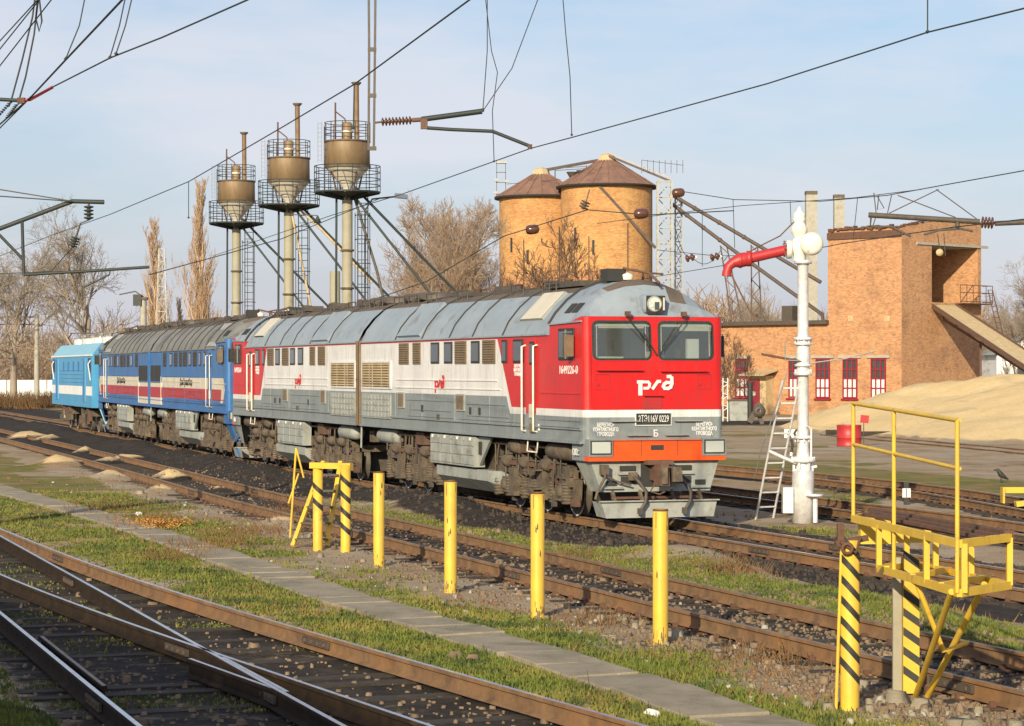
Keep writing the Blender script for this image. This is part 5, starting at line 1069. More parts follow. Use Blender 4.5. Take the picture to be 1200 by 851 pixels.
# parked car fragment by the white wall
car = thing('parked_car', (0, 0, 0), 'small white car standing by the white wall', 'car'); P0 = at(46, 471, 0); q = MB()
prof = [(-2.0, .35), (-2.0, .8), (-1.2, .95), (-.7, 1.42), (.7, 1.45), (1.3, 1.0), (2.0, .9), (2.0, .35)]
q.add([(P0.x + x, P0.y - .85, z) for x, z in prof] + [(P0.x + x, P0.y + .85, z) for x, z in prof], [list(range(8)), list(range(8, 16))] + [(i, (i + 1) % 8, (i + 1) % 8 + 8, i + 8) for i in range(8)], 'wall_white'); q.build('body', car)
q = MB(); q.add([(P0.x + x, P0.y - .86, z) for x, z in ((-1.05, .98), (-.65, 1.34), (.65, 1.36), (1.1, 1.0))], [(0, 1, 2, 3)], 'glass'); q.build('window', car)
for x in (-1.25, 1.25):
    for s in (-.78, .78): q = MB(); q.lathe([(.001, -.1), (.31, -.1), (.31, .1), (.001, .1)], (P0.x + x, P0.y + s, .31), 'black', 14, 'y'); q.build('wheel', car)
# ---------------------------------------------------------------- sand hopper towers
def hopper_tower():
    t = thing('sand_tower', (0, 0, 0), 'x', 'sand tower', 'sand hopper towers behind the locomotives')
    q = MB(); q.tube([(0, 0, 0), (0, 0, 10.4)], .21, 'post', 14)
    for z in (6.5, 8.0, 3.5): q.lathe([(.21, 0), (.27, 0), (.27, .08), (.21, .08)], (0, 0, z), 'bogie', 14)
    q.build('post', t)
    q = MB(); q.lathe([(.2, 10.12), (1.30, 10.3), (1.30, 10.36), (.2, 10.38)], (0, 0, 0), 'dgreen', 28, smooth=False)
    for k in range(8): a = k * math.pi / 4; q.bar((.15 * math.cos(a), .15 * math.sin(a), 10.05), (1.28 * math.cos(a), 1.28 * math.sin(a), 10.3), .06, .08, 'dgreen')
    q.build('platform', t)
    q = MB()
    for z in (10.6, 10.85, 11.12, 11.36): q.ring((0, 0, z), 1.30, .018, 'dgreen', 28)
    for k in range(14): a = k * math.pi / 7; q.tube([(1.3 * math.cos(a), 1.3 * math.sin(a), 10.3), (1.3 * math.cos(a), 1.3 * math.sin(a), 11.36)], .018, 'dgreen', 5)
    q.build('lower_railing', t)
    q = MB(); q.lathe([(.88, 11.35), (.9, 11.36), (.885, 12.32), (.87, 12.36), (.2, 12.42)], (0, 0, 0), 'tank', 30); q.lathe([(.93, 11.30), (.93, 11.40)], (0, 0, 0), 'bogie', 30); q.lathe([(.9, 12.30), (.92, 12.30), (.92, 12.36), (.88, 12.37)], (0, 0, 0), 'bogie', 30)
    hp = q.build('hopper', t); q = MB(); q.lathe([(.89, 11.32), (.2, 10.55), (.14, 10.42)], (0, 0, 0), 'cone', 30); q.build('hopper_cone', hp)
    q = MB(); q.lathe([(.21, 12.38), (.21, 13.05), (.16, 13.12), (.001, 13.13)], (-.02, .1, 0), 'tank', 16); q.lathe([(.23, 12.7), (.24, 12.74), (.23, 12.78)], (-.02, .1, 0), 'cone', 16); q.build('filter_pot', hp)
    for k in range(4): a = .6 + k * math.pi / 2; q = MB(); q.bar((.75 * math.cos(a), .75 * math.sin(a), 11.34), (.5 * math.cos(a), .5 * math.sin(a), 10.36), .05, .05, 'rustb'); q.build('strut', t)
    q = MB()
    for z in (12.62, 12.85, 13.08): q.ring((0, 0, z), .90, .016, 'dgreen', 24)
    for k in range(11): a = k * 2 * math.pi / 11; q.tube([(.9 * math.cos(a), .9 * math.sin(a), 12.3), (.9 * math.cos(a), .9 * math.sin(a), 13.08)], .016, 'dgreen', 5)
    q.build('upper_railing', t)
    q = MB(); q.tube([(.36, .25, 12.35), (.34, .25, 14.62)], .105, 'tank', 14); q.lathe([(.12, 14.6), (.2, 14.68), (.2, 14.72), (.001, 14.74)], (.34, .25, 0), 'bogie', 14); q.build('exhaust_pipe', t)
    q = MB(); q.tube([(-.48, .1, 12.3), (-.48, .1, 13.9)], .035, 'rust', 8); q.tube([(-.48, .1, 13.55), (-.1, .1, 13.25), (-.05, .1, 13.0)], .03, 'rust', 6); q.build('air_pipe', t)
    q = MB()
    for x in (.42, .82): q.tube([(x, -.1, 0), (x, -.1, 10.3)], .022, 'dgreen', 5)
    for k in range(32): q.tube([(.42, -.1, .3 + k * .32), (.82, -.1, .3 + k * .32)], .014, 'dgreen', 4)
    for k in range(9):
        z = 1.8 + k * .95; q.tube([(.34, -.1, z), (.34, -.55, z), (.62, -.75, z), (.92, -.55, z), (.92, -.1, z)], .018, 'dgreen', 5)
    for x, y in ((.34, -.5), (.62, -.75), (.92, -.5)): q.tube([(x, y, 1.8), (x, y, 9.5)], .016, 'dgreen', 5)
    q.build('caged_ladder', t)
    q = MB()
    for x in (-.88, -.62): q.tube([(x, -.42, 10.4), (x, -.42, 12.9)], .016, 'dgreen', 5)
    for k in range(8): q.tube([(-.88, -.42, 10.5 + k * .3), (-.62, -.42, 10.5 + k * .3)], .012, 'dgreen', 4)
    for x in (-1.15, -1.0): q.tube([(x, -.2, 11.5), (x, -.2, 13.1)], .01, 'steel', 4)
    for k in range(9): q.tube([(-1.15, -.2, 11.6 + k * .18), (-1.0, -.2, 11.6 + k * .18)], .008, 'steel', 4)
    q.build('hopper_ladder', t)
    q = MB(); q.tube([(-.42, -.1, 10.2), (-.46, -.1, 0)], .045, 'dgreen', 8); q.build('stay', t)
    q = MB(); q.tube([(.28, -.1, 10.55), (4.3, 1.0, 6.4), (6.2, 1.4, 4.6)], .055, 'dgreen', 8); q.build('sand_hose', t)
    q = MB(); q.tube([(.1, -.2, 10.4), (3.4, -1.2, 6.2), (4.9, -1.6, 4.9)], .05, 'dgreen', 8); q.build('sand_hose', t)
    return t
ht = hopper_tower(); spots = [(407, 95), (338.5, 102.5), (277, 115)]
labs = ['nearest and largest of the three sand hopper towers, its pipe rusty red at the top', 'middle one of the three sand hopper towers, with pale hoses hanging from its cone', 'farthest of the three sand hopper towers, next to the poplar']
hts = [ht, copy_tree(ht), copy_tree(ht)]
for i, (px, y_) in enumerate(spots):
    o = hts[i]; o.location = ((px - 600) / FPX * y_, y_, 0); o['label'] = labs[i]
    if i == 1:
        for pts in ([(.05, -.1, 10.45), (.35, -.3, 9.0), (1.15, -.6, 5.2)], [(.2, -.1, 10.4), (1.4, -.3, 9.3), (3.6, -.9, 7.0)]): q = MB(); q.tube(pts, .05, 'timber', 7); q.build('pale_hose', o)
    if i == 0: q = MB(); q.tube([(.2, 0, 10.4), (1.2, -.5, 7.2), (1.7, -.7, 5.1)], .055, 'iron', 7); q.build('steel_brace', o); q = MB(); q.lathe([(.02, .3), (.06, .22), (.16, 0), (.001, 0)], (-1.15, -.3, 9.1), 'dgreen', 12); q.tube([(-1.15, -.3, 9.4), (-2.4, -.3, 9.45)], .02, 'iron', 5); q.build('lamp', o)
# ---------------------------------------------------------------- water crane, ladder and things round it
P0 = at(941, 613, .0); S_ = 1 / 54.5   # metres per survey unit at the crane
def cz(py): return 3.3 - (py - 434) * P0.y / FPX
wc = thing('water_crane', (P0.x, P0.y, 0), 'silver and white water crane column with a red swing spout', 'water crane')
q = MB(); q.lathe([(.001, 0), (.235, 0), (.235, 1.05), (.22, 1.12), (.15, 1.18), (.15, 1.32)], (0, 0, 0), 'silver', 24); q.lathe([(.15, 1.30), (.27, 1.32), (.27, 1.37), (.22, 1.42), (.15, 1.44)], (0, 0, 0), 'silver', 24)
for k in range(6): a = k * math.pi / 3; q.box((.2 * math.cos(a), .2 * math.sin(a), 1.22), (.05, .05, .2), 'silver', a)
for k in range(10): a = k * math.pi / 5; q.box((.24 * math.cos(a), .24 * math.sin(a), 1.40), (.03, .03, .06), 'silver', a)
q.build('base', wc)
q = MB(); q.lathe([(.15, 1.44), (.14, 1.5), (.125, 1.6), (.12, 3.2), (.13, 3.22)], (0, 0, 0), 'silver', 20)
for z in (1.85, 3.22, 3.98): q.lathe([(.13, -.03), (.2, -.03), (.2, .0), (.2, .03), (.13, .04)], (0, 0, z), 'silver', 20)
for z in (3.4, 3.86): q.lathe([(.12, -.02), (.185, -.02), (.185, .03), (.12, .03)], (0, 0, z), 'silver', 20)
for z in (3.27, 3.93, 1.80):
    for k in range(8): a = k * math.pi / 4; q.box((.165 * math.cos(a), .165 * math.sin(a), z), (.03, .03, .09), 'silver', a)
q.lathe([(.13, 3.22), (.15, 3.5), (.15, 3.7), (.13, 4.0), (.12, 4.1), (.115, 5.55), (.14, 5.6), (.19, 5.6), (.19, 5.66), (.14, 5.68)], (0, 0, 0), 'silver', 20); q.build('column', wc)
q = MB(); q.lathe([(.135, 5.66), (.13, 5.8), (.16, 5.9), (.15, 6.1), (.10, 6.18), (.17, 6.26), (.18, 6.36), (.13, 6.46), (.10, 6.5), (.15, 6.56), (.12, 6.62), (.13, 6.68), (.05, 6.75), (.03, 6.82), (.001, 6.84)], (-.1 + .02, 0, 0), 'whitep', 22)
q.lathe([(.12, -.06), (.20, -.05), (.2, 0), (.2, .05), (.12, .06)], (-.30, 0, 5.91), 'whitep', 18, 'x')
for k in range(8): a = k * math.pi / 4; q.box((-.4, .16 * math.cos(a), 5.92 + .16 * math.sin(a)), (.04, .035, .035), 'rust')
q.lathe([(.001, -.14), (.14, -.13), (.21, -.10), (.25, -.04), (.25, .04), (.2, .1), (.001, .14)], (.16, -.2, 6.02), 'whitep', 26, 'y'); q.tube([(-.3, 0, 5.92), (.1, 0, 5.98)], .13, 'whitep', 14); q.build('valve_head', wc)
q = MB(); q.tube([(-.36, 0, 5.90), (-.8, -.02, 5.80), (-1.14, -.04, 5.72)], .11, 'pipered', 16); q.lathe([(.12, -.06), (.17, -.05), (.17, .04), (.12, .05)], (-1.17, -.04, 5.71), 'pipered', 16, 'x'); q.tube([(-1.14, -.04, 5.72), (-1.28, -.05, 5.69), (-1.40, -.06, 5.66), (-1.52, -.06, 5.62), (-1.61, -.07, 5.54), (-1.65, -.07, 5.42), (-1.66, -.07, 5.33)], [.13, .155, .15, .11, .10, .10, .105], 'pipered', 16); q.lathe([(.12, -.05), (.165, -.03), (.165, .03), (.12, .05)], (-1.36, -.05, 5.67), 'pipered', 16, 'x')
q.tube([(-.2, 0, 6.5), (-.5, -.02, 6.2), (-.9, -.03, 6.0), (-1.2, -.04, 5.84)], .016, 'rust', 6); q.build('spout', wc)
q = MB(); q.tube([(.16, -.14, 1.3), (.16, -.14, 2.05), (.05, -.16, 2.1)], .022, 'silver', 6); q.build('guide_rod', wc)
q = MB(); q.box((-.34, -.05, .50), (.22, .3, .55), 'silver'); q.build('valve_box', wc)
q = MB(); q.tube([(.24, -.2, .02), (.24, -.2, .60)], .055, 'silver', 10); q.build('drain_post', wc)
q = MB(); q.lathe([(.001, .58), (.19, .59), (.19, .63), (.001, .64)], (.22, -.22, 0), 'silver', 14); q.build('drain_post', wc)
q = MB(); q.tube([(-.15, -.1, 1.30), (-.45, -.12, 1.42), (-.75, -.12, 1.56)], .04, 'silver', 8); q.build('guide_rod', wc)
q = MB(); q.tube([(.15, 0, 1.2), (.3, 0, 1.22)], .035, 'silver', 8); q.build('guide_rod', wc)
q = MB(); q.tube([(.12, 0, 3.45), (.9, -.05, 3.55), (1.55, -.1, 3.72)], .015, 'steel', 6); q.build('guide_rod', wc)
q = MB(); q.tube([(-.9, 0, 3.65), (.0, -.12, 3.48)], .03, 'rust', 6); q.build('guide_rod', wc)
q = MB(); q.tube([(-.05, -.15, 3.5), (-.4, -.15, 3.52), (-.4, -.15, 3.9)], .014, 'steel', 6); q.build('guide_rod', wc)
ld = thing('ladder', (0, 0, 0), 'leaning grey metal ladder beside the water crane', 'ladder'); q1 = MB(); B0, B1 = at(885.5, 609), at(906, 608); T0, T1 = atY(917, 446, P0.y - .15), atY(937, 446, P0.y - .1)
for a, b in ((B0, T0), (B1, T1)): q = MB(); q.tube([a, b], .028, 'silver', 7); q.build('side_rail', ld)
for k in range(9): f = .09 + k * .107; q = MB(); q.tube([B0.lerp(T0, f), B1.lerp(T1, f)], .022, 'silver', 6); q.build('rung', ld)
q = MB(); q.tube([B0 + Vector((-.02, 0, .9)), B0.lerp(T0, .45) + Vector((-.16, 0, .1)), T0 + Vector((-.12, 0, -.5)), T0 + Vector((.1, 0, .2))], .013, 'steel', 5); q.build('wire', ld)
sg = thing('arrow_sign', (0, 0, 0), 'small white sign with black chevrons on a striped post by the water crane', 'sign'); A = at(927, 535, 0); 
q = MB(); q.tube([A, A + Vector((.06, 0, .45)), A + Vector((0, 0, .66))], .05, 'black', 8); q.tube([A + Vector((0, 0, .02)), A + Vector((.02, 0, .16))], .06, 'wall_white', 8); q.build('post', sg)
q = MB(); w_ = .22
q.box((A.x, A.y, .88), (.52, .04, .34), 'wall_white'); q.build('board', sg); q = MB()
for o_ in (-.10, .14):
    for z0, z1 in ((.88, 1.05), (.88, .71)): q.add([(A.x + o_ - .07, A.y - .025, z0), (A.x + o_ + .03, A.y - .025, z0), (A.x + o_ + .13, A.y - .025, z1), (A.x + o_ + .03, A.y - .025, z1)], [(0, 1, 2, 3)], 'black')
q.build('chevron', sg)
sg = thing('track_marker', (0, 0, 0), 'tiny black and white marker post between the tracks', 'marker'); A = at(1062, 592, 0); q = MB(); q.box((A.x, A.y, .28), (.12, .06, .56), 'black'); q.build('post', sg); q = MB(); q.box((A.x, A.y - .04, .30), (.20, .02, .22), 'wall_white'); q.box((A.x, A.y - .052, .30), (.02, .01, .2), 'black'); q.build('board', sg)
dr = thing('red_drum', (0, 0, 0), 'red steel drum in front of a pile of old sleepers', 'drum'); A = at(995, 523, 0); q = MB(); q.lathe([(.001, 0), (.53, 0), (.55, .04), (.53, .07), (.53, .36), (.555, .38), (.53, .40), (.53, .88), (.55, .92), (.50, .93), (.49, .86), (.001, .86)], A, 'pipered', 28); q.build('shell', dr)
q = MB(); q.tube([A + Vector((.62, -.1, 0)), A + Vector((.62, -.1, 1.0))], .02, 'iron', 6); q.box(A + Vector((.66, -.12, 1.18)), (.36, .03, .34), 'pipered', Matrix.Rotation(.1, 3, 'Y')); tag(q.build('red_flag_plate'), 'small red plate on a thin stake right of the red drum', 'sign')
for (x0, y0, l, dz, lab) in ((968, 510, 3.4, 0, 'bottom old timber of the pile behind the red drum, left end sticking out'), (1005, 512, 3.0, 0, 'bottom dark timber of the pile behind the red drum, reaching right'), (988, 508, 2.6, .26, 'top timber lying across the pile behind the red drum')):
    A = at(x0, y0, 0); tag(MB().box((0, 0, 0), (l, .3, .26), 'wood' if dz == 0 else 'conc').build('old_timber', loc=(A.x + l / 2, A.y, .14 + dz), rot=random.uniform(-.05, .05), bevel=.02), lab, 'timber', 'old sleepers piled behind the red drum')
bd = thing('crow', (0, 0, 0), 'black crow standing on the ground at the right', 'bird'); A = at(1173, 566, 0); q = MB()
q.tube([A + Vector((.22, 0, .10)), A + Vector((.12, 0, .16)), A + Vector((0, 0, .24)), A + Vector((-.06, 0, .33)), A + Vector((-.09, 0, .38)), A + Vector((-.16, 0, .38)), A + Vector((-.22, 0, .37))], [.02, .05, .085, .06, .05, .03, .006], 'black', 10); q.build('body', bd)
for s in (-.03, .03): q = MB(); q.tube([A + Vector((0, s, .2)), A + Vector((.01, s, 0))], .01, 'black', 5); q.build('leg', bd)
bx = thing('metal_bin', (0, 0, 0), 'grey metal bin in front of the brick wing', 'bin'); A = at(866, 494, 0); q = MB(); q.box((A.x, A.y, .68), (1.25, 1.0, 1.3), 'greyl', None, 1.08); q.build('body', bx, bevel=.04); q = MB(); q.box((A.x, A.y, 1.38), (1.5, 1.2, .1), 'iron'); q.build('lid', bx)
q = MB(); A = at(879, 497, 0); q.tube([A, A + Vector((0, 0, 2.55))], .17, 'black', 10); tag(q.build('black_post'), 'thick black post right of the grey metal bin', 'post')
mc = thing('old_buffer_stand', (0, 0, 0), 'dark lump of old machinery at the foot of the black post', 'machinery'); q = MB(); q.bar(A + Vector((-.1, -.4, .1)), A + Vector((.6, -.4, 1.3)), .3, .35, 'iron'); q.bar(A + Vector((.7, -.4, .0)), A + Vector((.3, -.4, 1.2)), .22, .25, 'iron'); q.lathe([(.15, -.2), (.4, -.15), (.4, .15), (.15, .2)], A + Vector((.5, -.5, .8)), 'iron', 14, 'y'); q.build('frame', mc)
q = MB(); A = at(850, 494, 0)
for k in range(2): q.tube([A + Vector((k * .3 - .15, 0, 0)), A + Vector((k * .3 - .15, 0, 2.8))], .04, 'wall_white', 6)
for k in range(7): q.tube([A + Vector((-.15, 0, .3 + k * .38)), A + Vector((.15, 0, .3 + k * .38 + (.2 if k % 2 else -.1)))], .03, 'wall_white', 5)
tag(q.build('white_trellis_post'), 'white lattice post right of the locomotive nose', 'post')
# ---------------------------------------------------------------- yellow posts
def stripes(mb, c, r, z0, z1, n, m='black', turns=1, w_=.10, pitch=.26, slope=.16, full=True, a0=-2.6, a1=-.4):
    """painted slanting bands hugging a round post"""
    z = z0
    while z < z1 - .05:
        vs = []; N = 14; A0, A1 = (0, 2 * math.pi) if full else (a0, a1)
        for k in range(N + 1):
            a = A0 + (A1 - A0) * k / N; sl = slope * (-(math.cos(a)))   # falls to the right as seen from the path
            x, y = (r + .003) * math.cos(a), (r + .003) * math.sin(a); vs += [(c[0] + x, c[1] + y, z + sl / 2 * 1.0), (c[0] + x, c[1] + y, z + sl / 2 + w_)]
        mb.add(vs, [(2 * k, 2 * k + 2, 2 * k + 3, 2 * k + 1) for k in range(N)], m, True); z += pitch
GZ = .2
bp_ = [(774, 755, 597, 'nearest and tallest-looking plain yellow post, top rim rusty'), (630, 723, 577, 'second plain yellow post from the right, with a rust scratch near its top'), (528, 694, 563, 'third plain yellow post from the right'), (444, 664, 553, 'farthest plain yellow post, next to the two striped posts')]
for i, (px, py, pt, lab) in enumerate(bp_):
    A = at(px, py, GZ); h = (py - pt) * A.y / FPX; t = thing('yellow_post', (A.x, A.y, GZ - .05), lab, 'bollard', 'plain yellow posts'); q = MB()
    q.lathe([(.088, 0), (.088, h + .04), (.08, h + .05), (.074, h + .04), (.074, h - .3), (.001, h - .3)], (0, 0, 0), 'yellow', 24); tb = q.build('tube', t)
    q = MB(); rr = random.Random(i + 2); q.lathe([(.0885, h + .03), (.0892, h + .052), (.075, h + .053)], (0, 0, 0), 'rust', 24)
    for k in range(3 if i != 0 else 2):
        a = -1.5 + rr.uniform(-.8, .8); z = h * rr.uniform(.5, .9); r_ = .0888; pts = []
        q.add([(r_ * math.cos(a + d), r_ * math.sin(a + d), z + e) for d, e in ((0, 0), (.18, -.02), (.22, .04), (.06, .08))], [(0, 1, 2, 3)], 'rustb')
    for a, z, w_, hh in ((-2.3, h - .18, .12, .2), (-.7, h - .12, .1, .14)): q.add([(.0888 * math.cos(a + d), .0888 * math.sin(a + d), z + e) for d, e in ((0, 0), (w_, .04), (w_, hh), (0, hh))], [(0, 1, 2, 3)], 'rustb')
    q.build('rust_patch', tb); q = MB()
    for k in range(26):
        a = rr.uniform(-3.0, .2); z = .04 + abs(rr.gauss(0, .07)); r_ = .0889; w_, hh = rr.uniform(.04, .22), rr.uniform(.015, .06); q.add([(r_ * math.cos(a + d), r_ * math.sin(a + d), z + e) for d, e in ((0, 0), (w_, -.01), (w_ * 1.1, hh), (w_ * .3, hh * 1.3))], [(0, 1, 2, 3)], 'mud')
    q.build('mud_splash', tb)
yf = thing('yellow_gantry', (0, 0, 0), 'yellow goal-shaped frame of two striped posts with a crossbar', 'barrier'); A, B_ = at(372.5, 645, GZ), at(405, 647, GZ)
for P_, yt, full in ((A, 541, 0), (B_, 541, 1)):
    h = (646 - yt) * P_.y / FPX; q = MB(); q.lathe([(.085, 0), (.085, h), (.001, h + .01)], (P_.x, P_.y, GZ - .05), 'yellow', 20); po = q.build('post', yf); q = MB()
    if full: stripes(q, (P_.x, P_.y), .085, .55, 1.45, 4, pitch=.27)
    else: stripes(q, (P_.x, P_.y), .085, .95, 1.5, 3, pitch=.26)
    q.build('stripe', po)
q = MB(); h = 103 * A.y / FPX + GZ; q.bar(A + Vector((-.12, 0, h - GZ - .05)), B_ + Vector((.1, 0, h - GZ - .05)), .1, .1, 'yellow'); q.build('crossbar', yf)
st = thing('yellow_steps', (0, 0, 0), 'yellow steel steps with a thin rail left of the striped posts', 'steps'); y_ = A.y + .7
for x0, x1, nm in ((343, 379, 'stringer'), (383, 399, 'stringer')):
    q = MB(); q.bar(atY(x0, 640, y_ - .3), atY(x1, 541, y_ + .7), .07, .05, 'yellow'); q.build(nm, st)
for k in range(5): f = .08 + k * .19; q = MB(); a, b = atY(343, 640, y_ - .3).lerp(atY(379, 541, y_ + .7), f), atY(383, 640, y_ - .3).lerp(atY(399, 541, y_ + .7), f); q.bar(a, b, .24, .03, 'iron'); q.build('tread', st)
q = MB(); T_ = atY(347, 525, y_); q.tube([atY(340, 630, y_), T_], .02, 'yellow', 6); q.tube([T_, atY(356, 560, y_)], .018, 'yellow', 6); q.tube([atY(338, 590, y_), atY(350, 555, y_)], .018, 'yellow', 6); q.build('handrail', st)
# right: striped post with a hooked top, and the inspection platform
sp = thing('striped_post', (0, 0, 0), 'yellow post with slanting black stripes and a rusty hook at the right', 'bollard'); A = at(996, 832, GZ); h = 1.60; q = MB(); q.lathe([(.087, 0), (.087, h), (.001, h)], (A.x, A.y, GZ - .05), 'yellow', 22); po = q.build('post', sp); q = MB(); stripes(q, (A.x, A.y), .087, .52, 1.78, 5, pitch=.188, w_=.075, slope=.20); q.build('stripe', po)
q = MB(); q.tube([A + Vector((-.13, -.02, 0)), A + Vector((-.08, -.02, 1.45))], .016, 'yellow', 7); q.build('side_rod', sp); q = MB(); q.bar(A + Vector((-.14, -.05, h - .08)), A + Vector((.16, 0, h - .03)), .07, .05, 'rust'); q.box(A + Vector((-.09, -.03, h + .02)), (.06, .08, .16), 'rust'); q.ring(A + Vector((-.04, -.12, h - .12)), .045, .018, 'rust', 12, axis='y'); q.tube([A + Vector((-.1, -.1, h - .06)), A + Vector((.04, -.1, h - .16)), A + Vector((.08, -.1, h - .02))], .016, 'rust', 6); q.build('hook', sp)
pl = thing('inspection_platform', (0, 0, 0), 'yellow steel inspection platform with a tall railing on slanted legs', 'platform'); ZD = 1.82; ZL = 1.40
a = Vector((3.41, 24.0, 0)); b = Vector((3.82, 20.5, 0)); c = Vector((4.40, 21.25, 0)); d = Vector((3.72, 24.8, 0))
def Z(p, z): return Vector((p.x, p.y, z))
q = MB()
q.bar(Z(a, ZD), Z(b, ZD), .05, .07, 'yellow'); q.bar(Z(b, ZD), Z(c, ZD), .05, .07, 'yellow'); q.bar(Z(c, ZD), Z(d, ZD), .09, .12, 'rust'); q.bar(Z(d, ZD), Z(a, ZD), .05, .07, 'yellow')
m1 = a.lerp(b, .27)
q.bar(Z(m1, ZL), Z(b, ZL), .05, .07, 'yellow'); q.bar(Z(b, ZL), Z(c, ZL), .05, .07, 'yellow'); q.bar(Z(c, ZL), Z(d.lerp(c, .3), ZL), .05, .06, 'yellow'); q.bar(Z(m1, ZL), Z(d.lerp(c, .3), ZL), .05, .06, 'yellow')
for p in (m1, a.lerp(b, .72), b + Vector((.04, .02, 0)), c, c.lerp(d, .25), c.lerp(d, .5), c.lerp(d, .72)): q.bar(Z(p, ZL), Z(p, ZD), .06, .05, 'yellow')
for f in (.35, .6, .85): q.bar(Z(a.lerp(b, f), ZL + .02), Z(d.lerp(c, f), ZL + .02), .05, .05, 'yellow')
q.box((3.62, 24.0, ZD - .12), (.30, .2, .26), 'yellow'); q.box((3.95, 24.1, ZD - .15), (.5, .05, .2), 'yellow'); q.build('deck_frame', pl)
q = MB()
for f in (.45, .75): q.bar(Z(a.lerp(d, f), ZD + .03), Z(b.lerp(c, f), ZD + .03), .05, .03, 'rust')
q.build('deck_bar', pl)
for p, zt in ((a, 2.97), (a.lerp(b, .42), 2.94), (b + Vector((-.02, 0, 0)), 2.87)): q = MB(); q.tube([Z(p, ZL if p is not a else ZD), Z(p, zt)], .02, 'yellow', 8); q.build('railing_post', pl)
q = MB(); q.tube([Z(a, 2.97), Z(b, 2.87)], .02, 'yellow', 8); q.tube([Z(a, 2.56), Z(b, 2.46)], .018, 'yellow', 8); q.build('handrail', pl)
f1, f2 = at(1073, 816, GZ), at(1087, 816, GZ)
for t0, t1 in ((Z(b + Vector((-.05, .1, 0)), ZL), f1), (Z(c + Vector((-.2, .1, 0)), ZL), f2)): q = MB(); q.tube([t0, t1], .03, 'yellow', 8); q.build('leg', pl)
q = MB(); q.tube([Z(a.lerp(b, .62), ZL), (Z(b, ZL).lerp(f1, .55) + Vector((.1, .1, 0))), Z(c, ZL).lerp(f2, .5)], .025, 'yellow', 7); q.build('leg_brace', pl)
p2 = at(1067, 812, GZ); q = MB(); q.box((p2.x, p2.y, .85), (.155, .1, 1.3), 'yellow'); q.box((p2.x - .125, p2.y + .03, .85), (.085, .06, 1.3), 'post'); po = q.build('post', pl); q = MB()  # narrow plank beside the post: its shade is put into the duller colour
for k in range(7): z = .30 + k * .185; q.add([(p2.x - .0775, p2.y - .052, z + .09), (p2.x + .0775, p2.y - .052, z - .02), (p2.x + .0775, p2.y - .052, z + .06), (p2.x - .0775, p2.y - .052, z + .17)], [(0, 1, 2, 3)], 'black')
q.build('stripe', po)
yb = thing('yellow_buffer_beam', (0, 0, 0), 'end of a low yellow beam across the far tracks at the right edge', 'barrier'); A = at(1174, 590, .1); q = MB(); q.box((A.x + 1.2, A.y, .42), (2.4, .1, .14), 'yellow'); q.box((A.x + .02, A.y, .3), (.05, .3, .38), 'yellow'); q.box((A.x + 1.0, A.y - .1, .16), (1.4, .3, .12), 'yellow', Matrix.Rotation(-.1, 3, 'Y')); q.build('beam', yb)
# ---------------------------------------------------------------- overhead line
def wire(name, pts, r, label, m='dgreen', sag=0, cat='wire', group=None, par=None):
    P_ = []
    for a, b in zip(pts[:-1], pts[1:]):
        a, b = Vector(a), Vector(b); n = 8 if sag else 2
        for k in range(n): f = k / n; P_.append(a.lerp(b, f) - Vector((0, 0, sag * 4 * f * (1 - f))))
    P_.append(Vector(pts[-1])); q = MB(); q.tube(P_, r, m, 5); o = q.build(name, par)
    if par is None: tag(o, label, cat, group)
    return o
def insulator(c0, c1, n, r, m='ins'):
    c0, c1 = Vector(c0), Vector(c1); q = MB(); l = (c1 - c0).length; d = (c1 - c0) / l; N = n * 4; pts = []; rs = []
    for k in range(n):
        for f, rad in ((.0, .35), (.25, 1), (.55, .9), (.8, .35)): pts.append(c0 + d * l * (k + f) / n); rs.append(r * rad)
    pts.append(c1); rs.append(r * .3); q.tube(pts, rs, m, 12); return q
def at6(px, py, z=6.2): Y_ = FPX * (CAMZ - z) / (py - 434.0); return Vector(((px - 600) / FPX * Y_, Y_, z))
GW = 'contact wires'
A, B_, C_ = at6(1330, -38), at6(1200, 10), at6(622, 174); D_2 = at6(390, 252); 
cw1 = wire('contact_wire', [A + Vector((.3, -2, 0)), B_, at6(1087, 38), at6(900, 98), at6(671, 161), C_, at6(470, 228), D_2, at6(250, 300)], .0078, 'contact wire running from the upper right corner across to behind the first sand tower', group=GW)
cw2 = wire('contact_wire', [at6(620, -55), at6(550, 0), at6(415, 99), at6(331, 149), at6(221, 213), at6(130, 251), at6(60, 276), at6(0, 300)], .0078, 'contact wire crossing above the sand towers from top centre to lower left', group=GW)
cw3 = wire('contact_wire', [at6(420, -70), at6(290, 0), at6(190, 44), at6(129, 68), at6(62, 102), at6(33, 117), at6(0, 150), at6(-30, 180)], .0078, 'contact wire from top left third down to the red clamp at the left', group=GW)
cw4 = wire('contact_wire', [at6(180, -45), at6(143, 0), at6(77, 70), at6(37, 113), at6(-5, 150)], .010, 'short steep contact wire in the upper left corner, left of the other one', group=GW)
cw5 = wire('contact_wire', [atY(500, 218, 60), atY(640, 206, 66), (atY(770, 237, 95)), atY(962, 236, 90), atY(1087, 219, 72), atY(1200, 200, 66), atY(1330, 176, 62)], .013, 'upper wire crossing behind the water crane towards the right edge', group=GW) if 0 else wire('contact_wire', [atY(790, 223, 95), atY(860, 234, 92), atY(962, 236, 90), atY(1040, 229, 80), atY(1100, 218, 72), atY(1200, 200, 66), atY(1330, 172, 60)], .016, 'upper wire crossing behind the water crane towards the right edge', group=GW)
wire('contact_wire', [atY(700, 262, 110), atY(790, 250, 100), atY(870, 241, 95), atY(1000, 232, 88), atY(1080, 222, 80)], .014, 'lower wire crossing behind the water crane head', group=GW)
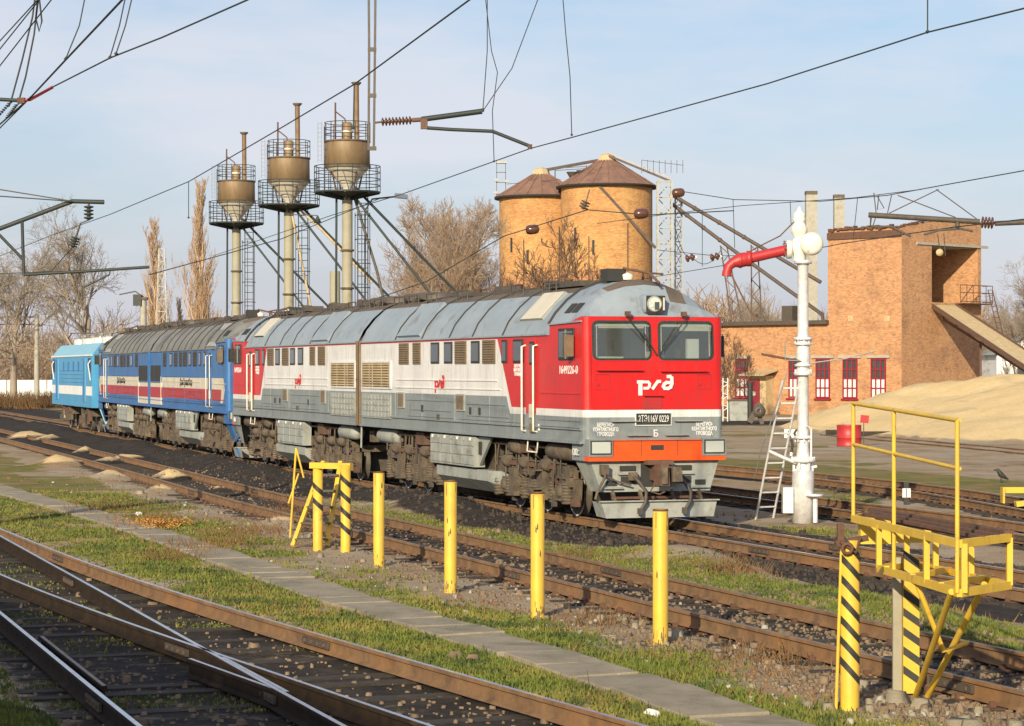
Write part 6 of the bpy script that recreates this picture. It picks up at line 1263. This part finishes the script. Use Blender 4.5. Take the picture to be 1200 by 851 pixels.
wire('contact_wire', [atY(1200, 257, 60), atY(1120, 266, 66), atY(990, 285, 80), atY(880, 306, 100), atY(770, 324, 120), atY(700, 338, 130)], .016, 'thin wire in front of the brick tower sloping down to the left', group=GW)
wire('contact_wire', [atY(770, 293, 110), atY(840, 300, 110), atY(900, 299, 105)], .016, 'short level wire between the lattice mast and the red spout', group=GW)
# messenger and guy wires with insulators in front of the silos
wire('guy_wire', [atY(420, 357, 90), atY(500, 330, 88), atY(590, 277, 85), atY(688, 246, 80), atY(760, 252, 78), atY(860, 247, 76)], .018, 'guy wire with egg insulators passing in front of the silos', cat='wire')
for (x, y, Y_, lab) in ((624, 269, 84, 'black egg-shaped insulator on the wire before the left silo'), (751.5, 250.5, 78, 'black egg-shaped insulator on the wire before the right silo'), (795, 226, 90, 'brown egg-shaped insulator in the sky right of the silos')):
    A = atY(x, y, Y_); tag(MB().tube([A + Vector((d_, 0, d_ * .1)) for d_ in (-.24, -.2, -.1, .1, .2, .24)], [.05, .14, .17, .17, .13, .04], 'ins', 12).build('egg_insulator'), lab, 'insulator', 'egg insulators')
for pts, lab in (([(691, 222), (687, 236), (683, 245)], 'string of three disc insulators hanging before the right silo'), ([(104, 236), (104, 241), (104, 258)], 'string of disc insulators hanging from the green bracket at the left'), ([(94, 262), (89, 278), (85, 290)], 'lower tilted string of disc insulators at the left')):
    Y_ = 80 if pts[0][0] > 600 else 46.5; a, b = atY(*pts[1], Y_), atY(*pts[2], Y_); t = thing('insulator_string', (0, 0, 0), lab, 'insulator', 'disc insulator strings'); insulator(a, b, 3 if Y_ > 60 else 4, .17 if Y_ > 60 else .10, 'iron' if Y_ > 60 else 'dgreen').build('disc', t); q = MB(); q.tube([atY(*pts[0], Y_), a], .02, 'iron', 5); q.build('hook', t)
for (x, y, lab) in ((809, 302, 'small dark and white insulator pair on the wire left of the trestle'), (838, 301, 'small insulator beside the leaning trestle top')): A = atY(x, y, 100); q = insulator(A - Vector((.2, 0, .05)), A + Vector((.2, 0, .05)), 2, .17, 'ins'); q.lathe([(.02, .0), (.09, .02), (.02, .1)], A + Vector((.2, -.05, 0)), 'whitep', 10, 'x'); tag(q.build('line_insulator'), lab, 'insulator')
# left green cantilever
lc = thing('cantilever_bracket', (0, 0, 0), 'dark green steel cantilever bracket reaching in at the left edge', 'bracket'); Y_ = 46.5; f = lambda x, y: atY(x, y, Y_)
for pts, r in (([(-80, 300), (0, 268), (85, 236), (122, 237)], .045), ([(26, 259), (28, 322)], .032), ([(28, 322), (100, 318), (175, 313)], .030), ([(-40, 252), (0, 276), (27, 304)], .030), ([(130, 314), (128, 322), (98, 337)], .016)): q = MB(); q.tube([f(*p) for p in pts], r, 'dgreen', 7); q.build('tube', lc)
q = MB(); X_ = f(-80, 300); q.tube([(X_.x, Y_, 0), (X_.x, Y_, X_.z + 1.6)], [.22, .16], 'conc', 10); q.tube([(X_.x, Y_, X_.z + 1.5), f(85, 236)], .012, 'iron', 5); q.build('mast', lc)
wire('guy_wire', [atY(-60, 226, 46.4), atY(0, 230, 46.4), atY(85, 236, 46.4)], .012, 'thin stay wire above the green bracket at the left')
wire('contact_wire', [atY(-60, 345, 70), atY(75, 310, 66), atY(250, 338, 100)], .01, 'x') if 0 else wire('contact_wire', [atY(104, 258, 46.5), atY(94, 262, 46.5)], .012, 'short link wire between the two insulator strings at the left')
wire('contact_wire', [atY(-20, 322, 85), atY(60, 318, 80), atY(85, 290, 46.5)], .012, 'low wire ending at the tilted insulator string at the left') 
wire('contact_wire', [atY(175, 322, 72), atY(330, 280, 82), atY(447, 232, 92)], .016, 'thin wire crossing behind the sand tower posts')
# top left: red clamp with hanging leads
cl = thing('wire_clamp', (0, 0, 0), 'red steel registration arm with coiled leads in the upper left corner', 'bracket'); Y_ = at6(30, 117).y; g = lambda x, y: atY(x, y, Y_)
q = MB(); q.tube([g(-30, 115), g(25, 118)], .022, 'dgreen', 6); q.tube([g(20, 118), g(35, 117), g(62, 102)], .018, 'pipered', 6); q.box(g(25, 118), (.08, .06, .06), 'rust'); q.build('arm', cl)
for pts in ([(42, -10), (38, 20), (26, 70), (13, 118), (10, 125)], [(45, -10), (40, 40), (30, 90), (22, 118)], [(46, -10), (42, 22), (46, 37), (49, 25), (45, -10)]): q = MB(); q.tube([g(*p) for p in pts], .010, 'black', 5); q.build('lead', cl)
for (a, b) in (((12, 120), (-4, 138)), ((20, 122), (8, 138))):
    q = MB(); A_, B2 = g(*a), g(*b); N = 40; d = B2 - A_; q.tube([A_ + d * k / N + Vector((math.cos(k * 1.2), math.sin(k * 1.2), 0)) * .02 for k in range(N)], .006, 'black', 4); q.build('coiled_lead', cl)
for (a, b, lab) in (((0, 48), (44, 0), 'topmost of the fine wires in the upper left corner'), ((-10, 70), (46, 0), 'second fine wire in the upper left corner'), ((-10, 90), (64, -5), 'third and longest of the fine wires in the upper left corner')): wire('guy_wire', [atY(*a, 22), atY(*b, 20)], .006, lab, group='fine wires in the upper left corner')
# droppers
GD = 'droppers hanging to the contact wires'
for pts, Yd, lab in (([(101, -10), (93, 30), (77, 69)], at6(77, 70).y, 'knotted dropper at the far upper left'), ([(148, -8), (140, 30), (129, 67)], at6(129, 67).y, 'left of the two droppers meeting the upper left wire'), ([(156, -8), (147, 30), (136, 63)], at6(136, 64).y, 'right of the two droppers meeting the upper left wire'), ([(659, -10), (663, 40), (668, 90), (670, 158)], at6(671, 161).y, 'long wavy dropper above the contact wire right of centre'), ([(1087, -10), (1087, 20), (1087, 37)], at6(1087, 38).y, 'short dropper near the upper right corner'), ([(568, -10), (576, 60), (583, 85), (577, 130), (579, 189)], at6(579, 188).y, 'wavy dropper beside the registration arm'), ([(571, -10), (571, 60), (566, 128)], 31, 'straight dropper ending at the registration tube'), ([(632, -5), (600, 80), (566, 130)], 31, 'slanting wire rising from the registration tube'), ([(221, 213), (221, 255)], at6(221, 213).y, 'tiny dropper right of the farthest sand tower'), ([(415, 99), (414, 150)], at6(415, 99).y, 'tiny dropper beside the nearest sand tower pipe'), ([(859, 234), (861, 290)], 92, 'dropper left of the water crane spout'), ([(926, 236), (927, 262)], 90, 'short dropper left of the crane head'), ([(823, 250), (823, 312)], 98, 'dropper right of the lattice mast'), ([(1005, 232), (1000, 280)], 86, 'dropper above the brick tower roof')):
    q = MB(); q.tube([atY(x, y, Yd) for x, y in pts], .006 if Yd < 50 else .013, 'dgreen', 4); q.lathe([(.001, -.02), (.02, 0), (.001, .02)], atY(*pts[-1], Yd), 'black', 6); tag(q.build('dropper'), lab, 'wire', GD)
wire('guy_wire', [atY(790, 262, 110), atY(810, 300, 110), atY(845, 293, 110)], .016, 'drooping cable between the lattice mast and the trestle', sag=.5)
# centre: hanging strut with long-rod insulator and registration arm
hs = thing('hanging_strut', (0, 0, 0), 'pair of brown steel strips hanging from above left of the silos', 'bracket'); Y_ = C_.y; g = lambda x, y: atY(x, y, Y_)
q = MB()
for s in (-3.4, 3.4):
    q.bar(g(436 + s * 1.3, -70), g(436 + s * 1.0, 55), .035, .03, 'iron'); q.bar(g(436 + s * 1.0, 55), g(435 + s * .9, 176), .035, .03, 'iron')
for y in (58, 112, 174): q.bar(g(431, y), g(441, y), .045, .05, 'iron')
q.build('strip', hs); insulator(g(447, 143), g(483, 141), 9, .058, 'ins').build('insulator', hs); q = MB(); q.tube([g(438, 144), g(447, 143)], .014, 'iron', 5); q.tube([g(483, 141), g(498, 140)], .03, 'rustb', 7); q.build('link', hs)
q = MB(); q.tube([g(494, 140), g(565, 130.5)], .036, 'dgreen', 8); q.box(g(497, 145), (.09, .07, .14), 'rustb'); q.tube([g(500, 150), g(530, 152), g(577, 154), g(620, 171)], .024, 'dgreen', 7); q.box(g(621, 172), (.06, .05, .06), 'rustb'); q.build('registration_arm', hs)
q = MB(); za = g(436, -70).z; q.tube([(-16, Y_, za + .1), (17, Y_, za + .1)], .014, 'iron', 6); q.tube([(-16, Y_, za + 1.6), (-2, Y_, za + .2), (17, Y_, za + 1.6)], .014, 'iron', 6)
q.build('cross_span', hs)
for x in (-16, 17): q = MB(); q.tube([(x, Y_, 0), (x, Y_, za + 1.7)], .24, 'conc', 8); q.build('mast', hs)
# right: dark bar with insulator in front of the brick tower
rb = thing('registration_bar', (0, 0, 0), 'dark bar with a brown insulator reaching in from the right before the brick tower', 'bracket'); Y_ = 66; g = lambda x, y: atY(x, y, Y_)
q = MB(); q.tube([g(1018, 252), g(1100, 257), g(1148, 260)], .075, 'iron', 8); q.tube([g(1166, 262), g(1240, 259)], .07, 'iron', 8); q.tube([g(1021, 252), g(1020, 265), g(1045, 266), g(1067, 277)], .035, 'iron', 6); q.tube([g(1083, 275), g(1100, 270), g(1125, 268), g(1140, 271)], .035, 'iron', 6); q.tube([g(1122, 258), g(1122, 269)], .06, 'iron', 6); q.build('tube', rb); insulator(g(1150, 260.5), g(1165, 261.5), 4, .17, 'ins').build('insulator', rb)
q = MB(); X_ = g(1240, 259); q.tube([(X_.x, Y_, 0), (X_.x, Y_, X_.z + 1.5)], .25, 'conc', 8); q.build('mast', rb)
q = MB()
for pts in ([(1024, 226), (1027, 252), (1022, 268)], [(1028, 230), (1036, 244), (1028, 246), (1030, 228)], [(1045, 228), (1040, 250)], [(1042, 250), (1100, 222)], [(1097, 222), (1145, 257)], [(1052, 229), (1120, 255)]): q.tube([g(*p) for p in pts], .014, 'iron', 4)
q.build('stay', rb)
q = MB(); q.tube([g(1099, 275), g(1102, 300), g(1108, 300), g(1106, 274)], .012, 'iron', 4); q.lathe([(.001, -.05), (.10, -.04), (.10, .04), (.001, .05)], g(1101, 296), 'timber', 12, 'y'); q.build('balance_weight', rb)
# small floodlight beside the nearest tower
fl = thing('floodlight', (0, 0, 0), 'small white street lamp head right of the nearest sand tower', 'street lamp'); A = atY(470, 230, 100); q = MB(); q.box(A, (.55, .3, .2), 'wall_white', Matrix.Rotation(R(6), 3, 'Y')); q.build('lamp_head', fl, bevel=.04); q = MB(); q.tube([A - Vector((.25, 0, .02)), A - Vector((1.2, 0, .12)), Vector((A.x - 1.5, 100, A.z - .6)), Vector((A.x - 1.5, 100, 0))], .04, 'dgreen', 6); q.build('arm', fl)
# ---------------------------------------------------------------- trees
def sticks(segs, ns=3):
    """segs: list of (p0, p1, r0, r1) -> verts, faces"""
    n = len(segs); P0_ = np.array([s[0] for s in segs], float); P1_ = np.array([s[1] for s in segs], float); r0 = np.array([s[2] for s in segs]); r1 = np.array([s[3] for s in segs])
    d = P1_ - P0_; d /= np.linalg.norm(d, axis=1)[:, None] + 1e-9; u = np.where(np.abs(d[:, 2:3]) < .9, [[0, 0, 1.]], [[1., 0, 0]]); a = np.cross(u, d); a /= np.linalg.norm(a, axis=1)[:, None]; b = np.cross(d, a)
    V = []
    for k in range(ns):
        t = 2 * math.pi * k / ns; o = a * math.cos(t) + b * math.sin(t); V.append(P0_ + o * r0[:, None])
    for k in range(ns):
        t = 2 * math.pi * k / ns; o = a * math.cos(t) + b * math.sin(t); V.append(P1_ + o * r1[:, None])
    V = np.stack(V, 1).reshape(-1, 3); F = np.array([(k, (k + 1) % ns, ns + (k + 1) % ns, ns + k) for k in range(ns)]); F = (F[None] + (np.arange(n) * 2 * ns)[:, None, None]).reshape(-1, 4); return V, F
def npmesh(name, V, F, m, parent=None):
    me = bpy.data.meshes.new(name); me.vertices.add(len(V)); me.vertices.foreach_set('co', V.ravel()); me.loops.add(F.size); me.loops.foreach_set('vertex_index', F.ravel()); me.polygons.add(len(F)); k = F.shape[1]; me.polygons.foreach_set('loop_start', np.arange(0, F.size, k)); me.polygons.foreach_set('loop_total', np.full(len(F), k)); me.update(calc_edges=True)
    me.materials.append(M[m]); o = bpy.data.objects.new(name, me); COL.objects.link(o); o.parent = parent; return o
def grow(seed, H, spread, kids=(8, 6, 5, 4), up=.35, r0=.22, trunk=.3, wob=.16, twig=.010, ang=(.5, 1.0), tall=0, forks=1):
    rg = random.Random(seed); thick, thin_ = [], []
    def rv(): return Vector((rg.gauss(0, 1), rg.gauss(0, 1), rg.gauss(0, 1)))
    def branch(p, d, l, r, lev):
        n = 5 if lev < 2 else 3; pts = [p]; q = p.copy(); dd = d.copy(); 
        for k in range(n):
            dd = (dd + rv() * wob + Vector((0, 0, up * .22))).normalized(); q = q + dd * (l / n); pts.append(q.copy())
        for k in range(n):
            f0, f1 = k / n, (k + 1) / n; e = .35 if lev < len(kids) else .5
            (thick if lev <= 1 else thin_).append((pts[k], pts[k + 1], max(twig, r * (1 - f0 * (1 - e))), max(twig * .8, r * (1 - f1 * (1 - e)))))
        if lev >= len(kids): return
        for c in range(kids[lev]):
            f = trunk + (1 - trunk) * (c + rg.random()) / kids[lev] if lev == 0 else .2 + .8 * (c + rg.random()) / kids[lev]
            i = min(n - 1, int(f * n)); a = pts[i].lerp(pts[i + 1], f * n - i); axd = (pts[i + 1] - pts[i]).normalized(); s = axd.cross(rv()).normalized(); an = rg.uniform(*ang)
            nd = (axd * math.cos(an) + s * math.sin(an)).normalized()
            if tall: nd = (nd + Vector((0, 0, tall))).normalized()
            ll = l * rg.uniform(.42, .68) * (1.15 - .45 * f) if lev else spread * rg.uniform(.75, 1.1) * (1.2 - .55 * (f - trunk) / (1 - trunk) if not tall else (1.15 - .8 * f))
            branch(a, nd, ll, max(twig, r * (1 - f * .6) * .52), lev + 1)
    branch(Vector((0, 0, -.1)), Vector((0, 0, 1)), H, r0, 0); return thick, thin_
TC = {}
def tree(name, loc, label, cat, m, seed, H, spread, group=None, key=None, rz=0, sc=1, **kw):
    t = thing(name, loc, label, cat, group, rot=rz); t.scale = (sc, sc, sc)
    if key and key in TC:
        for nm in ('trunk', 'crown'): o = TC[key][nm].copy(); COL.objects.link(o); o.parent = t
        return t
    tk, th_ = grow(seed, H, spread, **kw); V, F = sticks(tk, 6); a = npmesh('trunk', V, F, m, t); V, F = sticks(th_, 3); b = npmesh('crown', V, F, m, t); TC[key or name + str(seed)] = dict(trunk=a, crown=b); return t
def gp(px, Y_): return ((px - 600) / FPX * Y_, Y_, 0)
GT = 'bare trees behind the locomotives'
tree('bare_tree', gp(103, 200), 'large bare spreading tree behind the pale blue locomotive', 'tree', 'barkg', 15, 11.0, 5.4, GT, key='big', kids=(12, 8, 6, 5), trunk=.24, r0=.34, wob=.17, twig=.011, up=.45, ang=(.5, .95), sc=1.17)
tree('bare_tree', gp(16, 225), 'bare tree at the left edge behind the lattice portal', 'tree', 'barkg', 12, 16, 7, GT, key='big', rz=2.1, sc=1.16)
tree('bare_tree', gp(-30, 200), 'bare tree cut by the left edge of the photo', 'tree', 'barkg', 12, 16, 7, GT, key='big', rz=4.0, sc=1.05)
tree('birch_tree', gp(72, 235), 'white-stemmed birch leaning by the left concrete post', 'tree', 'birch', 14, 8.5, 3.0, None, kids=(6, 4, 3), trunk=.3, r0=.16, twig=.03, wob=.12)
tree('poplar_tree', gp(230, 250), 'tall bare poplar, the taller of the two, left of the sand towers', 'poplar', 'barkp', 21, 21.5, 6.2, 'poplars behind the sand towers', key='pop', kids=(44, 6, 5, 3), trunk=.06, r0=.28, tall=1.1, ang=(.5, .9), twig=.013, up=1.0, wob=.10)
tree('poplar_tree', gp(192, 268), 'shorter bare poplar behind the slim lattice mast', 'poplar', 'barkp', 21, 22.0, 4.2, 'poplars behind the sand towers', key='pop', rz=2, sc=.87)
tree('poplar_tree', gp(213, 275), 'smallest bare poplar between the two tall ones', 'poplar', 'barkp', 21, 22.0, 4.2, 'poplars behind the sand towers', key='pop', rz=3, sc=.50)
tree('bare_tree', gp(512, 170), 'dense round bare tree behind the nearest sand tower', 'tree', 'bark', 31, 12.2, 5.4, GT, key='dense', kids=(20, 9, 7, 5), trunk=.16, r0=.24, twig=.014, wob=.16, up=.7, ang=(.5, 1.0))
tree('bare_tree', gp(556, 176), 'dense bare tree next to the left silo', 'tree', 'bark', 31, 12, 5, GT, key='dense', rz=2.4, sc=1.04)
tree('bare_tree', gp(476, 190), 'smaller dense bare tree between sand tower and round tree', 'tree', 'bark', 31, 12, 5, GT, key='dense', rz=4.4, sc=.78)
GS = 'dark scrubby trees before the silos'
for i, (px, Y_, s_, lab) in enumerate(((600, 140, .80, 'leftmost dark scrubby tree before the left silo'), (628, 146, .92, 'dark scrubby tree before the middle of the left silo'), (652, 140, 1.06, 'tallest dark scrubby tree, between the silos'), (690, 148, .92, 'dark scrubby tree before the right silo'), (722, 150, .75, 'lowest dark scrubby tree, just above the locomotive cab'))):
    tree('scrub_tree', gp(px, Y_), lab, 'tree', 'barkd', 41, 9.3, 4.0, GS, key='scrub', rz=i * 1.3, sc=s_, kids=(9, 6, 5, 3), trunk=.12, r0=.15, twig=.016, wob=.2, up=.8, ang=(.4, .9))
GR = 'bare trees behind the brick wing'
for i, (px, Y_, s_, k_, lab) in enumerate(((805, 200, .62, 'scrub', 'dark bare tree just right of the lattice mast'), (828, 170, .62, 'scrub', 'dark bare tree rising beside the locomotive nose'), (872, 240, .80, 'big', 'pale bare tree between the two trestles'), (915, 235, .78, 'big', 'pale bare tree left of the water crane column'), (1158, 245, .70, 'big', 'pale bare tree right behind the brick tower'), (1188, 240, .82, 'big', 'pale bare tree above the white house'), (1196, 190, .60, 'scrub', 'dark bare tree in front of the white house'), (1225, 215, .9, 'big', 'bare tree cut by the right edge of the photo'), (965, 250, .7, 'big', 'pale bare tree behind the concrete column'))):
    tree('bare_tree', gp(px, Y_), lab, 'tree', 'barkd', 1, 1, 1, GR, key=k_, rz=i * 1.7, sc=s_)
for i, (px, Y_, s_, lab) in enumerate(((843, 168, .52, 'tangled dark bush at the corner of the brick wing'), (858, 166, .50, 'tangled dark bush against the brick wing wall'), (880, 170, .42, 'small dark bush left of the red porch'))):
    tree('bush', (gp(px, Y_)[0], Y_, 0), lab, 'bush', 'barkd', 1, 1, 1, 'bushes against the brick wing', key='scrub', rz=i * 2.2 + .4, sc=s_)
# far woods reading as one mass
rg = np.random.RandomState(77); S = []
def wood(n, pxr, Yr, Hr, per):
    for _ in range(n):
        px, Y_, H = rg.uniform(*pxr), rg.uniform(*Yr), rg.uniform(*Hr); X_ = (px - 600) / FPX * Y_; w_ = H * rg.uniform(.28, .42)
        c = rg.normal(0, 1, (per, 3)); c /= np.linalg.norm(c, axis=1)[:, None]; c *= rg.uniform(.15, 1, (per, 1)) ** .5
        p = np.stack([X_ + c[:, 0] * w_, Y_ + c[:, 1] * w_, H * .55 + c[:, 2] * H * .42], 1); d = np.stack([c[:, 0] * .6 + rg.normal(0, .4, per), c[:, 1] * .5 + rg.normal(0, .4, per), .9 + rg.normal(0, .35, per)], 1); l = rg.uniform(.5, 1.7, per) * H / 9
        q = p + d * l[:, None]; r = .0085 * H * rg.uniform(.5, 1.0, per)
        S.extend([(p[i], q[i], r[i], r[i] * .5) for i in range(per)]); S.append(((X_, Y_, 0), (X_ + rg.normal(0, .5), Y_, H * .7), .2, .08))
wood(40, (-80, 470), (290, 420), (7, 10.5), 380); wood(14, (-60, 300), (262, 300), (5, 8), 300); wood(34, (760, 1300), (290, 420), (9, 14), 420); wood(14, (440, 780), (300, 380), (9, 12), 300)
V, F = sticks(S, 3); wd = npmesh('far_wood', V, F, 'bark'); tag(wd, 'leafless brownish wood along the horizon', None, None, 'stuff')
S = []; 
def scrubrow(n, pxr, Yr, H, per):
    for _ in range(n):
        px, Y_ = rg.uniform(*pxr), rg.uniform(*Yr); X_ = (px - 600) / FPX * Y_; z0 = gz(X_, Y_)
        for i in range(per): a = rg.uniform(0, 6.28); l = rg.uniform(.4, 1) * H; p = (X_ + rg.normal(0, H * .5), Y_ + rg.normal(0, H * .5), z0); q = (p[0] + math.cos(a) * l * .4, p[1] + math.sin(a) * l * .4, z0 + l); S.append((p, q, .012 + Y_ * .00012, .006))
scrubrow(60, (-60, 170), (205, 240), 1.5, 60); scrubrow(6, (842, 862), (165, 170), 1.0, 50)
V, F = sticks(S, 3); tag(npmesh('undergrowth', V, F, 'dry'), 'low dry undergrowth in the distance', None, None, 'stuff')
# rusty leafy patches in the grass
S = []
for (px, py, r_, n_) in ((182, 612, .9, 260), (250, 640, 1.0, 260), (200, 655, .7, 140), (290, 625, .9, 200), (860, 672, .6, 200), (660, 655, .5, 100), (330, 600, .8, 160), (850, 650, .3, 60), (120, 598, 1.2, 160), (700, 730, .5, 90), (900, 770, .6, 120)):
    c = at(px, py, .2)
    for i in range(n_):
        x, y = c.x + rg.normal(0, r_ * .5), c.y + rg.normal(0, r_ * .9); z0 = gz(x, y); a = rg.uniform(0, 6.28); l = rg.uniform(.05, .22); S.append(((x, y, z0), (x + math.cos(a) * l * .6, y + math.sin(a) * l * .6, z0 + l), .007, .004))
S2 = []
for i in range(260):
    c = at(186, 618, .2); x, y = c.x + rg.normal(0, .30), c.y + rg.normal(0, .42); z0 = gz(x, y) + rg.uniform(0, .16); a = rg.uniform(0, 6.28); S2.append(((x, y, z0), (x + math.cos(a) * .05, y + math.sin(a) * .05, z0 + .03), .022, .006))
V, F = sticks(S2, 3); tag(npmesh('leafy_bush', V, F, 'leaf'), 'low clump of orange autumn leaves beside the path', 'bush')
V, F = sticks(S, 3); tag(npmesh('dry_brush', V, F, 'dry'), 'rust-brown dead stalks in patches beside the path', None, None, 'stuff')
# litter and pale lumps on the ground
rr = random.Random(8)
for i, (px, py, m_, lab) in enumerate(((163, 603, 'wall_white', 'white scrap of litter in the grass left of the steps'), (555, 773, 'stone', 'pale stone lying on the grass beside the path'), (534, 770, 'stone', 'small brown stone left of the pale one'), (765, 838, 'wall_white', 'tiny white scrap near the bottom of the path'))):
    A = at(px, py, .22); q = MB(); q.box((0, 0, 0), (.16, .12, .06), m_, Matrix.Rotation(rr.uniform(0, 3), 3, 'Z') @ Matrix.Rotation(.3, 3, 'X'), .6); tag(q.build('stone' if m_ == 'stone' else 'litter', loc=(A.x, A.y, gz(A.x, A.y) + .04), bevel=.015), lab, 'stone' if m_ == 'stone' else 'litter')
# unseen building, added behind the camera only to shade the near rails
sh = thing('added_shade_building', (0, 0, 0), 'plain unseen brick block added behind the viewer to shade the near tracks', 'building')
pa, pb = Vector((-18.2, 7.1)), Vector((-7.0, -16.2)); dd2 = (pb - pa).normalized(); nn2 = Vector((dd2.y, -dd2.x)); q = MB()
P4 = [pa, pb, pb + nn2 * 12, pa + nn2 * 12]
for i in range(4): wq(q, P4[i], P4[(i + 1) % 4], 0, 11.6, u0=i * 30)
q.build('wall', sh); q = MB(); cc = (P4[0] + P4[2]) / 2; q.box((cc.x, cc.y, 11.8), ((pb - pa).length + .6, 12.6, .4), 'iron', math.atan2(dd2.y, dd2.x)); q.build('roof', sh)
